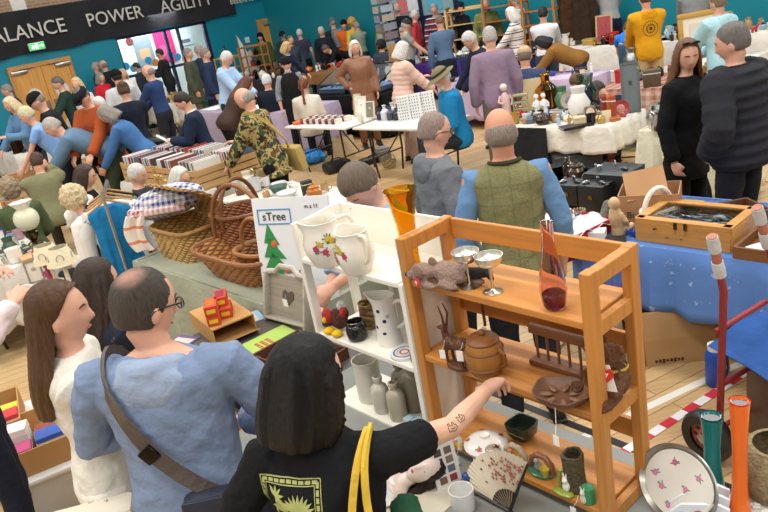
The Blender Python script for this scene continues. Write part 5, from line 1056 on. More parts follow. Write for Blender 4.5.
nv = person(404, 26, 40, 'man in navy gilet over blue sleeves with tan rucksack', k=1.04, top='#22283a', bot='#23262e', hair='short', hc='#9d968e', sleeve='none', under='#2f62b8', bulk=.015, name='gilet', hat='flat', hatc='#2b2b2e', nod=24, lean=14, aL='front', aR='front', s=.97); bag(nv, (-.05, -.20, .20), (.30, .15, .40), mat('leather', '#a07a42'), 'rucksack')
person(381, 40, 30, 'dark curly-haired person crouched behind the green crate', top='#3b4250', bot='#23262e', hair='curly', hc='#1e1816', pose='sit', s=1.0)
person(405, 42, 75, 'white-haired woman in pale pink puffer jacket', k=1.04, top='#e3bfae', tk='puffer', bot='#a88f86', hair='bob', hc='#d6d1ca', fem=1, nod=22, lean=8, bulk=.03, hem=-.12, aL='chest', aR='front', s=1.0)
person(438, 15, 352, 'man in slate blue jumper with back turned at the navy cloth', top='#5a7290', bot='#1f2633', hair='buzz', hc='#7a5f50', nod=14, aL='down', aR='front', s=1.04)
person(415, 10, 110, 'white-haired person in red top beside the grey tee', top='#c93f48', bot='#23262e', hair='short', hc='#dcd8d2', s=1.0)
person(433, 4, 200, 'man in red and navy striped rugby shirt', top=('stripes', '#7a2433', ((0, '#8a2637'), (.5, '#23283d'), (.8, '#c9c4c0')), 9), bot='#23262e', hair='short', hc='#9b948d', nod=16, s=1.02)
person(447, 9, 205, 'woman with dark hair tied up in brown cardigan', top='#574c44', bot='#2b2b30', hair='updo', hc='#4a3424', fem=1, nod=16, aL='front', aR='front', s=1.0)
person(458, 2, 250, 'man in black cap behind the pale wooden stand', top='#1f2227', bot='#22242b', hair='short', hc='#3a302a', hat='cap', hatc='#1a2130', s=1.02, beard='#4a3d34')
person(484, -2, 190, 'person in khaki top behind the pale wooden stand', top='#8a8a52', bot='#33352e', hair='short', hc='#b9a48a', s=1.0)
person(464, 35, 262, 'white-haired person in dark navy jumper leaning over the goods', top='#1d2336', bot='#5d86b8', hair='thick', hc='#cfcbc4', lean=24, nod=22, aL='front', aR='front', s=1.0, bulk=.008)
ps = person(488, 27, 2, 'tall grey-haired man in mauve shirt and grey trousers seen from behind', top='#8f7b90', bot='#6a6559', hair='short', hc='#b3aeaa', nod=14, lean=3, aL='down', aR='down', s=1.04, bulk=.012, belly=.015)
q = M(); q.lathe([(.158, -.02), (.162, -.005), (.158, .012)], ps['H']+Vector((0, 0, .02)), 24, sy=.80, cap=False); q.build('belt', mat('leather', '#231d19'), ps['root'])
person(435, 69, 268, 'bearded man in olive bush hat and bright blue fleece seated at the ring stall', top='#1d7db3', bot='#2a2d35', hair='short', hc='#d1ccc4', hat='brim', hatc='#7b7458', beard='#d3cec6', pose='sit', nod=22, lean=8, bulk=.02, aL='lap', aR='lap', s=1.1)
person(508, 8, 292, 'white-haired woman in cream jumper with dark and coral stripes', top=('stripes', '#e9e4da', ((0, '#e9e4da'), (.36, '#3a3d4c'), (.5, '#e9e4da'), (.72, '#c27a68'), (.82, '#e9e4da')), 8), bot='#191a1f', hair='bob', hc='#e4e0d8', fem=1, nod=16, aL='front', aR='front', s=1.0, bulk=.012)
person(514, -4, 290, 'person in pale grey hoodie behind the striped jumper', top='#cfd6cc', bot='#2d3034', hair='short', hc='#8d857c', hood='#cfd6cc', s=1.03)
person(524, 46, 20, 'man in tan baseball cap and navy jumper crouching', top='#3d4a6b', bot='#5d7fa8', hair='short', hc='#7a6a5a', hat='cap', hatc='#c2a98a', pose='sit', lean=14, s=1.1, aL='front', aR='front')
person(543, 7, 28, 'dark-haired man in white jumper by the tall wooden rack', top='#dfe1e4', bot='#3d4654', hair='short', hc='#2a1f1a', nod=14, aL='front', aR='front', s=.98)
person(535, 41, 292, 'black-haired person in tan corduroy jacket bending over', k=1.05, top='#8c6430', bot='#333b4d', hair='bob', hc='#17151a', lean=64, nod=14, bulk=.022, aL='table', aR='table', s=1.0)
person(606, -30, 8, 'person in grey jumper and dark jeans at the far white stall', k=0.94, top='#a5a5a4', bot='#20263a', hair='short', hc='#6a5a4c', aL='front', aR='front', s=1.0)
person(628, 24, 20, 'person in bright blue tee and jeans bent right over', top='#2f7fe0', bot='#4d6a88', bk='fabric', hair='short', hc='#5a4a3c', lean=84, nod=-10, sleeve='short', aL='table', aR='table', s=1.0)
yh = person(644, -10, 4, 'person in mustard yellow hoodie with round dark back print and beige trousers', top='#d79a1c', bot='#c9a87a', hair='short', hc='#55402f', nod=12, bulk=.022, hood='#cf9118', aL='front', aR='front', s=1.03)
sh2 = [(0, leafp(math.cos(R(a))*.035, math.sin(R(a))*.035, R(a), .035, .008)) for a in range(0, 360, 24)]+[(0, rect(math.cos(R(a))*.095-.007, math.cos(R(a))*.095+.007, math.sin(R(a))*.095-.007, math.sin(R(a))*.095+.007)) for a in range(0, 360, 15)]+[(0, [(math.cos(R(a))*.025, math.sin(R(a))*.025) for a in range(0, 360, 45)])]
back_print(yh, yh['top'], sh2, ('#4a3a1e',), 0, .30, 'round_print')
person(716, -8, 340, 'person in pale aqua hooded jacket behind the gilt frame', top='#a9d3dd', bot='#4a4a35', hair='short', hc='#7a6a55', hood='#a9d3dd', bulk=.02, hem=-.12, aL='front', aR='front', s=1.0)
person(694, -28, 20, 'person in grey jacket at the top right', top='#8d9092', bot='#3a3a3c', hair='short', hc='#5a5048', bulk=.02, aL='front', aR='front', s=1.05)
person(571, 78, 300, 'brown-haired person in navy jumper slumped at the ornament stall', top='#2c3a66', bot='#2a2d38', hair='thick', hc='#6a5238', pose='sit', lean=34, nod=30, aL='front', aR='front', s=.86, bulk=.01)
person(592, 85, 330, 'person in dark navy top crouching behind the china stall', top='#1d2438', bot='#262b38', hair='short', hc='#3a2c24', pose='sit', lean=50, nod=20, s=.9)
# sellers seated at the left
person(64, 190, 278, 'woman with curly blonde hair in white jumper resting her head on her hand', top='#e9e5e0', bot='#2b2d33', hair='curly', hc='#d8c49a', fem=1, pose='sit', nod=20, lean=14, aR='face', aL='lap', bulk=.02, s=1.0)
person(36, 153, 352, 'dark-haired man in khaki jumper seated on a folding chair', top='#7f7f5e', bot='#3a3a30', hair='short', hc='#4a3326', pose='sit', lean=16, nod=14, aL='front', aR='face', bulk=.02, s=1.02)
person(6, 179, 330, 'woman with curly grey-brown hair in dark olive jumper seated at the left edge', top='#4d5a3a', bot='#2b2d2a', hair='curly', hc='#9a866a', fem=1, pose='sit', lean=8, aL='lap', aR='lap', bulk=.015, s=1.0)
person(86, 165, 80, 'dark-haired woman in black waistcoat and white sleeves seated', k=1.13, top='#1a1a1e', bot='#202228', hair='long', hc='#3a2820', fem=1, pose='sit', sleeve='none', under='#e4e2df', nod=16, bulk=.008, aL='lap', aR='lap', s=1.1, name='waistcoat')
person(181, 168, 118, 'white-haired woman in glasses and dark top with cream shawl seated behind the baskets', top='#d8d2c2', bot='#2b2d33', hair='bob', hc='#dcd8cf', fem=1, pose='sit', glasses=True, nod=20, bulk=.015, aL='lap', aR='lap', s=.93)
person(138, 164, 100, 'white-haired person seated between the records and the clothes rail', top='#3a3c40', bot='#2b2d33', hair='short', hc='#d9d4cb', pose='sit', nod=16, s=.95)
# ---------------------------------------------------------------- stalls: tables and cloths on the hall's grid
FAB = lambda c: mat('fabric', c)
STALL = {}
def stall(key, px, py, L, W, label, clothc=None, drop=.5, clab=None, h=.74, legs=True, top='#e4e2dc', seed=1, u=AX, name='trestle_table', shift=(0, 0), wall=.2):
    A = P(px, py, h); A.z = 0; v = Vector((-u.y, u.x, 0)); A = A+Vector(u)*shift[0]+v*shift[1]
    for _ in range(80):
        if min((A+u*(a_*L)+v*(b_*W)-CN).dot(n_) for a_ in (0, 1) for b_ in (0, 1) for n_ in (NA, NB_)) > wall: break
        A = A*.985
    table(name, A, u, L, W, label, h, mat('plastic', top), mat('metal', '#4b4d50'), legs=legs)
    if clothc: cloth('tablecloth', A, u, L, W, drop, mat(*clothc) if isinstance(clothc, tuple) else FAB(clothc), clab, h, seed=seed)
    STALL[key] = (A, Vector(u), L, W, h+(.0075 if clothc else .001)); return A
stall('ring', 284, 127, 1.42, .74, 'white folding table with black legs holding the small boxed goods')
stall('peg', 352, 128, 1.48, .74, 'white folding table with black legs under the open earring case')
stall('record', 124, 182, 1.95, .85, 'trestle table under the record crates', '#d8d4cc', .45, 'pale cloth under the wooden record crates', seed=2)
stall('lilac', 190, 113, 3.75, .8, 'long trestle table under white papers behind the camouflage jacket', '#b9aac4', .66, 'lilac cloth hanging from the long paper-covered table', seed=3)
stall('glass', 313, 97, 1.9, .75, 'trestle table under the glass jewellery counters', '#17171a', .72, 'black cloth below the glass jewellery counters', seed=4)
stall('hat', 440, 84, 1.5, .8, 'trestle table in front of the mauve shirt', '#c4b0cb', .6, 'pale lilac cloth in front of the mauve shirt', seed=5)
stall('lilac3', 506, 82, 1.45, .6, 'trestle table left of the tan corduroy jacket', '#cdb9d3', .6, 'pale lilac cloth below the bending tan corduroy jacket', seed=6)
stall('purple', 411, 61, 1.15, .8, 'trestle table under the purple cloth', '#5a3a96', .6, 'purple cloth beside the pink puffer jacket', seed=7, wall=1.1)
stall('navy', 440, 62, 2.0, .8, 'trestle table before the slate blue jumper', '#26305e', .66, 'navy cloth before the slate blue jumper', seed=8)
stall('china', 508, 126, 1.22, .72, 'trestle table under the white cloth crowded with ornaments', '#e6e1d6', .27, 'white cloth on the ornament stall behind the waistcoat', seed=9)
stall('tartan', 597, 90, 1.15, .9, 'trestle table under the red check cloth', ('check', '#d9b9a4', '#9c5f52', 9.0), .5, 'red and cream check cloth behind the long black coat', seed=10)
stall('cream', 643, 131, .8, .6, 'small table left of the long black coat', '#e9e2c8', .62, 'cream cloth on the small table left of the long black coat', seed=11)
stall('whitefar', 583, 49, 1.9, .8, 'trestle table beyond the blue tee', '#e6e4de', .6, 'white cloth beyond the person in the blue tee', seed=12)
stall('whiteright', 652, 42, 2.9, .8, 'long trestle table at the top right', '#e9e6df', .62, 'long white cloth at the top right behind the couple', seed=13)
stall('mid', 520, 36, 2.2, .8, 'trestle table behind the striped jumper', '#e4e2dd', .6, 'white cloth behind the tan corduroy jacket', seed=14)
stall('spinner', 352, 47, 1.5, .7, 'trestle table below the card spinner', '#d9d6ce', .7, 'pale grey cloth below the card spinner', seed=15, wall=1.05)
stall('crate', 372, 66, 1.1, .8, 'trestle table under the green crate', '#e4e1da', .4, 'white cloth under the green plastic crate', seed=16)
stall('wall', 205, 72, 3.2, .8, 'dark topped table crowded with trinkets by the teal wall', '#3a3436', .5, 'dark cloth on the trinket stall by the teal wall', seed=17)
stall('wood', 300, 63, 2.6, .8, 'brown topped table near the hall corner', '#8d6a48', .3, 'brown cloth on the stall near the hall corner', seed=18, wall=1.15)
stall('flowers', 132, 96, 1.9, .8, 'trestle table below the corridor window', '#e4e0d6', .45, 'white cloth on the stall below the corridor window', seed=19, wall=1.0)
stall('black', -18, 152, 2.2, 1.1, 'trestle table strewn with dark goods before the bent denim shirt', '#cfcdc8', .4, 'pale cloth under the dark goods at the far left', seed=20)
stall('lamps', -75, 258, 1.6, .8, 'trestle table of ornaments before the curly blonde seller', '#dcd8d0', .5, 'off-white cloth on the ornament table at the left edge', seed=21)
stall('pots', 222, 200, 1.5, .62, 'trestle table of pottery behind the baskets', '#e2dcd0', .5, 'white cloth under the pottery behind the baskets', seed=22)
stall('basket', 138, 261, 2.2, .8, 'trestle table under the wicker baskets', '#9da08c', .70, 'grey-green cloth hanging below the wicker baskets', seed=23)
stall('lime', 158, 352, 1.30, .62, 'trestle table in front of the grey-green cloth', top='#5a544c', h=.70)
stall('blue', 577, 236, 1.75, .85, 'trestle table under the blue patterned cloth', ('speckle', '#5c84c6', '#9db6e0'), .40, 'blue cloth with pale floral marks under the wooden display case', seed=25)
stall('blackcase', 546, 186, 1.15, .6, 'low table under the black display boxes', '#1b1b1e', .3, 'black cloth under the black display boxes', h=.5, seed=26)
stall('doorside', 66, 100, 1.2, .7, 'small table beside the double doors', '#d9d6ce', .5, 'white cloth on the small table beside the double doors', seed=28)
def on(key, s, t, z=0): A, u, L, W, h = STALL[key]; v = Vector((-u.y, u.x, 0)); return A+u*(s*L)+v*(t*W)+Vector((0, 0, h+z))
def at(key, px, py): h = STALL[key][4]; return P(px, py, h)
# ---------------------------------------------------------------- generic goods
def g_prof(kind):
    return {'bottle': [(0, 0), (.3, 0), (.32, .05), (.32, .55), (.12, .75), (.11, .93), (.14, .95), (.14, 1), (0, 1)],
            'vase': wall_prof([(.22, 0), (.34, .25), (.36, .5), (.2, .8), (.24, 1)], .03), 'cup': wall_prof([(.35, 0), (.45, .1), (.5, .9), (.52, 1)], .05),
            'bowl': wall_prof([(.4, 0), (.8, .35), (1.05, .9), (1.1, 1)], .06), 'dish': wall_prof([(.9, 0), (1.6, .6), (1.9, 1)], .12), 'tin': [(0, 0), (.45, 0), (.45, .86), (.48, .88), (.48, 1), (0, 1)],
            'candlestick': [(0, 0), (.28, 0), (.28, .05), (.1, .12), (.06, .3), (.1, .4), (.06, .5), (.06, .85), (.14, .9), (.14, 1), (0, 1)], 'goblet': wall_prof([(.25, 0), (.05, .06), (.045, .45), (.2, .6), (.24, 1)], .03),
            'jar': [(0, 0), (.38, 0), (.45, .1), (.45, .6), (.3, .75), (.33, .76), (.33, .82), (.1, .92), (.08, 1), (0, 1)]}[kind]
def good(kind, p, sz, color, label, cat=None, rz=0.0, c2='#e8e2d4', mk=None, group=None):
    r_ = random.Random(int(p[0]*9137+p[1]*7717)); mk = mk or {'bottle': 'glass', 'goblet': 'glass', 'tin': 'metal', 'candlestick': 'metal', 'box': 'card', 'book': 'paper', 'frame': 'wood', 'basket': 'wicker', 'clock': 'wood', 'toy car': 'plastic', 'candle': 'metal'}.get(kind, 'ceramic')
    m1 = mat(mk, color, None, 1) if mk == 'wood' else mat(mk, color, '#a8924a') if mk == 'speckle' else mat(mk, color); m2 = mat('ceramic', c2); q = M(); parts = []
    if kind in ('bottle', 'vase', 'cup', 'bowl', 'dish', 'tin', 'candlestick', 'goblet', 'jar'): q.lathe([(a*sz, b*sz) for a, b in g_prof(kind)], n=16)
    if kind == 'cup': q.tube([(sz*.5, 0, sz*.8), (sz*.85, 0, sz*.7), (sz*.8, 0, sz*.35), (sz*.47, 0, sz*.25)], sz*.07, 6)
    if kind == 'jug': q.lathe([(a*sz, b*sz) for a, b in wall_prof([(.28, 0), (.4, .2), (.42, .45), (.27, .8), (.32, 1)], .03)], n=16); parts.append(('handle', lambda m_: m_.tube([(sz*.27, 0, sz*.9), (sz*.62, 0, sz*.85), (sz*.6, 0, sz*.45), (sz*.4, 0, sz*.3)], sz*.05, 6), m1)); q.tube([(-sz*.26, 0, sz*.88), (-sz*.42, 0, sz*1.02)], [sz*.12, sz*.05], 8)
    if kind == 'teapot':
        q.lathe([(a*sz, b*sz) for a, b in [(0, 0), (.4, 0), (.62, .2), (.66, .45), (.5, .72), (.25, .8), (0, .8)]], n=18); parts += [('lid', lambda m_: m_.lathe([(a*sz, b*sz) for a, b in [(.28, .79), (.2, .88), (.06, .92), (.08, 1), (0, 1.02)]], n=14), m1), ('spout', lambda m_: m_.tube([(-.55*sz, 0, .3*sz), (-.9*sz, 0, .5*sz), (-1.05*sz, 0, .8*sz)], [.16*sz, .1*sz, .07*sz], 8), m1), ('handle', lambda m_: m_.tube([(.55*sz, 0, .65*sz), (1.0*sz, 0, .65*sz), (1.0*sz, 0, .25*sz), (.6*sz, 0, .2*sz)], .07*sz, 6), m1)]
    if kind == 'plate':   # standing on edge, slightly tilted back
        rm = Matrix.Rotation(R(76), 3, 'X'); q.lathe([(0, .02*sz), (.3*sz, .02*sz), (.5*sz, .08*sz), (.5*sz, .05*sz), (.3*sz, -.01*sz), (0, -.01*sz)], (0, 0, sz*.49), 22, 0, rm); parts.append(('painted_centre', lambda m_: m_.lathe([(0, .026*sz), (.24*sz, .026*sz), (.25*sz, .02*sz)], (0, 0, sz*.49), 18, 0, rm), m2)); parts.append(('plate_stand', lambda m_: m_.tube([(-.2*sz, -.12*sz, 0), (-.2*sz, .0, .02*sz), (-.2*sz, .2*sz, 0), (.2*sz, .2*sz, 0), (.2*sz, 0, .02*sz), (.2*sz, -.12*sz, 0)], .012, 5), mat('wood', '#6a4a30', None, 1)))
    if kind == 'box': a, b, c = sz if isinstance(sz, tuple) else (sz, sz*.7, sz*.5); q.box((0, 0, c/2), (a, b, c), bev=min(a, b, c)*.04); parts.append(('lid_edge', lambda m_: m_.box((0, 0, c*.8), (a*1.02, b*1.02, c*.05)), m2))
    if kind == 'book': a, b, c = sz if isinstance(sz, tuple) else (sz, sz*.7, sz*.16); q.box((0, 0, c*.08), (a, b, c*.16)); q.box((0, 0, c*.92), (a, b, c*.16)); q.box((0, -b*.48, c/2), (a, b*.04, c)); parts.append(('page_block', lambda m_: m_.box((0, b*.01, c/2), (a*.95, b*.9, c*.68)), mat('paper', '#e9e3d2')))
    if kind == 'frame':
        w, h = (sz if isinstance(sz, tuple) else (sz*.8, sz)); rm = Matrix.Rotation(R(-12), 3, 'X'); e_ = .1*w
        for x, z, a, b in ((0, e_/2, w, e_), (0, h-e_/2, w, e_), (-w/2+e_/2, h/2, e_, h-2*e_), (w/2-e_/2, h/2, e_, h-2*e_)): q.box(rm @ Vector((x, 0, z)), (a, .02, b), 0, rm)
        parts += [('picture', lambda m_: m_.box(rm @ Vector((0, .004, h/2)), (w-1.6*e_, .008, h-1.6*e_), 0, rm), m2), ('strut', lambda m_: m_.box(Vector((0, h*.22, h*.32)), (.03, .008, h*.72), 0, Matrix.Rotation(R(24), 3, 'X')), m1)]
    if kind == 'figurine':
        q.lathe([(0, 0), (.22*sz, 0), (.22*sz, .05*sz), (.1*sz, .07*sz)], n=12); q.tube([(0, 0, .05*sz), (.02*sz, 0, .35*sz), (0, 0, .62*sz), (0, 0, .76*sz)], [.17*sz, .13*sz, .14*sz, .05*sz], 10); q.sphere((0, 0, .88*sz), .105*sz, 12); q.tube([(-.12*sz, 0, .66*sz), (-.2*sz, -.06*sz, .5*sz), (-.08*sz, -.14*sz, .45*sz)], .045*sz, 6); q.tube([(.12*sz, 0, .66*sz), (.22*sz, -.02*sz, .52*sz), (.16*sz, -.1*sz, .36*sz)], .045*sz, 6)
        parts.append(('painted_hair', lambda m_: m_.sphere((0, .015*sz, .91*sz), (.11*sz, .105*sz, .1*sz), 12), m2))
    if kind == 'animal':
        q.sphere((0, 0, .42*sz), (.42*sz, .2*sz, .24*sz), 14); q.sphere((-.42*sz, 0, .72*sz), (.19*sz, .14*sz, .16*sz), 12); q.tube([(-.3*sz, 0, .5*sz), (-.42*sz, 0, .7*sz)], .13*sz, 8)
        for x, y in ((-.25, .1), (-.25, -.1), (.26, .1), (.26, -.1)): q.tube([(x*sz, y*sz, .35*sz), (x*sz, y*sz, 0)], [.09*sz, .06*sz], 6)
        q.tube([(.38*sz, 0, .5*sz), (.58*sz, 0, .4*sz)], [.05*sz, .03*sz], 6)
    if kind == 'clock': q.box((0, 0, sz*.08), (sz*.9, sz*.35, sz*.16), bev=.005); q.box((0, 0, sz*.5), (sz*.7, sz*.28, sz*.7), bev=.01); parts.append(('dial', lambda m_: m_.lathe([(0, 0), (sz*.27, 0), (sz*.27, .01)], (0, -sz*.15, sz*.52), 18, 0, Matrix.Rotation(R(90), 3, 'X')), m2))
    if kind == 'lamp': q.lathe([(a*sz, b*sz) for a, b in [(0, 0), (.2, 0), (.2, .04), (.1, .1), (.16, .25), (.06, .45), (.03, .6), (0, .6)]], n=14); parts.append(('lamp_shade', lambda m_: m_.lathe([(.3*sz, .55*sz), (.15*sz, 1*sz), (.14*sz, 1*sz), (.28*sz, .55*sz)], n=18), m2))
    if kind == 'basket': q.lathe([(a*sz, b*sz) for a, b in wall_prof([(.4, 0), (.52, .3), (.56, .55)], .04)], n=16); parts.append(('handle', lambda m_: m_.tube([(-.54*sz, 0, .5*sz), (-.4*sz, 0, .9*sz), (0, 0, 1.05*sz), (.4*sz, 0, .9*sz), (.54*sz, 0, .5*sz)], .035*sz, 6), m1))
    if kind == 'toy car':
        q.box((0, 0, sz*.2), (sz, sz*.42, sz*.2), bev=sz*.05); q.box((.03*sz, 0, sz*.36), (sz*.5, sz*.38, sz*.18), bev=sz*.06)
        for x in (-.3, .3):
            for s_ in (-1, 1): parts.append(('wheel', (lambda x=x, s_=s_: (lambda m_: m_.lathe([(0, -.03*sz), (.11*sz, -.03*sz), (.11*sz, .03*sz), (0, .03*sz)], (x*sz, s_*.21*sz, .11*sz), 12, 0, Matrix.Rotation(R(90), 3, 'X'))))(), mat('plastic', '#161616')))
    if kind == 'cloth pile': q.sheet(lambda u, v: ((u-.5)*sz*1.4, (v-.5)*sz, .03+.05*sz*(math.sin(u*9+v*3)+math.sin(v*11))*math.sin(u*PI)*math.sin(v*PI)+.1*sz*math.sin(u*PI)*math.sin(v*PI)), 14, 12, .006); mk = 'fabric'; m1 = FAB(color)
    if kind == 'bag': a, b, c = sz; q.box((0, 0, c/2), (a, b, c), bev=b*.2); parts.append(('handle', lambda m_: m_.tube(crom([(-a*.2, 0, c*.98), (-a*.15, 0, c*1.2), (a*.15, 0, c*1.2), (a*.2, 0, c*.98)], 4), .008, 6), m1))
    nm = kind.replace(' ', '_')
    if kind == 'animal': nm = 'animal_ornament'
    o = q.build(nm, m1, None, p, rz); cat = cat or {'animal': 'ornament', 'figurine': 'figurine', 'plate': 'plate'}.get(kind, kind); tag(o, label, cat, group)
    for pn, fn, pm in parts: k = M(); fn(k); k.build(pn, pm, o)
    return o
CW = {'white': '#ece9e2', 'cream': '#e0d6bd', 'brown': '#6b4a32', 'dark brown': '#3b2a20', 'black': '#1c1b1d', 'red': '#b8322c', 'blue': '#31559e', 'navy': '#202b52', 'green': '#3f6e4a', 'dark green': '#24402f', 'yellow': '#d8b53a', 'orange': '#d8742c', 'pink': '#d595a4', 'grey': '#8d8f90', 'silver': '#c9cbcc', 'brass': '#b08d3f', 'pale blue': '#a8c3d6', 'tan': '#b58f63', 'clear': '#eef3f2', 'amber': '#d99a2e', 'purple': '#64386f'}
_used = {}
def uniq(lab, alts):
    for a in ('',)+tuple(alts):
        l_ = (lab+' '+a).strip()
        if l_ not in _used: _used[l_] = 1; return l_
    return None
ZONE = ('far end', 'left half', 'middle', 'right half', 'near end')
def fill(key, n, kinds, cols, where, seed, sz=(.08, .2), rng=(0.05, .95, .12, .88), zz=0):
    rg = random.Random(seed); A, u, L, W, h = STALL[key]; used = []
    k = 0; tries = 0
    while k < n and tries < n*30:
        tries += 1; s, t = rg.uniform(rng[0], rng[1]), rg.uniform(rng[2], rng[3]); kd = kinds[rg.randrange(len(kinds))]; cn = cols[rg.randrange(len(cols))]; z_ = rg.uniform(*sz); rad = z_*(.75 if kd in ('bowl', 'teapot', 'animal', 'basket', 'plate', 'box', 'book') else 1.5 if kd == 'dish' else .5)
        if kd in ('bowl', 'dish'): z_ *= .5; rad *= 1.0
        if any((a-s*L)**2+(b-t*W)**2 < (r_+rad)**2*.85 for a, b, r_ in used): continue
        row = 'front' if t < .4 else 'back' if t > .62 else 'centre'
        kw = {'animal': 'animal ornament', 'plate': 'standing plate'}.get(kd, kd)
        lab = uniq('%s %s, %s of %s, %s row' % (cn, kw, ZONE[min(4, int(s*5))], where, row), ())
        if not lab: continue
        used.append((s*L, t*W, rad)); good(kd, on(key, s, t, zz), z_, CW[cn], lab, rz=rg.uniform(0, 6.28) if kd not in ('plate', 'frame', 'clock') else GA+rg.uniform(-.5, .5), c2=CW[cols[rg.randrange(len(cols))]]); k += 1
# ---------------------------------------------------------------- chairs, racks
def folding_chair(p, rz, lab, c='#2a2b2e', seatc=None, tube='#3a3b3e', back=True):
    e = empty('folding_chair', p, rz, lab, 'chair'); tm = mat('metal', tube); sm = mat('plastic', seatc or c)
    q = M(); q.box((0, 0, .45), (.42, .40, .03), bev=.012); q.build('seat', sm, e)
    if back: q = M(); q.sheet(lambda u, v: ((u-.5)*.42, .20+.05*v+.03*(1-(2*u-1)**2), .60+v*.24), 8, 4, .02); q.build('backrest', sm, e)
    for s_ in (-1, 1):
        q = M(); q.tube([(s_*.215, -.22, 0), (s_*.215, .12, .46), (s_*.21, .21, .62), (s_*.21, .25, .84)], .012, 8); q.build('leg', tm, e); q = M(); q.tube([(s_*.19, .26, 0), (s_*.19, -.16, .44)], .012, 8); q.build('leg', tm, e)
    q = M(); q.tube([(-.215, -.12, .14), (.215, -.12, .14)], .009, 6); q.build('stretcher', tm, e); return e
def rack(p, rz, W, D, H, levels, c, lab, cat='rack', lean=0.0, ax=3, post=.03, name='display_rack'):
    e = empty(name, p, rz, lab, cat); m3, m1 = mat('wood', c, None, 3), mat('wood', c, None, 1)
    for s_ in (-1, 1):
        q = M()
        for y in (-D/2, D/2): q.box((s_*(W/2), y, H/2), (post, post, H), bev=.003)
        for z in levels: q.box((s_*W/2, 0, z*H-.02), (post*.7, D, .03))
        q.build('side_frame', m3, e, smooth=False)
    for z in levels: q = M(); q.box((0, 0, z*H), (W, D, .018)); q.build('shelf_board', m1, e, smooth=False)
    q = M(); q.box((0, D/2, H-.02), (W, .02, .04)); q.build('top_rail', m1, e, smooth=False); return e
# ---------------------------------------------------------------- baskets and the stall in front of them
def wicker_basket(p, rz, a, b, h, lab, c='#9a6a3a', rim='#7d5128', handle=None, square=.0, taper=.8, th=.014, lid=False):
    e = empty('wicker_basket', p, rz, lab, 'basket'); wm, rm_ = mat('wicker', c), mat('wood', rim, None, 1); N = 48
    def ring(k, z, off=0):
        out = []
        for j in range(N):
            t = 2*PI*j/N; cx, sy = math.cos(t), math.sin(t)
            if square: cx, sy = math.copysign(abs(cx)**(1-square), cx), math.copysign(abs(sy)**(1-square), sy)
            w = 1+.012*math.sin(j*PI*.999*1+z*90); out.append(Vector((cx*(a*k-off)*w, sy*(b*k-off)*w, z)))
        return out
    q = M(); rs = [ring(lerp(taper, 1, z), z*h) for z in [i/8 for i in range(9)]]+[ring(lerp(taper, 1, z), max(z*h, th), th) for z in [1-i/8 for i in range(9)]]; q.rings(rs); q.build('woven_body', wm, e)
    q = M(); q.tube(ring(1.01, h)+[ring(1.01, h)[0]], th*1.25, 8, cap=False); q.build('rim', rm_, e)
    if handle:
        for (ax_, hh, off) in handle:
            pts = [(math.cos(t)*a*1.0, off, h*.8+math.sin(t)*(hh-h*.8)) if ax_ == 'x' else (off, math.cos(t)*b*1.0, h*.8+math.sin(t)*(hh-h*.8)) for t in [PI*i/16 for i in range(17)]]
            q = M(); q.tube(pts, th*1.15, 8); q.build('handle', rm_, e)
    return e
RZB = GA
wicker_basket(on('basket', .585, .36), RZB, .44, .27, .20, 'large shallow rectangular wicker basket with tall arched handle at the table front', '#a06a38', '#8a5a30', [('x', .64, 0)], square=.55, taper=.72)
wicker_basket(on('basket', .60, .44, .02), RZB+.1, .19, .15, .14, 'small round-handled wicker basket nested inside the large rectangular one', '#7d4f2a', '#9a6a3c', [('x', .36, 0)], square=.2)
wicker_basket(on('basket', .40, .66), RZB+.25, .24, .21, .34, 'deep oval wicker basket with upright handle behind the large one', '#8a5430', '#74451f', [('y', .58, 0)], taper=.85)
e = wicker_basket(on('basket', .16, .45), RZB, .30, .24, .24, 'light wicker hamper with its lid half raised and a folded blanket on it', '#b08a4c', '#96703a', None, square=.6, taper=.92)
q = M(); lm = Matrix.Translation((0, .24, .25)) @ Matrix.Rotation(R(-42), 4, 'X') @ Matrix.Translation((0, -.24, 0)); q.sheet(lambda u, v: ((u-.5)*.62, (v-.5)*.5, .05*math.sin(v*PI)*1.2), 14, 10, .02); q.xf(lm); q.build('lid', mat('wicker', '#a9824a'), e); q = M(); q.tube([lm @ Vector(v) for v in ((-.07, -.28, .03), (-.04, -.33, .05), (.04, -.33, .05), (.07, -.28, .03))], .011, 8); q.build('lid_handle', mat('wicker', '#c09a5a'), e)
# folded blanket over the hamper lid
q = M(); bp_ = on('basket', .05, .42, .30)
q.sphere((0, 0, .10), (.33, .15, .13), 26, 0, Matrix.Rotation(R(-8), 3, 'Y')); b_ = fuse(q, 'folded_blanket', mat('check', '#e9e4dc', '#24418a', 22.0), None, .012, 2, (.015, .08)); b_.location = bp_; b_.rotation_euler = (0, 0, GA+R(40)); tag(b_, 'folded blue and white gingham blanket with red border on the hamper', 'blanket')
q = M(); q.tube(crom([(-.30, -.07, .06), (-.2, -.125, .06), (0, -.145, .07), (.2, -.125, .07)], 4), .035, 10); q2 = q.build('red_border', mat('check', '#e9e0da', '#a03048', 22.0), b_)
q = M(); q.sheet(lambda u, v: (-.22-.06*math.sin(v*3)+.16*u-.08, -.14-.02*math.sin(u*9), .06-.30*v), 8, 8, .012); q2 = q.build('hanging_end', mat('stripes', '#e6dccf', ((0, '#e6dccf'), (.6, '#d98a62'), (.8, '#e6dccf')), 8), b_)
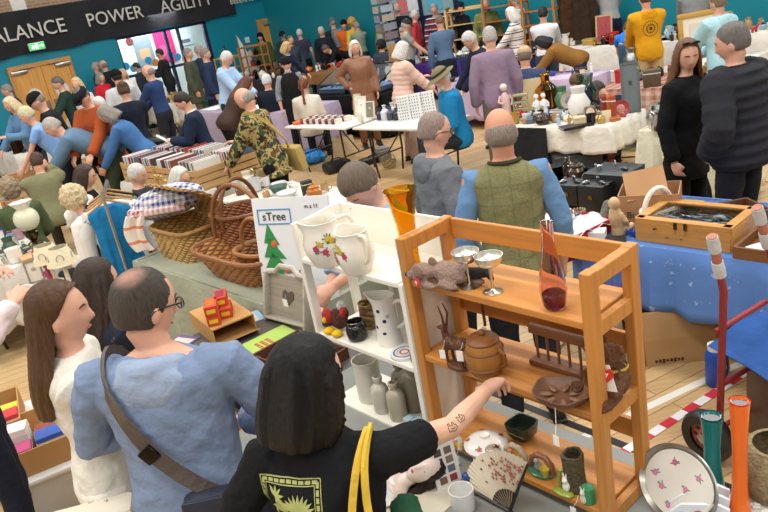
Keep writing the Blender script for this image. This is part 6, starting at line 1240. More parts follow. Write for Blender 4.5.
# leaning white sign with the tree, wooden tray with heart
e = empty('tree_sign', P(299, 297, STALL['basket'][4])+BX*.02, GA+R(22), 'white board sign reading Tree with a green painted tree, leaning at the basket table end', 'sign'); e.scale = (1.2,)*3; ti = Matrix.Rotation(R(-10), 4, 'X'); q = M(); q.box((0, 0, .26), (.46, .012, .52)); q.xf(ti); q.build('board', mat('paint', '#e6e8ea'), e, smooth=False)
q = M()
for x, z, w, h in ((-.10, .46, .2, .006), (-.10, .385, .2, .006), (-.2, .4225, .006, .08), (.0, .4225, .006, .08)): q.box((x, -.008, z), (w, .003, h))
q.xf(ti); q.build('blue_border', mat('paint', '#5a8fc4'), e, smooth=False)
tl_ = text('lettering', 'sTree', .062, mat('paint', '#23262e'), e, ti @ Vector((-.10, -.009, .422)), (R(90-10), 0, 0), .001)
text('lettering', 'm a 11', .03, mat('paint', '#33363e'), e, ti @ Vector((.13, -.009, .47)), (R(80), 0, 0), .001); text('lettering', 'C', .03, mat('paint', '#33363e'), e, ti @ Vector((.10, -.009, .20)), (R(80), 0, 0), .001); text('lettering', 'C', .03, mat('paint', '#33363e'), e, ti @ Vector((.02, -.009, .13)), (R(80), 0, 0), .001)
for i in range(4):
    z = .06+.075*i; w = .17-.033*i; q = M(); q.prism([(-.16-w*.3, z), (-.16+w, z-.01), (-.16+w*.15, z+.1)], .004, 0, Matrix.Translation((0, -.009, 0))); q.xf(ti); q.build('painted_branch', mat('paint', '#2f8a4a'), e, smooth=False)
for x, z in ((-.12, .28), (-.06, .14), (-.13, .09)): q = M(); q.sphere((x, -.012, z), (.018, .002, .018), 10); q.xf(ti); q.build('bauble', mat('paint', '#d9602c'), e)
e = empty('wooden_tray', P(283, 326, STALL['lime'][4])+BX*.05, GA+R(5), 'grey washed wooden tray with a cut out heart standing before the basket table', 'tray'); ti = Matrix.Rotation(R(-16), 4, 'X'); GW = mat('wood', '#9c9284', None, 1)
q = M(); q.box((0, 0, .15), (.34, .014, .26)); q.xf(ti); q.build('panel', GW, e, smooth=False)
q = M()
for x in (-.18, .18): q.box((x, -.02, .14), (.016, .06, .30), bev=.003)
q.box((0, -.02, .015), (.36, .06, .016), bev=.003); q.tube([(-.18, -.02, .29), (-.10, -.02, .30), (-.06, -.02, .335), (.06, -.02, .335), (.10, -.02, .30), (.18, -.02, .29)], .018, 8); q.xf(ti); q.build('rim', mat('wood', '#b4ada0', None, 1), e)
q = M(); q.prism([(0, .10), (.05, .15), (.05, .18), (.028, .195), (0, .178), (-.028, .195), (-.05, .18), (-.05, .15)], .004, 0, Matrix.Translation((0, -.009, 0))); q.xf(ti); q.build('heart_cutout', mat('paint', '#5a5148'), e, smooth=False); price_tag(e, (.05, -.02, .2), (.01, -.02, -.02), .04, .045)
# front stall: box of toy cars, lime mat, divider tray
e = empty('cardboard_box', on('lime', .10, .62), GA+R(80), 'flat brown cardboard box with open end under the boxed toys', 'box'); CB = mat('card', '#b98b52'); q = M()
q.box((0, 0, .004), (.26, .40, .008)); q.box((0, 0, .106), (.26, .40, .008)); q.box((-.128, 0, .055), (.006, .40, .10)); q.box((.128, 0, .055), (.006, .40, .10)); q.box((0, .198, .055), (.26, .006, .10)); q.build('carton', CB, e, smooth=False); q = M(); q.box((0, -.235, .02), (.25, .08, .005), 0, Matrix.Rotation(R(-25), 3, 'X')); q.build('flap', CB, e, smooth=False)
bx0 = e.location+Vector((0, 0, .111)); RDB = mat('card', '#c2401f'); k = 0
for i, (x, y, z, lab) in enumerate(((-.07, -.10, 0, 'bottom left front'), (-.07, -.10, .062, 'top left front'), (.02, -.06, 0, 'bottom middle'), (.02, .02, 0, 'bottom right'), (.02, -.02, .062, 'top right back'))):
    w = Matrix.Rotation(GA+R(80), 3, 'Z') @ Vector((x, y, z)); o = empty('toy_car_box', bx0+w, GA+R(58), 'red and yellow window box with model car, %s of the five' % lab, 'box', 'boxed model cars on the cardboard box')
    q = M(); q.box((0, 0, .03), (.075, .14, .06), bev=.002); q.build('carton', RDB, o, smooth=False); q = M(); q.box((-.0385, 0, .032), (.002, .11, .04)); q.build('window', mat('plastic', '#b9c4d4'), o, smooth=False); q = M(); q.box((-.0395, 0, .024), (.002, .08, .016), bev=.0005); q.build('car', mat('plastic', ('#3a5fc4', '#2f4fae', '#c9c4be', '#c23030', '#702a2a')[i]), o)
    q = M(); q.box((0, -.0705, .03), (.05, .002, .024)); q.build('yellow_label', mat('card', '#e0b62e'), o, smooth=False); q = M(); q.box((0, 0, .0605), (.05, .10, .002)); q.build('top_print', mat('card', '#8c2440' if i == 4 else '#c2641f'), o, smooth=False)
q = M(); q.box((0, 0, .002), (.52, .34, .004)); e = q.build('lime_mat', mat('paper', '#a6c45c'), None, on('lime', .46, .52), GA+R(86), smooth=False); tag(e, 'lime green printed mat with red lettering block under the divider tray', 'mat')
q = M(); rg = random.Random(3)
for i in range(3):
    for j in range(9): q.box((.1-.035*i, -.12+.026*j, .0046), (.022, .018, .0012))
q.build('red_print', mat('paper', '#b5482c'), e, smooth=False)
for i, (c, lab, dx, dy, r_) in enumerate((('#6a5a78', 'purple and grey comic lying beside the lime mat', -.03, .30, .3), ('#d9dcd8', 'pale comic lying under the cardboard box', -.02, .80, .1), ('#8fb0c8', 'blue and white comic at the table corner', .05, .95, -.3))):
    p = on('lime', .06+dx, dy-.14, .0005*i); q = M(); q.box((0, 0, .0015), (.17, .25, .003)); e = q.build('comic', mat('paper', c), None, p, GA+r_, smooth=False); tag(e, lab, 'comic'); q = M(); q.box((0, .03, .0036), (.14, .12, .001)); q.build('cover_picture', mat('speckle', '#c9c2ba', '#7a4a5a', 2.0), e, smooth=False)
e = empty('divider_tray', on('lime', .70, .5), GA, 'dark brown wooden tray with compartments of small jewellery', 'tray'); DW = mat('wood', '#5a3424', None, 1); q = M(); q.box((0, 0, .004), (.42, .44, .008)); q.build('base', DW, e, smooth=False)
q = M()
for x in (-.21, .21): q.box((x, 0, .03), (.012, .44, .06))
for y in (-.22, .22): q.box((0, y, .03), (.432, .012, .06))
q.build('rim', DW, e, smooth=False); q = M()
for y in (-.075, .075): q.box((0, y, .025), (.41, .008, .05))
q.box((0, 0, .025), (.008, .43, .05)); q.build('partitions', DW, e, smooth=False)
rg = random.Random(12)
for i, (c, nm) in enumerate((('#b98a9a', 'pink bead bracelet'), ('#8fa0b8', 'pale blue brooch'), ('#c9c4b4', 'white shell necklace'), ('#7a4a3a', 'brown bead necklace'), ('#d8d4cc', 'pearl string'), ('#6f86a8', 'blue glass necklace'))):
    x, y = (-.10, .10)[i % 2], (-.147, 0, .147)[i//2]; p = e.location+Matrix.Rotation(GA, 3, 'Z') @ Vector((x, y, .0085)); q = M(); pts = crom([(math.cos(a)*.05*rg.uniform(.6, 1.1), math.sin(a)*.035*rg.uniform(.6, 1.1), .006) for a in [R(40*j) for j in range(9)]], 4)
    for t in pts: q.sphere(t, .006, 6)
    o = q.build('necklace' if 'brooch' not in nm else 'brooch', mat('ceramic', c), None, p, rg.uniform(0, 6)); tag(o, nm+' in the dark divider tray', 'jewellery')
# odds under and beyond that table
q = M()
for k in range(4): q.tube([(math.cos(t)*(.06+.006*k), math.sin(t)*(.045+.006*k), .012+.016*k) for t in [2*PI*i/20 for i in range(21)]], .009, 8)
tag(q.build('coiled_belt', mat('leather', '#1a1a1c'), None, P(247, 404, .5), .4), 'coiled black leather belts below the divider tray', 'belt')
stall('low', 222, 405, .75, .45, 'low crate table beside the outstretched blue sleeve', h=.48, top='#9c9588', legs=True)
q = M(); q.lathe([(0, 0), (.09, 0), (.12, .03), (.125, .035), (.10, .03), (.08, .01), (0, .01)], n=28); tag(q.build('blue_platter', mat('ceramic', '#2f7fc4'), None, P(268, 436, .5)), 'bright blue and white bowl beside the blue sleeve', 'bowl')
good('toy car', P(262, 422, .5), .09, '#d8502a', 'red toy car below the divider tray', 'toy', .5); good('box', P(272, 405, .5), .1, '#c9a06a', 'small tan box under the divider tray', 'box', .3); good('tin', P(240, 390, .5), .09, '#b08d5a', 'brass roll standing under the divider tray', 'tin')
# storage bins with open cartons at the bottom left
def bin_(p, rz, lab, blab, cols):
    e = empty('storage_bin', p, rz, lab, 'storage box'); q = M(); rs = [[Vector((x*k, y*k, z)) for x, y in ((-.22, -.30), (.22, -.30), (.22, .30), (-.22, .30))] for k, z in ((.86, 0), (1, .27))]+[[Vector((x*k, y*k, z)) for x, y in ((-.22, -.30), (.22, -.30), (.22, .30), (-.22, .30))] for k, z in ((.97, .27), (.83, .015))]
    q.rings(rs); q.build('tub', mat('plastic', '#d2cfc8'), e, smooth=False); q = M(); q.box((0, 0, .285), (.48, .64, .03), bev=.012); q.build('lid', mat('plastic', '#e4e1db'), e)
    b = empty('open_carton', p+Vector((0, 0, .301)), rz, blab, 'box'); cb = mat('card', '#b58752'); q = M()
    for x in (-.19, .19): q.box((x, 0, .075), (.008, .50, .15))
    for y in (-.25, .25): q.box((0, y, .075), (.388, .008, .15))
    q.box((0, 0, .004), (.38, .5, .008)); q.build('carton', cb, b, smooth=False)
    rg = random.Random(int(p.x*1000))
    for i, (c, n_) in enumerate(cols):
        o = good('box', p+Vector((0, 0, .31))+Matrix.Rotation(rz, 3, 'Z') @ Vector((-.1+.2*(i % 2), -.15+.15*(i//2), 0)), (.17, .12, .13+.03*(i % 3)), c, n_, 'box', rz+rg.uniform(-.2, .2))
bin_(P(12, 482, .0)+Vector((-.05, .1, 0)), R(25), 'pale plastic storage tub with lid at the bottom left', 'open brown carton of small boxes on the left tub', (('#e0c02c', 'yellow toy box in the left open carton'), ('#c23a3a', 'red box in the left open carton'), ('#2c2f33', 'black box in the left open carton'), ('#dfc838', 'bright yellow packet in the left open carton'), ('#3a6a4a', 'green box in the left open carton')))
bin_(P(50, 505, .0)+Vector((-.0, .12, 0)), R(25), 'pale plastic storage tub behind the cream trousers', 'open brown carton of toys right of the other carton', (('#b84a78', 'pink box in the right open carton'), ('#3a5aa8', 'blue box in the right open carton'), ('#d8d4cc', 'white box in the right open carton'), ('#8a4a3a', 'brown box in the right open carton')))
# clothes rail
e = empty('clothes_rail', P(128, 285, 0), GA, 'chrome clothes rail stand in front of the white-jumper seller', 'clothes rail'); rp = P(103, 192, 1.27); RR = R(14); e.rotation_euler.z = RR; e.location = Vector((rp.x, rp.y, 0)); CH = mat('metal', '#b9bcc0'); q = M(); q.tube([(0, -.12, 0), (0, -.12, 1.30)], .014, 10); q.build('upright', CH, e); q = M(); q.tube([(-.05, -.34, .03), (-.05, .28, .03)], .014, 8); q.tube([(0, 0, .03), (-.05, 0, .03)], .014, 8); q.build('foot', CH, e); q = M(); q.tube([(0, -.12, 1.26), (.0, .55, 1.26)], .012, 8); q.build('hanging_bar', CH, e); q = M(); q.tube([(0, .55, 0), (0, .55, 1.26)], .014, 8); q.build('upright', CH, e)
def hung(y, c, lab, mk='fabric', sl=False, ln=.85, c2=None, wd=.18, nm='dress'):
    rt = Matrix.Rotation(RR, 3, 'Z'); p = e.location+rt @ Vector((0, y, 1.25)); o = empty(nm, p, RR+R(8), lab, 'clothing'); hm = mat('wood', '#b98a52', None, 1)
    q = M(); q.tube([(-wd*.95, 0, -.13), (0, 0, -.045), (wd*.95, 0, -.13)], .010, 8); q.build('hanger', hm, o); q = M(); q.tube([(0, 0, -.045), (0, 0, .01), (.02, 0, .028), (.03, 0, .012)], .003, 6); q.build('hook', CH, o)
    q = M(); rs = []
    for z, hw, d in ((-.09, wd*.45, .04), (-.125, wd*.9, .045), (-.16, wd*1.0, .05), (-.30, wd*.86, .06), (-.55, wd*.92, .065), (-.1-ln, wd*1.2, .075)): rs.append([Vector((math.cos(2*PI*k/28)*hw, math.sin(2*PI*k/28)*d*(1+.25*math.sin(k*2.2)), z)) for k in range(28)])
    q.rings(rs)
    if sl:
        for s_ in (-1, 1): q.tube([(s_*wd*.85, 0, -.15), (s_*wd*1.25, 0, -.35), (s_*wd*1.35, 0, -.6)], [.06, .06, .055], 10)
    fuse(q, 'garment', mat(mk, c, c2) if c2 else mat(mk, c), o, .012, 2, (.012, .07)); return o
hung(-.02, '#1d74a8', 'sleeveless teal blue dress hanging at the front of the clothes rail'); hung(.12, '#d9d6d2', 'white dotted blouse hanging behind the teal dress', 'speckle', True, .7, '#8a8a8c', .20, 'blouse'); hung(.26, '#6a6450', 'olive patterned jacket hanging behind the white blouse', 'speckle', True, .7, '#3a3a30', .20, 'jacket'); hung(.42, '#1c1c20', 'black coat hanging at the back of the clothes rail', 'fabric', True, .9, None, .20, 'coat')
# left ornament table
t_ = 'lamps'
e = empty('oil_lamp', P(36, 245, STALL[t_][4]), 0, 'oil lamp with round frosted globe and frilled shade on the left table', 'lamp'); q = M(); q.lathe([(0, 0), (.07, 0), (.075, .02), (.03, .05), (.06, .1), (.065, .13), (.03, .16), (0, .16)], n=24); q.build('base', mat('metal', '#5a4a30'), e); q = M(); q.sphere((0, 0, .265), .115, 24); q.build('globe', mat('ceramic', '#d9d8bd'), e); q = M(); rs = [[Vector((math.cos(a)*r_*(1+.1*math.sin(8*a)*f), math.sin(a)*r_*(1+.1*math.sin(8*a)*f), z)) for a in [2*PI*k/48 for k in range(48)]] for r_, z, f in ((.05, .36, 0), (.075, .40, .4), (.10, .435, 1), (.095, .435, 1), (.045, .38, 0))]; q.rings(rs); q.build('frilled_shade', mat('ceramic', '#e8e4d4'), e)
for px, py, lab in ((62, 276, 'left cream bedside lamp with circle patterned shade'), (68, 280, 'right cream bedside lamp with circle patterned shade')):
    pass
for i, (px, py, lab) in enumerate(((57, 283, 'left one of two cream table lamps with ring patterned shades'), (71, 286, 'right one of two cream table lamps with ring patterned shades'))):
    e = empty('table_lamp', P(px, py, STALL[t_][4]), .3*i, lab, 'lamp'); q = M(); q.lathe([(0, 0), (.06, 0), (.06, .02), (.018, .04), (.016, .2), (0, .2)], n=18); q.build('base', mat('ceramic', '#e9e0c6'), e); q = M(); q.lathe([(.115, .19), (.07, .32), (.067, .32), (.111, .19)], n=26); s_ = q.build('lamp_shade', mat('fabric', '#e8dcbb'), e)
    for k in range(5): a = R(72*k+200); q = M(); q.tube([Vector((math.cos(a)*.0965, math.sin(a)*.0965, .25))+Vector((-math.sin(a)*math.cos(t)*.026, math.cos(a)*math.cos(t)*.026, math.sin(t)*.03)) for t in [2*PI*j/14 for j in range(15)]], .003, 5); q.build('printed_ring', mat('fabric', '#9a9aa0'), s_)
good('cup', P(20, 239, STALL[t_][4]), .10, '#b98f9a', 'pink and white cup behind the oil lamp', 'cup')
good('box', P(38, 258, STALL[t_][4]), (.28, .2, .05), '#c9a070', 'shallow wooden tray between the oil lamp and the cream lamps', 'tray', .6, c2='#9a8fa8', mk='wood')
good('figurine', P(56, 282, STALL[t_][4]).lerp(P(50, 285, STALL[t_][4]), .7), .17, '#b8506e', 'pink ruffled lady figurine in front of the cream lamps', 'figurine', c2='#8c2f4a')
good('vase', P(14, 258, STALL[t_][4]), .2, '#3f5a45', 'slender dark green vase at the left of the ornament table', 'vase'); good('frame', P(2, 252, STALL[t_][4]), (.16, .22), '#2a3f7a', 'small frame with royal blue edge at the left edge of the ornament table', 'frame', .2)
good('frame', P(38, 282, STALL[t_][4]), (.12, .18), '#b9b4a8', 'silver grey photo frame leaning before the pink figurine', 'frame', .4, mk='metal'); good('book', P(30, 250, STALL[t_][4]), .16, '#3f5a48', 'green bound book by the oil lamp base', 'book', .9)
fill(t_, 60, ('figurine', 'cup', 'vase', 'bowl', 'bottle', 'candlestick', 'animal', 'jug'), ('white', 'cream', 'clear', 'silver', 'brown', 'grey', 'tan', 'black', 'pale blue', 'pink'), 'the ornament table at the left edge', 31, (.07, .14), (.05, .97, .04, .8))
q = M(); q.sheet(lambda u, v: ((u-.5)*.26, (v-.5)*.04+.03*math.sin(u*4), -.02-.26*v+.02*math.sin(u*7+v*3)), 12, 8, .004); wp = PD(38, 283, 3.2); o = q.build('white_cloth', FAB('#e8e7e4'), None, wp, GA+R(40)); tag(o, 'white cloth held up by the person in pale pink lace', 'cloth')
q = M(); q.box((0, 0, .14), (.5, .01, .36), bev=.003); q.box((0, -.01, .14), (.015, .015, .36)); cbx = q.build('board', mat('card', '#b5834e'), None, P(15, 224, STALL[t_][4]).lerp(on(t_, .25, .95), .5), GA+R(10)); tag(cbx, 'brown board with white label standing behind the oil lamp', 'board'); q = M(); q.box((-.12, -.009, .27), (.09, .004, .07)); q.build('white_label', mat('paper', '#e4dccb'), cbx, smooth=False)
# ---------------------------------------------------------------- bottom right: glass vases and china
def tallvase(px, py, c, lab, h=.40, r=.026): e = empty('tall_vase', P(px, py, TB), 0, lab, 'vase'); q = M(); q.lathe(wall_prof([(r*1.35, 0), (r*1.3, .02), (r*.85, .12), (r*.8, h*.6), (r*1.0, h*.9), (r*1.12, h)], .004), n=28); q.build('body', mat('ceramic', c), e); q = M(); q.lathe([(r*1.06, h-.006), (r*1.14, h), (r*1.0, h+.002), (r*.95, h-.01)], n=28); q.build('rim', mat('glass', c), e); return e
tallvase(713, 494, '#0f7f80', 'tall teal glass vase beside the orange one', .30, .030); tallvase(740, 520, '#ee6c14', 'tall bright orange glass vase at the bottom right', .43, .026)
e = empty('serving_tray', P(668, 520, TB), SW+R(-12), 'oval silver-rimmed tray with pink blossom leaning against the bookshelf', 'tray'); ti = Matrix.Translation((0, 0, .0)) @ Matrix.Rotation(R(62), 4, 'X'); a_, b_ = .15, .12
def orng(k, z): return [ti @ Vector((math.cos(t)*a_*k*.92, math.sin(t)*b_*k+b_, z)) for t in [2*PI*j/48 for j in range(48)]]
q = M(); q.rings([orng(.001, 0), orng(.86, 0), orng(.88, .004), orng(.86, .008), orng(.001, .006)]); q.build('tray_face', mat('ceramic', '#e9e4da'), e)
q = M(); q.rings([orng(.86, -.002), orng(1.0, .014), orng(1.03, .012), orng(.9, -.006)], cap=False); o = q.build('silver_rim', mat('metal', '#a8a49a'), e)
pt = [(ti @ Vector((x, y+b_, .0075)), ti.to_3x3() @ Vector((0, 0, 1))) for x, y in ((-.03, .06), (.06, .05), (.03, .0), (-.05, -.03), (.05, -.06), (-.01, -.075), (-.085, .0))]; flowers(e, pt, .0105, ('#c4608a', '#d487a6', '#5f8a6a'))
e = empty('napkin_holder', P(700, 520, TB), SW+R(24), 'white china letter rack painted with fruit in front of the teal vase', 'rack'); hp = [(-.075, 0), (.075, 0), (.085, .085), (.05, .10), (-.05, .085), (-.085, .05)]
for y in (-.045, .0, .045): q = M(); q.prism(hp, .010, 0, Matrix.Translation((0, y, .008))); o = q.build('panel', mat('ceramic', '#e9edf0'), e)
q = M(); q.box((0, 0, .006), (.15, .12, .012), bev=.003); q.build('base', mat('ceramic', '#e9edf0'), e)
q = M(); q.sphere((.0, -.052, .058), (.02, .003, .022), 14); q.build('painted_fig', mat('ceramic', '#c04a58'), e); q = M(); [q.sphere((.01+.014*i-.02, -.052, .028), (.006, .002, .016), 8, 0, Matrix.Rotation(R(-40+40*i), 3, 'Y')) for i in range(3)]; q.build('painted_leaves', mat('ceramic', '#2f6a48'), e)
for x, z in ((-.045, .05), (.045, .065)): q = M(); q.sphere((x, -.0512, z), (.022, .002, .02), 12); q.build('blue_wash', mat('ceramic', '#a9c8e6'), e)
e = empty('flowered_dish', P(742, 522, TB), 0, 'white dish of moulded yellow and white flowers at the bottom right edge', 'dish'); q = M(); q.lathe([(0, 0), (.06, 0), (.085, .02), (.09, .03), (0, .03)], n=30); q.build('dish', mat('ceramic', '#e9ebe6'), e); rg = random.Random(6)
for i in range(14): a, r_ = i*2.4, .018*math.sqrt(i)+.005; q = M(); p = Vector((math.cos(a)*r_, math.sin(a)*r_, .036)); [q.sphere(p+Vector((math.cos(b)*.009, math.sin(b)*.009, 0)), (.008, .008, .005), 8) for b in [R(72*j) for j in range(5)]]; q.sphere(p+Vector((0, 0, .004)), .006, 8); q.build('moulded_flower', mat('ceramic', '#e2c23a' if i % 3 == 0 else '#f0eee6'), e)
e = empty('stone_pot', P(776, 496, TB), 0, 'large mottled brown stoneware pot at the right edge', 'pot'); q = M(); q.lathe(wall_prof([(.07, 0), (.11, .05), (.125, .11), (.11, .17), (.08, .2)], .012), n=32); q.build('pot', mat('curl', '#93825f'), e)
# ---------------------------------------------------------------- red sack truck
RM = mat('paint', '#8c2a2c'); TP = mat('fabric', '#c3c6c9'); e = empty('sack_truck', (0, 0, 0), 0, 'red metal sack truck with tape-wrapped handles and rubber wheels', 'trolley')
w1 = P(730, 440, .13); ax_ = Vector((math.cos(R(25)), math.sin(R(25)), 0)); e.location = (w1.x, w1.y, 0)
def rel(v): return Vector(v)-Vector((w1.x, w1.y, 0))
h1 = PD(712, 236, 2.95); h2 = PD(757, 207, 3.05)
b1 = rel(w1)+Vector((.0, .10, 0)); b2 = b1+ax_*.42
for hp_, b, nm in ((h1, b1, 0), (h2, b2, 1)):
    hp_ = rel(hp_); bend = hp_.lerp(b, .30)+Vector((.03, -.02, .05)); q = M(); q.tube([b, b.lerp(bend, .6), bend, bend+(hp_-bend)*.35], .017, 10); q.build('rail', RM, e); a0_ = bend+(hp_-bend)*.3; q = M(); q.tube([a0_, hp_], .021, 10); hg = q.build('handle', mat('wood', '#b0705a', None, 3), e)
    for t0 in (.0, .62): q = M(); q.tube([a0_.lerp(hp_, t0), a0_.lerp(hp_, t0+.2), a0_.lerp(hp_, t0+.36)], [.025, .027, .024], 10); q.build('tape_wrap', TP, hg)
for t in (.25, .55): q = M(); q.tube([b1.lerp(rel(h1), t), b2.lerp(rel(h2), t)], .013, 8); q.build('cross_bar', RM, e)
q = M(); q.tube([b1, b2], .013, 8); q.build('axle', RM, e)
for k, b in enumerate((b1-ax_*.09, b2+ax_*.09)):
    rm = ax_.to_track_quat('Z', 'Y').to_matrix(); q = M(); q.lathe([(.075, -.035), (.12, -.04), (.135, -.02), (.135, .02), (.12, .04), (.075, .035)], b.lerp(b, 1), 30, 0, rm, cap=False); wh = q.build('wheel', mat('plastic', '#1f2022'), e); q = M(); q.lathe([(.0, -.02), (.08, -.015), (.08, .015), (0, .02)], b, 24, 0, rm); q.build('hub', mat('paint', '#b3604f'), wh); q = M(); q.lathe([(0, -.045), (.025, -.04), (.025, .04), (0, .045)], b, 14, 0, rm); q.build('hub_cap', mat('metal', '#b9bcc0'), wh)
    q = M()
    for j in range(8): a = 2*PI*j/8; q.sphere(b+rm @ Vector((math.cos(a)*.052, math.sin(a)*.052, -.019 if k == 0 else .019)), (.011, .011, .004), 8, 0, rm)
    q.build('hub_holes', mat('plastic', '#2a1a18'), wh)
q = M(); q.box((0, 0, 0), (.6, .26, .02)); 
q = M(); c0 = P(768, 345, .62); q.sheet(lambda u, v: (u*.55-.13, v*.5-.25, .012*math.sin(u*7+v*4)-.26*max(0, .28-u)), 16, 12, .006); o = q.build('blue_cover', FAB('#2e5494'), None, c0, R(10)); tag(o, 'plain blue cloth draped over a load at the right edge', 'cloth')
q = M(); q.box((.30, 0, .29), (.5, .42, .58), bev=.01); o = q.build('crate', mat('wood', '#5a4030', None, 1), None, Vector((c0.x, c0.y, 0)), R(10)); tag(o, 'dark crate under the plain blue cloth at the right edge', 'crate')
# ---------------------------------------------------------------- right hand stall with the blue cloth
bl = 'blue'; hb = STALL[bl][4]
def case(p, rz, L, W, H, c, lab, lid=True, nm='display_case'):
    e = empty(nm, p, rz, lab, 'display case'); m1 = mat('wood', c, None, 1); q = M()
    for y in (-W/2, W/2): q.box((0, y, H/2), (L, .018, H), bev=.003)
    for x in (-L/2, L/2): q.box((x, 0, H/2), (.018, W, H), bev=.003)
    q.box((0, 0, .006), (L, W, .012)); q.build('case', m1, e, smooth=False)
    if lid:
        q = M()
        for y in (-W/2+.02, W/2-.02): q.box((0, y, H+.009), (L, .055, .018), bev=.003)
        for x in (-L/2+.02, L/2-.02): q.box((x, 0, H+.009), (.055, W, .018), bev=.003)
        f = q.build('lid_frame', m1, e, smooth=False); q = M(); q.box((0, 0, H+.008), (L-.08, W-.08, .004)); q.build('glass_pane', mat('glass', '#eef4f4'), f, smooth=False)
        for x in (-.03, .03): q = M(); q.box((x, -W/2-.012, H-.005), (.02, .008, .045), bev=.002); q.tube([(x, -W/2-.018, H-.03), (x+.008, -W/2-.022, H-.045), (x-.004, -W/2-.02, H-.05)], .003, 6); q.build('clasp', mat('metal', '#7a6a40'), e)
    return e
cp = P(637, 240, hb); c2p = P(731, 253, hb); ue = (c2p-cp); ue.z = 0; Lc = ue.length; ue.normalize(); ve = Vector((-ue.y, ue.x, 0)); Wc = .36
dc = case(cp+ue*Lc/2+ve*Wc/2, math.atan2(ue.y, ue.x), Lc, Wc, .13, '#c08a48', 'pine display case with glass lid full of pewter cutlery on the blue cloth')
rg = random.Random(20)
def spoon(p, rz, c, lab, group, tilt=0):
    k = rg.randrange(3); q = M(); q.tube([(-.07, 0, .004), (.0, 0, .008), (.05, 0, .005)], [.0045, .003, .0035], 6)
    if k == 0: q.sphere((.075, 0, .005), (.03, .016, .005), 10)
    elif k == 1: [q.tube([(.045, y, .005), (.095, y*1.2, .005)], .002, 5) for y in (-.007, 0, .007)]
    else: q.box((.085, 0, .005), (.08, .014, .003), bev=.001)
    o = q.build(('spoon', 'fork', 'table_knife')[k], mat('metal', c), None, p, rz); return tag(o, lab, 'cutlery', group)
for i in range(100):
    s, t, L_ = rg.uniform(.16, .84), rg.uniform(.2, .8), 3; spoon(dc.location+ue*(s-.5)*Lc+ve*(t-.5)*Wc+Vector((0, 0, .035+.075*(i/100))), rg.uniform(0, 6.28), ('#8f9296', '#6f7276', '#a9acb0')[i % 3], 'tarnished silver cutlery piece in the heap under the glass lid of the pine case', 'cutlery heaped in the pine case')
case(P(757, 250, hb)+ue*.12+ve*(-.0), math.atan2(ue.y, ue.x), .36, .30, .07, '#7a4f2c', 'shallow brown wooden tray of white lace at the right edge', False, 'wooden_tray')
good('cloth pile', P(757, 250, hb)+ue*.12+Vector((0, 0, .014)), .2, '#dcdad2', 'heap of white lace in the brown tray at the right edge', 'lace', .2)
good('box', P(678, 214, hb)+Vector((0, 0, 0)), (.26, .2, .07), '#c9a468', 'shallow pale wooden box behind the pine display case', 'box', GA, mk='wood'); case(P(725, 222, hb), GA+.9, .42, .26, .08, '#5a3a28', 'open dark wooden box of white lace behind the pine display case', False, 'wooden_tray'); good('cloth pile', P(725, 222, hb)+Vector((0, 0, .014)), .18, '#e2dfd8', 'heap of white linen in the dark open box', 'lace', .9)
def carton(p, rz, L, W, H, lab, flap=True, txt=None, c='#b9875a', name='cardboard_box'):
    e = empty(name, p, rz, lab, 'box'); m1 = mat('card', c); q = M()
    for y in (-W/2, W/2): q.box((0, y, H/2), (L, .008, H))
    for x in (-L/2, L/2): q.box((x, 0, H/2), (.008, W, H))
    q.box((0, 0, .005), (L, W, .01)); q.build('carton', m1, e, smooth=False)
    if flap: q = M(); q.box((-.02, -W*.18, H+.05), (L*.7, .006, .22), 0, Matrix.Rotation(R(-50), 3, 'X') @ Matrix.Rotation(R(-12), 3, 'Y')); q.build('flap', m1, e, smooth=False)
    for tx_, x_ in (txt or ()): text('lettering', tx_, .06, mat('paint', '#33261c'), e, (L*x_, -W/2-.006, H*.32), (R(90), 0, 0), .001)
    return e
carton(P(651, 216, hb), R(-28), .36, .28, .19, 'open brown cardboard box with a loose flap behind the pine case', True, (('Bi', -.3), ('AC', .3)), '#ab8058')
e = wicker_basket(P(652, 222, hb)+Vector((.02, -.06, 0)), .3, .11, .08, .10, 'small white woven basket of shells in front of the cardboard box', '#ded6c4', '#e6e0d2', [('x', .24, 0)])
rg2 = random.Random(4)
for i in range(5): o = M(); o.sphere((0, 0, .016), (.03, .022, .018), 10); o.tube([(0, 0, .016), (.04, .01, .02)], [.018, .004], 8); tag(o.build('shell', mat('ceramic', ('#e9dfc9', '#d9c4a0', '#ece6d8', '#cdb48c', '#e2d3b4')[i]), None, e.location+Vector((-.045+.022*i, .014*(-1)**i, .085)), i), '%s in the white woven basket' % ('cream spiral shell', 'sand coloured shell', 'white spiral shell', 'tan shell', 'pale buff shell')[i], 'shell')
e = empty('wooden_bust', P(619, 234, hb), .6, 'pale carved wooden seated figure on the blue cloth', 'carving'); q = M(); q.tube([(0, 0, 0), (0, 0, .06), (-.02, 0, .13), (-.03, 0, .18)], [.05, .045, .045, .03], 14); q.sphere((-.035, -.005, .215), (.036, .036, .042), 16); q.tube([(-.02, -.035, .15), (-.01, -.06, .1), (.02, -.05, .07)], .017, 8); q.tube([(.01, -.03, .03), (.05, -.06, .05), (.06, -.04, .0)], [.03, .025, .02], 8); fuse(q, 'figure', mat('wood', '#c9a77c', None, 3), e, .005, 2)
e = empty('stone_carving', P(603, 228, hb), .2, 'grey stone carving leaning left of the pale wooden figure', 'carving'); q = M(); q.tube([(0, 0, 0), (.01, 0, .07), (.04, 0, .15)], [.035, .03, .028], 12); q.sphere((.045, 0, .16), (.03, .025, .02), 12); fuse(q, 'figure', mat('curl', '#77776e'), e, .006, 1)
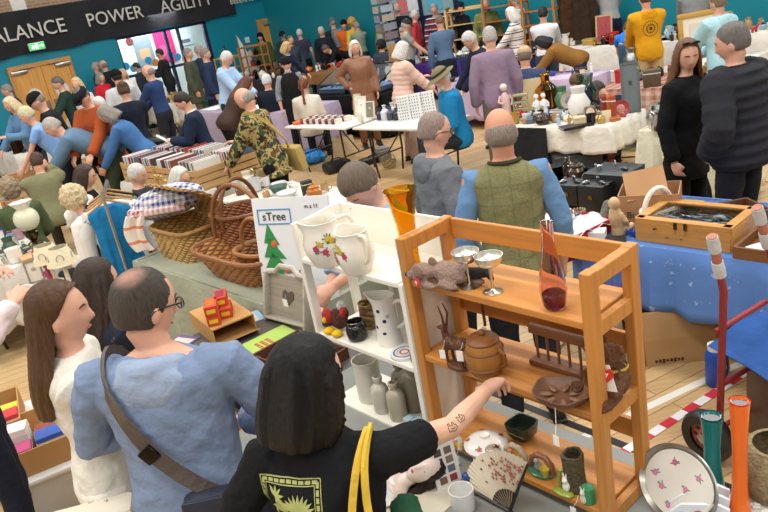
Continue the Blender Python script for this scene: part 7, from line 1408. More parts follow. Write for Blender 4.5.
good('animal', P(627, 230, hb), .09, '#4a2a20', 'dark brown carved animal beside the pale wooden figure', 'carving', .5, mk='wood'); good('box', P(597, 241, hb), (.11, .09, .075), '#e9e9ea', 'plain white cardboard box on the blue cloth', 'box', -.5, c2='#dfe0e2'); good('book', P(612, 243, hb), (.16, .12, .025), '#1d1d22', 'black wallet lying beside the white cardboard box', 'wallet', -.4, mk='leather'); good('bowl', P(634, 236, hb), .045, '#2f56b4', 'small bright blue bowl beside the pine case', 'bowl'); good('cloth pile', P(612, 224, hb), .12, '#6a3a86', 'purple cloth scrap behind the wooden figure', 'cloth')
rb = carton(P(577, 236, hb)+Vector((-.02, .05, 0)), R(-58), .40, .36, .09, 'open crimson box lined with clear plastic full of trinkets', False, None, '#a3202f', 'red_box')
q = M(); q.sheet(lambda u, v: ((u-.5)*.44, (v-.5)*.38, .085+.03*math.sin(u*12+v*7)*math.sin(v*9)), 18, 14, .003); o = q.build('plastic_wrap', mat('plastic', '#e2d8dc'), None, rb.location, R(-58)); tag(o, 'crumpled clear plastic wrap in the crimson box', 'wrapping')
for i, (c, lab) in enumerate((('#3a3226', 'dark bead string'), ('#d9d4c4', 'pearl bead string'), ('#5a4a70', 'violet bead string'), ('#8a7a5a', 'amber bead string'))):
    q = M(); [q.sphere((math.cos(a)*.05, math.sin(a)*.04, .0), .009, 6) for a in [R(24*j) for j in range(15)]]; o = q.build('bead_string', mat('ceramic', c), None, rb.location+Vector((-.08+.05*i, -.06+.045*i, .125)), 0); tag(o, lab+' lying on the plastic wrap', 'jewellery')
# black display boxes with bottles
hk = STALL['blackcase'][4]
for i, (px, py, s_, lab) in enumerate(((608, 203, (.36, .34, .24), 'large black lidded display box with gold lock'), (590, 213, (.22, .2, .2), 'black display box in front of the large lidded one'), (566, 206, (.2, .2, .16), 'smaller black display box left of the others'))):
    e = empty('display_box', P(px, py, hk)+BX*.12, GA, lab, 'box'); q = M(); q.box((0, 0, s_[2]/2), s_, bev=.006); q.build('case', mat('leather', '#1b1b1d'), e); q = M(); q.box((0, 0, s_[2]+.006), (s_[0]*1.01, s_[1]*1.01, .012), bev=.003); q.build('lid', mat('leather', '#26262a'), e); q = M(); q.lathe([(0, 0), (.02, 0), (.02, .006)], (0, -s_[1]/2, s_[2]*.6), 14, 0, Matrix.Rotation(R(90), 3, 'X')); q.build('lock', mat('metal', '#8a7a3a'), e)
    for j in range(3): good(('toy car', 'animal', 'toy car')[j] if i else ('animal', 'figurine', 'toy car')[j], e.location+Matrix.Rotation(GA, 3, 'Z') @ Vector((-s_[0]*.3+s_[0]*.3*j, (-.04, .03, -.02)[j], s_[2]+.013)), .06, ('#dfe2e4', '#b9bcc0', '#8d9094')[j], '%s pewter model on the %s' % (('left', 'middle', 'right')[j], ('large lidded black box', 'black box before the large one', 'smaller left black box')[i]), 'model', j, mk='metal')
fill('blackcase', 9, ('bottle', 'tin', 'jar'), ('black', 'navy', 'silver', 'dark brown'), 'the black display stall', 55, (.14, .2), (.0, .55, .05, .5))
e = empty('burlap_bundle', P(543, 222, .62), 0, 'brown paper wrapped bundle standing beside the crimson box', 'parcel'); e.location.z = .0; q = M(); q.sphere((0, 0, .45), (.14, .12, .45), 18); q.sphere((.03, 0, .85), (.09, .08, .12), 14); fuse(q, 'wrap', mat('card', '#8a6748'), e, .016, 1, (.05, .12))
good('bowl', P(545, 226, hb), .05, '#e4e2de', 'white plastic tub beside the brown wrapped bundle', 'tub')
# below the blue table
def paperbag(p, rz, a, b, c, lab, col='#b58f60', txt=None):
    e = empty('paper_bag', p, rz, lab, 'bag'); q = M(); q.rings([[Vector((x*k, y*k2, z)) for x, y in ((-a/2, -b/2), (a/2, -b/2), (a/2, b/2), (-a/2, b/2))] for k, k2, z in ((.96, 1, 0), (1, 1, c*.5), (1.0, .8, c), (.985, .75, c), (.95, .9, .02))]); q.build('bag_body', mat('card', col), e, smooth=False)
    for s_ in (-1, 1): q = M(); q.tube(crom([(-a*.18, s_*b*.38, c*.98), (-a*.12, s_*b*.38, c*1.14), (a*.12, s_*b*.38, c*1.14), (a*.18, s_*b*.38, c*.98)], 4), .006, 6); q.build('handle', mat('card', '#a07c50'), e)
    if txt: q = M(); [q.box((-a*.34+.022*j, -b/2-.003, c*.09), (.014, .004, .014+.006*(j % 3))) for j in range(8)]; q.build('printed_line', mat('paint', '#3a2c20'), e, smooth=False)
    return e
paperbag(P(688, 362, 0)+Vector((-.03, .1, 0)), R(-8), .42, .2, .36, 'large plain brown paper carrier bag on the floor under the blue cloth', txt=True); carton(P(722, 332, 0)+Vector((.02, .25, 0)), R(-10), .3, .3, .28, 'brown cardboard box on the floor right of the paper carrier bag', False, None, '#8a6442'); carton(P(665, 312, 0)+Vector((0, .25, 0)), R(-14), .4, .3, .32, 'brown carton on the floor behind the paper carrier bag', False, None, '#9c7450')
e = empty('flask', P(716, 384, 0), R(20), 'bright blue flask bottle with white cap on the floor', 'flask'); q = M(); q.lathe([(0, 0), (.05, 0), (.056, .01), (.056, .2), (.045, .225), (.04, .23), (0, .23)], n=26); q.build('body', mat('plastic', '#1d4fb4'), e); q = M(); q.lathe([(.043, .228), (.043, .26), (0, .264)], n=20); q.build('cap', mat('plastic', '#e2e4e6'), e); q = M(); q.tube([(.05, -.03, .05), (.06, -.035, .1), (.05, -.03, .19)], .008, 8); q.build('handle', mat('metal', '#8d9196'), e)
e = folding_chair(P(630, 372, 0)+Vector((-.12, .22, 0)), R(35), 'folding chair with magenta plastic seat behind the bookshelf', '#a3245f', '#a3245f', '#a9acae')
# ---------------------------------------------------------------- goods on the middle and far stalls
h_ = STALL['ring'][4]
rg = random.Random(77)
RB = ('#8c2f38', '#d8d0c4', '#5a3a3a', '#c9b9a9', '#7a3440', '#e0dad0')
for i in range(24):
    s, t = .17+.030*(i % 12)*2.0, .30+.24*(i//12); s = .16+(i % 12)*.052
    o = good('box', on('ring', s, t), (.06, .10, .075), RB[i % 6], 'small upright card packet in the two ranks on the white folding table', 'packet', GA, group='card packets on the white folding table', c2='#b9b0a4')
good('box', on('ring', .10, .35), (.12, .30, .045), '#d8622c', 'shallow orange card tray at the end of the white folding table', 'box', GA)
for i, (s, t, h, c, lab) in enumerate(((.80, .80, .30, '#e6e2d6', 'tall white card stand behind the small packets'), (.97, .72, .24, '#dcd8c4', 'cream card stand printed with a dark scroll'))):
    o = good('frame', on('ring', s, t), (.16, h), c, lab, 'stand', GA+.2, mk='paint', c2=('#eeeae0', '#8a8478')[i])
good('frame', at('peg', 358, 116), (.13, .32), '#c9b98a', 'tall cream display card with olive top edge', 'stand', GA+.2, c2='#e9e4d2'); good('box', at('peg', 361, 122), (.07, .05, .14), '#e2decb', 'narrow cream card box before the tall display card', 'box', GA)
for i in range(12):
    good('bottle', on('peg', .06+.075*(i % 6), .62+.2*(i//6)), (.16, .2, .18)[i % 3], ('#2a2d38', '#c9ccd4', '#3d4254')[i % 3], '%s perfume bottle in the %s row beside the earring case, %s from the left' % (('dark', 'clear', 'slate')[i % 3], ('front', 'back')[i//6], ('first', 'second', 'third', 'fourth', 'fifth', 'sixth')[i % 6]), 'bottle', mk='plastic')
e = empty('earring_case', on('peg', .62, .62), GA+R(48), 'open white folding case of small earrings on the folding table', 'case'); q = M(); ti = Matrix.Rotation(R(-14), 4, 'X')
for i in range(3): q.box((-.23+.165*i, 0, .18), (.16, .02, .35), bev=.003)
q.xf(ti); q.build('pad_panel', mat('fabric', '#e6e4df'), e, smooth=False); q = M(); q.box((.30, .0, .19), (.10, .02, .36), 0, Matrix.Rotation(R(-30), 3, 'Z')); q.box((.38, .06, .19), (.10, .02, .36), 0, Matrix.Rotation(R(-50), 3, 'Z')); q.xf(ti); q.build('side_flap', mat('card', '#c49a66'), e, smooth=False)
q = M(); [q.box(ti @ Vector((-.29+.033*i+.015*(i//4), -.013, .05+.038*j)), (.012, .006, .012)) for i in range(13) for j in range(8)]; o = q.build('earrings', mat('metal', '#4a4a50'), e, smooth=False); o['kind'] = 'stuff'
q = M(); q.box((0, 0, .01), (.62, .46, .02)); tag(q.build('earring_tray', mat('speckle', '#e9e8e6', '#9a9da4', 3.0), None, on('peg', .72, .24), GA), 'flat white tray of little earrings before the open case', 'tray')
for i in range(5): good('book', on('ring', .46+.1*i, .14), (.12, .08, .008), '#dfe0e4', '%s grey card lying flat along the near edge of the folding table' % ('first', 'second', 'third', 'fourth', 'fifth')[i], 'card', GA)
# things under the folding tables
q = M(); q.sphere((0, 0, .10), (.26, .2, .11), 22); o = fuse(q, 'plastic_bag', mat('plastic', '#2586d8'), None, .014, 1, (.10, .09)); o.location = P(312, 163, 0); tag(o, 'bright blue plastic bag slumped on the floor under the folding table', 'bag')
good('bag', P(338, 171, 0), (.42, .26, .16), '#151517', 'black holdall on the floor under the folding table', 'bag', .4, mk='leather'); good('bag', P(375, 162, 0), (.5, .2, .1), '#1d1d20', 'long black bag on the floor behind the black holdall', 'bag', .5, mk='leather')
paperbag(P(346, 158, 0), R(10), .34, .16, .34, 'cream carrier bag with brown print leaning under the folding table', '#d8c4a0'); good('box', P(384, 160, 0), (.2, .2, .2), '#8f9296', 'grey crate under the earring case table', 'crate', .3, mk='plastic'); good('basket', P(390, 168, 0), .2, '#a89468', 'round patterned tin basket beside the grey hoodie', 'basket')
# records in wooden crates
def record_crate(s, t, lab, blab, n=18, near=False):
    p = on('record', s, t); e = empty('record_crate', p, GA, lab, 'crate'); W = mat('wood', '#c9a06a', None, 2); q = M()
    for y in (-.19, .19): [q.box((0, y, .05+.075*k), (.40, .014, .062)) for k in range(3)]
    for x in (-.20, .20): [q.box((x, 0, .05+.075*k), (.014, .38, .062)) for k in range(3)]
    for x in (-.19, .19):
        for y in (-.18, .18): q.box((x, y, .12), (.03, .03, .24))
    q.box((0, 0, .008), (.4, .38, .012)); q.build('slatted_crate', W, e, smooth=False); rg = random.Random(int(s*100+t*10))
    for i in range(n): c = ('#e2e0da', '#3a3d42', '#c9c2b4', '#8a4a3a', '#d9dcdf', '#5a6a7a', '#b03a3a', '#e9e6de')[rg.randrange(8)]; q = M(); q.box((0, 0, .15), (.012, .33, .30)); o = q.build('record_sleeve', mat('paper', c), None, p+AX*(-.175+.0205*i)+Vector((0, 0, .016)), GA, smooth=False); tag(o, 'record sleeve standing in '+blab, 'record', 'records in '+blab)
k = 0
for t, tn in ((.24, 'front'), (.74, 'back')):
    for s, sn in ((.12, 'far'), (.36, 'second'), (.61, 'third'), (.87, 'nearest')): record_crate(s, t, '%s wooden crate of records in the %s row of the record stall' % (sn, tn), 'the %s crate of the %s row' % (sn, tn))
# lilac stall papers
for i, (s, c, lab) in enumerate(((.12, '#eceae6', 'far'), (.32, '#e6e6ea', 'second'), (.52, '#efeeea', 'third'), (.72, '#e4e3e6', 'fourth'), (.90, '#eceaea', 'nearest'))): good('book', on('lilac', s, .45+.05*(i % 2)), (.55, .45, .012), c, '%s stack of large white papers along the lilac table' % lab, 'papers', GA+.05*i, c2='#dcdce0')
good('box', on('lilac', .985, .5, -.5), (.05, .05, .03), '#d8d4cc', 'small white pad by the lilac cloth', 'pad')
# glass counters
def counter(s, lab, n):
    p = on('glass', s, .5); e = empty('glass_counter', p, GA, lab, 'display case'); q = M(); q.box((0, 0, .05), (.8, .6, .10), bev=.004); q.build('tray_base', mat('metal', '#6f7f8c'), e); q = M(); q.box((0, 0, .108), (.72, .5, .014)); q.build('blue_lining', FAB('#7fa0c8'), e); q = M()
    for x in (-.39, .39): q.tube([(x, -.29, .1), (x, -.25, .17), (x, .29, .42), (x, .29, .1)], .012, 6)
    q.tube([(-.39, .29, .42), (.39, .29, .42)], .012, 6); q.tube([(-.39, -.25, .17), (.39, -.25, .17)], .012, 6); q.build('lid_frame', mat('metal', '#2e3338'), e); q = M(); q.sheet(lambda u, v: ((u-.5)*.76, -.25+.54*v, .17+.25*v), 2, 2, .004); q.build('glass_lid', mat('glass', '#e8f2f4'), e)
    rg = random.Random(n)
    for i in range(7): good(('box', 'dish', 'tin')[i % 3], p+AX*rg.uniform(-.3, .3)+BX*rg.uniform(-.2, .2)+Vector((0, 0, .116)), (.06, .03, .05)[i % 3], ('#d9d4cc', '#c9a24a', '#b8bcc4', '#c46a6a', '#e4e4e8', '#8aa4c4', '#d8c48a')[i], '%s trinket inside %s' % (('white', 'gold', 'silver', 'coral', 'pearl', 'pale blue', 'straw coloured')[i], lab), 'trinket', i)
counter(.24, 'left glass jewellery counter', 3); counter(.72, 'right glass jewellery counter', 4)
# ornament stall
hc_ = 'china'
def a(px, py): return at(hc_, px, py)
e = empty('fretwork_board', a(533, 110), R(-14), 'plain cream painted board with scalloped edge on the ornament stall', 'board'); q = M(); q.prism([(x, z) for x, z in [(-.125, 0), (.125, 0)]+[(.125+.008*(i % 2), .03+.03*i) for i in range(12)]+[(.125-.02*i, .37+.006*(i % 2)) for i in range(13)]+[(-.125-.008*(i % 2), .36-.03*i) for i in range(12)]], .012); q.build('panel', mat('paint', '#dcc79a'), e, smooth=False); q = M(); q.box((0, .07, .12), (.02, .14, .02)); q.build('strut', mat('wood', '#a98a5a', None, 2), e, smooth=False)
e = rack(a(522, 116), R(-20), .16, .08, .26, (.05, .35, .65, .95), '#a8a078', 'tiny openwork rack holding miniatures on the ornament stall', 'rack', post=.012, name='miniature_rack')
good('toy car', a(519, 117), .17, '#c0283a', 'red toy bus on the ornament stall', 'toy', R(-20)); good('bottle', a(548, 108), .42, '#d98a24', 'tall amber glass bottle vase on the ornament stall', 'vase', 0); good('candlestick', a(549, 117), .12, '#2a5ac4', 'royal blue candle holder on the ornament stall', 'candle holder', 0, mk='ceramic')
good('box', a(538, 122), (.24, .1, .07), '#5a6c80', 'slate blue box on the ornament stall', 'box', R(-14)); good('figurine', a(538, 116), .25, '#ece9e4', 'left of two white cherub figurines on the ornament stall', 'figurine', 0, c2='#e6e2da'); good('figurine', a(545, 115), .25, '#ece9e4', 'right of two white cherub figurines on the ornament stall', 'figurine', .3, c2='#e6e2da')
good('figurine', a(507, 118), .40, '#d8b8b4', 'tall pink lady figurine at the left of the ornament stall', 'figurine', 0, c2='#e8dcc8'); good('candlestick', a(512, 110), .5, '#e2d8c8', 'tall cream candlestick with pink trim at the left of the ornament stall', 'candlestick', 0, mk='ceramic'); good('bottle', a(523, 101), .45, '#16171a', 'tall black bottle figure behind the miniature rack', 'bottle', 0, mk='plastic')
good('vase', a(580, 118), .34, '#e9e8e3', 'tall white vase on the ornament stall', 'vase'); good('vase', a(587, 110), .40, '#a9c4b4', 'pale green glass vase on the ornament stall', 'vase', mk='glass'); good('vase', a(563, 108), .25, '#4d7a5c', 'green vase before the slumped seller', 'vase'); good('plate', a(570, 109), .2, '#b9a89a', 'round framed plate with a grey picture on the ornament stall', 'plate', R(-14), c2='#7a7a78')
good('clock', a(591, 119), .16, '#7a5a34', 'small round wooden mantel clock on the ornament stall', 'clock', R(-20)); good('box', a(575, 114), (.10, .08, .14), '#a97c4c', 'little wooden house ornament on the ornament stall', 'ornament', R(-14), mk='wood'); good('box', a(580, 125), (.13, .1, .09), '#d9c49c', 'cream and pink trinket box at the front of the ornament stall', 'box', R(-14), c2='#c98aa0')
good('book', a(588, 122), (.3, .18, .03), '#e6dfc8', 'cream book lying open faced on the ornament stall', 'book', R(10)); good('book', a(576, 127), (.32, .18, .025), '#202226', 'black tray under the cream book on the ornament stall', 'tray', R(4), mk='plastic')
for i, (px, c, lab) in enumerate(((605, '#8c2a2c', 'dark red'), (609, '#b5682c', 'tan leather'), (613, '#a8442f', 'rust red'))): good('box', a(px, 119), (.05, .16, .25), c, '%s bound book standing at the right end of the ornament stall' % lab, 'book', R(-10))
good('plate', a(621, 117), .18, '#a0403c', 'small red picture plate beside the standing books', 'plate', R(-10), c2='#c98a7a'); good('box', a(607, 122), (.09, .015, .12), '#ddd0a8', 'cream card propped before the standing books', 'card', R(-10)); good('box', a(615, 121), (.10, .06, .045), '#b0622c', 'tan leather purse lying before the standing books', 'purse', 0, mk='leather')
good('frame', a(632, 113), (.19, .52), '#5a6468', 'tall dark slate board with gold floral pattern at the end of the ornament stall', 'board', R(-20), mk='speckle', c2='#6a7274')
fill(hc_, 60, ('figurine', 'cup', 'bowl', 'dish', 'animal', 'jar', 'tin', 'teapot'), ('white', 'cream', 'black', 'brass', 'silver', 'dark brown', 'pale blue', 'tan'), 'the ornament stall', 61, (.06, .13), (.02, .92, .06, .62))
q = M(); q.sheet(lambda u, v: (u*.5, -.01-.03*math.sin(u*9)*v, -.42*v), 14, 8, .006); o = q.build('black_cloth', FAB('#222326'), None, on('china', .06, -.06)+BX*-.04, GA); tag(o, 'black cloth hanging over the left end of the ornament stall', 'cloth')
q = M(); q.box((0, 0, .22), (.48, .34, .44), bev=.008); e = q.build('storage_cube', mat('leather', '#35363a'), None, P(579, 192, 0), R(-10)); tag(e, 'charcoal box standing on the floor under the ornament stall', 'box'); q = M(); q.box((0, 0, .44), (.49, .35, .02), bev=.006); q.build('lid', mat('leather', '#2a2b2e'), e); carton(P(594, 148, .0)+BX*.4, .2, .2, .2, .5, 'narrow brown carton behind the charcoal box', False, None, '#b08a5a')
good('bag', P(603, 165, 0), (.24, .2, .28), '#b01f2e', 'red carrier bag on the floor right of the charcoal box', 'bag', .3, mk='plastic'); good('bag', P(552, 180, 0), (.2, .2, .3), '#3a56a8', 'blue bag on the floor left of the charcoal box', 'bag', .3, mk='fabric')
folding_chair(P(626, 172, 0)+BX*.0, R(150), 'dark grey folding chair behind the ornament stall', '#4b4d52'); folding_chair(P(672, 190, 0)+BX*.5, R(120), 'dark folding chair half hidden behind the long black coat', '#35363a')
folding_chair(P(304, 142, 0), GA+R(140), 'black folding chair under the woman with the plait', '#1f2022'); folding_chair(P(266, 140, 0), R(160), 'black folding chair under the white-haired man in navy', '#232427')
for i, pk in enumerate(((40, 222, R(10), 'folding chair with tan back under the man in khaki', '#b08a62'), (12, 262, R(25), 'grey folding chair under the woman in dark olive', '#8f9296'))): folding_chair(P(pk[0], pk[1], 0)+Vector((0, .1, 0)), pk[2]+PI, pk[3], pk[4])
# red check stall, white stalls
good('box', at('tartan', 652, 86), (.2, .16, .2), '#5a4a3c', 'old brown box camera on the red check cloth', 'camera', R(-20), mk='leather'); good('toy car', at('tartan', 640, 80), .2, '#6a6a62', 'grey binoculars on the red check cloth', 'binoculars', .4, mk='leather'); good('tin', at('tartan', 621, 82), .16, '#c22a2a', 'red round tin on the red check cloth', 'tin', mk='plastic'); good('tin', at('tartan', 616, 81), .14, '#e4e0d8', 'white round tin beside the red one', 'tin', mk='plastic'); good('vase', at('tartan', 632, 70), .3, '#a9adb0', 'silver trophy cup on the red check cloth', 'trophy', mk='metal')
fill('tartan', 12, ('box', 'tin', 'jar', 'clock', 'jug', 'animal'), ('brown', 'white', 'red', 'black', 'brass', 'dark green'), 'the red check cloth', 62, (.09, .17), (.05, .95, .4, .95))
good('vase', at('cream', 655, 128), .22, '#c9ccce', 'silver teapot stand on the cream cloth', 'stand', mk='metal'); good('jug', at('cream', 660, 132), .2, '#d9dadb', 'silver jug on the cream cloth', 'jug', mk='metal'); fill('cream', 6, ('bottle', 'cup', 'dish'), ('silver', 'clear', 'white'), 'the cream cloth', 63, (.1, .16))
gf = empty('gilt_frame', P(703, 57, .74), R(-6), 'large gilt picture frame standing between the couple and the aqua jacket', 'frame'); q = M(); w, h = .62, .62; ti = Matrix.Rotation(R(-8), 4, 'X')
for x, z, a_, b_ in ((0, .035, w, .07), (0, h-.035, w, .07), (-w/2+.035, h/2, .07, h-.14), (w/2-.035, h/2, .07, h-.14)): q.box((x, 0, z), (a_, .04, b_), bev=.012)
q.xf(ti); q.build('moulding', mat('wood', '#b9913f', None, 1), gf); q = M(); q.box((0, .008, h/2), (w-.13, .01, h-.13)); q.xf(ti); q.build('mount', mat('paper', '#e6dcc4'), gf, smooth=False); q = M(); q.box((0, 0, h/2+.02), (w-.30, .01, h-.34)); q.xf(ti); q.build('print', mat('paper', '#d2d0c4'), gf, smooth=False); q = M(); q.box((0, .14, .2), (.04, .01, .46), 0, Matrix.Rotation(R(30), 3, 'X')); q.build('strut', mat('wood', '#6a4a2a', None, 1), gf, smooth=False)
table('side_table', gf.location+Vector((-.6, -.2, 0)), AX, 1.0, .8, 'small table under the gilt picture frame', .738)
cloth('tablecloth', gf.location+Vector((-.6, -.2, 0)), AX, 1.0, .8, .5, FAB('#e2ded4'), 'off-white cloth on the small table under the gilt frame', .732, seed=40)
for key, n, kinds, cols, wh, sd, sz in (
        ('whiteright', 34, ('plate', 'animal', 'bowl', 'jug', 'vase', 'figurine', 'teapot'), ('white', 'cream', 'pale blue', 'silver', 'dark brown', 'red', 'tan'), 'the long white stall', 71, (.12, .26)),
        ('whitefar', 26, ('bottle', 'jar', 'figurine', 'cup', 'vase', 'box'), ('white', 'cream', 'dark brown', 'green', 'black', 'amber', 'red'), 'the stall past the blue tee', 72, (.1, .2)),
        ('mid', 26, ('cup', 'bowl', 'jug', 'frame', 'figurine', 'box', 'candlestick'), ('white', 'cream', 'brass', 'pale blue', 'brown', 'silver'), 'the stall past the corduroy jacket', 73, (.1, .24)),
        ('hat', 16, ('dish', 'box', 'tin', 'bowl', 'cup', 'animal'), ('brown', 'white', 'orange', 'dark brown', 'brass'), 'the stall before the mauve shirt', 74, (.08, .15)),
        ('lilac3', 12, ('bowl', 'cup', 'figurine', 'box'), ('white', 'pink', 'dark brown', 'cream', 'blue'), 'the lilac stall', 75, (.08, .15)),
        ('purple', 12, ('cup', 'jar', 'figurine', 'dish'), ('white', 'clear', 'brass', 'brown', 'cream'), 'the purple cloth', 76, (.1, .18)),
        ('navy', 18, ('dish', 'figurine', 'teapot', 'jar', 'clock'), ('white', 'brown', 'cream', 'green', 'silver'), 'the navy cloth', 77, (.1, .2)),
        ('spinner', 12, ('book', 'box', 'dish'), ('brown', 'pale blue', 'white', 'dark green', 'tan'), 'the pale grey cloth', 78, (.15, .25)),
        ('wall', 44, ('figurine', 'bottle', 'jar', 'clock', 'candlestick', 'teapot', 'toy car', 'vase'), ('red', 'brass', 'dark brown', 'white', 'black', 'brown', 'navy', 'cream'), 'the teal wall stall', 79, (.12, .26)),
        ('wood', 24, ('animal', 'figurine', 'jar', 'box', 'teapot', 'clock'), ('white', 'brown', 'orange', 'pale blue', 'black', 'red'), 'the hall corner stall', 80, (.12, .24)),
        ('flowers', 30, ('vase', 'jar', 'figurine', 'bowl', 'plate', 'basket', 'jug'), ('white', 'cream', 'pink', 'brass', 'green', 'brown', 'tan'), 'the corridor window stall', 81, (.1, .24)),
        ('doorside', 10, ('box', 'jar', 'cup', 'figurine'), ('white', 'purple', 'navy', 'tan', 'silver'), 'the double doors table', 82, (.1, .2)),
        ('black', 46, ('box', 'book', 'bottle', 'frame', 'toy car', 'dish', 'tin', 'clock'), ('black', 'dark brown', 'white', 'silver', 'tan', 'blue', 'orange', 'navy'), 'the far left table', 83, (.12, .28)),
        ('pots', 8, ('cup', 'jar', 'dish'), ('white', 'brown', 'silver', 'tan'), 'the pottery table', 84, (.08, .14))):
    fill(key, n, kinds, cols, wh, sd, sz)
# pottery table behind the baskets
b = 'pots'
good('bowl', at(b, 280, 194), .085, '#4a6a60', 'large green and red patterned pottery bowl on the pottery table', 'bowl', c2='#8c3a3a'); good('cup', at(b, 300, 213), .13, '#3d3524', 'dark brown stoneware mug on the pottery table', 'mug'); good('dish', at(b, 312, 215), .06, '#5a5c5e', 'dark pewter plate at the near end of the pottery table', 'plate', mk='metal'); good('jug', at(b, 263, 186), .20, '#c9b48a', 'silver and gold lustre jug on the pottery table', 'jug', mk='metal'); good('vase', at(b, 250, 190), .2, '#e2dac0', 'pale cream slab vase on the pottery table', 'vase')
good('box', at(b, 309, 196), (.1, .08, .15), '#2c3326', 'dark green tin caddy on the pottery table', 'tin', .3); good('jar', at(b, 316, 200), .16, '#b8702c', 'orange and black glazed jar on the pottery table', 'jar'); good('bowl', at(b, 318, 208), .06, '#9a9a6a', 'olive glazed bowl on the pottery table', 'bowl'); good('dish', at(b, 226, 190), .05, '#2a2b2c', 'black frying pan at the far end of the pottery table', 'pan', mk='metal'); good('jar', at(b, 294, 190), .1, '#e4e2de', 'white lidded jar with dark top on the pottery table', 'jar', c2='#222222')
# racks and other tall things in the distance
def far(px, py, d): p = PD(px, py, d); return Vector((p.x, p.y, 0))
def onz(px, py, h): return P(px, py, h)
rack(on('wall', .62, .55), GA+R(20), .75, .28, .85, (.03, .36, .68, .97), '#b5783a', 'tall golden pine trinket rack on the stall by the teal wall'); rack(on('wall', .12, .7), GA+R(20), .7, .25, .62, (.05, .5, .95), '#c49a5a', 'low pine rack with a dark bust left of the toy boat'); rack(P(213, 112, 0), GA+R(40), .6, .3, 1.05, (.08, .34, .6, .86), '#c9a468', 'small pine shelf rack behind the light blue hoodie'); rack(P(476, 86, 0), R(-30), .85, .3, 1.70, (.45, .62, .8, .97), '#d9b478', 'pale pine shelving stand between the black cap and the mauve shirt', post=.05)
rack(P(548, 88, 0), R(-35), .62, .3, 1.75, (.4, .55, .7, .85, .98), '#b5702c', 'tall orange pine ladder rack beside the white jumper', post=.045); rack(P(508, 84, 0), R(-35), .6, .3, 1.9, (.4, .55, .7, .85), '#a86a3a', 'brown pine ladder rack behind the striped jumper', post=.04)
rg = random.Random(5)
for k, (key, s, t, z) in enumerate([('wall', .58+.04*(i % 3), .55, (.03, .36, .68)[i//3]*.85+.01) for i in range(9)]): good(('jar', 'figurine', 'bottle')[k % 3], on(key, s, t, z), .17, ('#2a2420', '#c9c2b4', '#5a3a28', '#8a2c30', '#1f2a3a')[k % 5], '%s in the %s of the tall golden pine trinket rack, %s' % (('dark jar', 'small figurine', 'dark bottle')[k % 3], ('bottom bay', 'middle bay', 'upper bay')[k//3], ('left', 'middle', 'right')[k % 3]), 'ornament')
good('figurine', on('wall', .12, .7, .62), .3, '#26211e', 'dark bronze bust on the low pine rack', 'figurine', c2='#1c1917')
e = empty('toy_sailing_boat', on('wall', .36, .7), GA+R(20), 'white sailed model yacht with red hull on the stall by the teal wall', 'model boat'); q = M(); q.sheet(lambda u, v: (.02+.48*u*(1-v), .03*math.sin(u*PI)*(1-v), .14+1.0*v), 8, 8, .006); q.build('sail', FAB('#dcd6cc'), e); q = M(); q.tube([(0, 0, .08), (0, 0, 1.16)], .012, 8); q.build('mast', mat('wood', '#8a6a40', None, 3), e); q = M(); q.rings([[Vector((x, math.cos(t)*w, .04+math.sin(t)*h)) for t in [2*PI*j/12 for j in range(12)]] for x, w, h in ((-.35, .02, .02), (-.15, .07, .05), (.15, .08, .05), (.42, .04, .04))]); q.build('hull', mat('paint', '#b32a2a'), e)
good('cloth pile', on('wall', .44, .35), .4, '#c22a34', 'crimson cloth heap under the model yacht', 'cloth'); good('cloth pile', on('wall', .30, .3), .25, '#b8343c', 'small red cloth heap beside the model yacht', 'cloth')
e = empty('card_spinner', on('spinner', .42, .85), R(20), 'tall wire spinner rack of postcards against the teal wall', 'rack'); e.location.z = 0; q = M(); q.tube([(0, 0, 0), (0, 0, 2.3)], .025, 8); q.lathe([(0, 0), (.3, 0), (.3, .03), (0, .04)], n=20); q.build('stand', mat('metal', '#8d9094'), e); rg = random.Random(9)
for i in range(8):
    for j in range(4):
        a_ = R(90*j-90); q = M(); q.box((math.cos(a_)*.2, math.sin(a_)*.2, .75+.2*i), (.30, .012, .15), 0, Matrix.Rotation(a_+PI/2, 3, 'Z')); q.build('postcard', mat('speckle', ('#8f98a4', '#b9aa9c', '#a9b4bc', '#8a7c84')[(i+j) % 4], ('#d8d4cc', '#5a5a6a')[i % 2], 3.0), e, smooth=False)
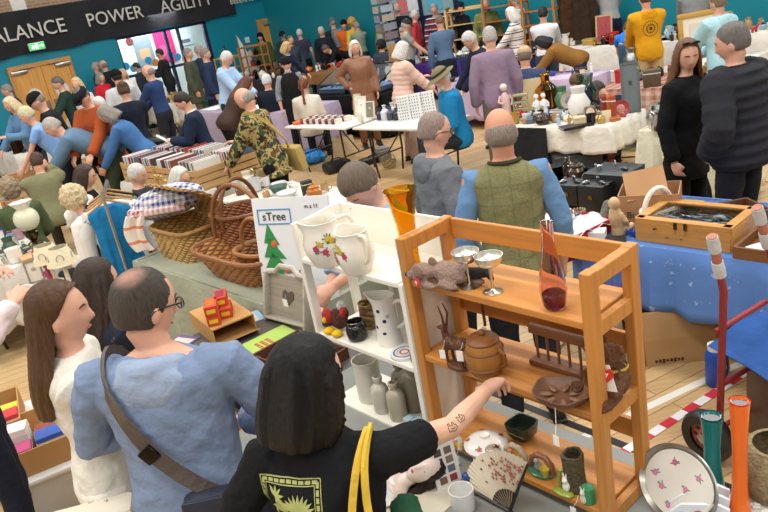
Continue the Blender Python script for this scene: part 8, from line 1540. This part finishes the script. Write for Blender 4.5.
e = empty('green_crate', on('crate', .35, .5), GA, 'bright green plastic crate on the white cloth', 'crate'); gm = mat('plastic', '#1f7a45'); q = M(); [q.box((x, y, .1), d, bev=.004) for x, y, d in ((-.24, 0, (.02, .36, .2)), (.24, 0, (.02, .36, .2)), (0, -.17, (.48, .02, .2)), (0, .17, (.48, .02, .2)))]; q.box((0, 0, .01), (.48, .36, .02)); q.build('tub', gm, e)
for i in range(4): good('bottle', on('crate', .35, .5, .022)+AX*(-.15+.1*i), .22, ('#e6e4e0', '#20242a', '#d9d6cf', '#3a4a3c')[i], '%s bottle standing in the green plastic crate' % ('white', 'black', 'cream', 'dark green')[i], 'bottle', mk='plastic')
e = folding_chair(P(141, 112, 0), R(150), 'plain wooden chair before the stall below the corridor window', '#b98a4c', '#b98a4c', '#a9793c')
good('frame', on('mid', .62, .5), (.34, .45), '#c9a97a', 'framed cream print leaning on the stall behind the corduroy jacket', 'frame', R(-30), c2='#e4dfd2'); good('frame', on('whitefar', .08, .6), (.3, .5), '#b89a70', 'plain wooden frame standing at the far end of the stall past the blue tee', 'frame', R(-30), c2='#a33038')
for i, (s, c, lab) in enumerate(((.30, '#9a9da0', 'grey'), (.42, '#8a8d92', 'dark grey'), (.36, '#c9a878', 'brown'))): good('box', on('whiteright', s, .25, .0 if i < 2 else .17), (.34, .26, .17), c, '%s lidded storage box on the long white stall behind the gilt frame' % lab, 'box', GA, mk='plastic')
for i, (px, py, c, lab) in enumerate(((590, 16, '#3a2a20', 'long dark brown coat hanging right of the tall ladder rack'), (575, 14, '#4d3626', 'brown leather coat hanging behind the tall ladder rack'))):
    p = P(px, 84, 0); o = empty('hanging_coat', p+Vector((0, 0, 1.75)), R(-20), lab, 'clothing'); q = M(); q.rings([[Vector((math.cos(2*PI*k/20)*w, math.sin(2*PI*k/20)*.08*(1+.3*math.sin(k*2.1)), z)) for k in range(20)] for z, w in ((0, .06), (-.05, .2), (-.3, .21), (-.9, .26))]); fuse(q, 'garment', FAB(c), o, .02, 2, (.02, .1)); q = M(); q.tube([(0, 0, 0), (0, 0, .08), (.03, 0, .1)], .008, 6); q.tube([(0, 0, .06), (0, .25, .06), (0, .25, -1.75)], .015, 6); q.build('stand', mat('metal', '#77797c'), o)
finalize()
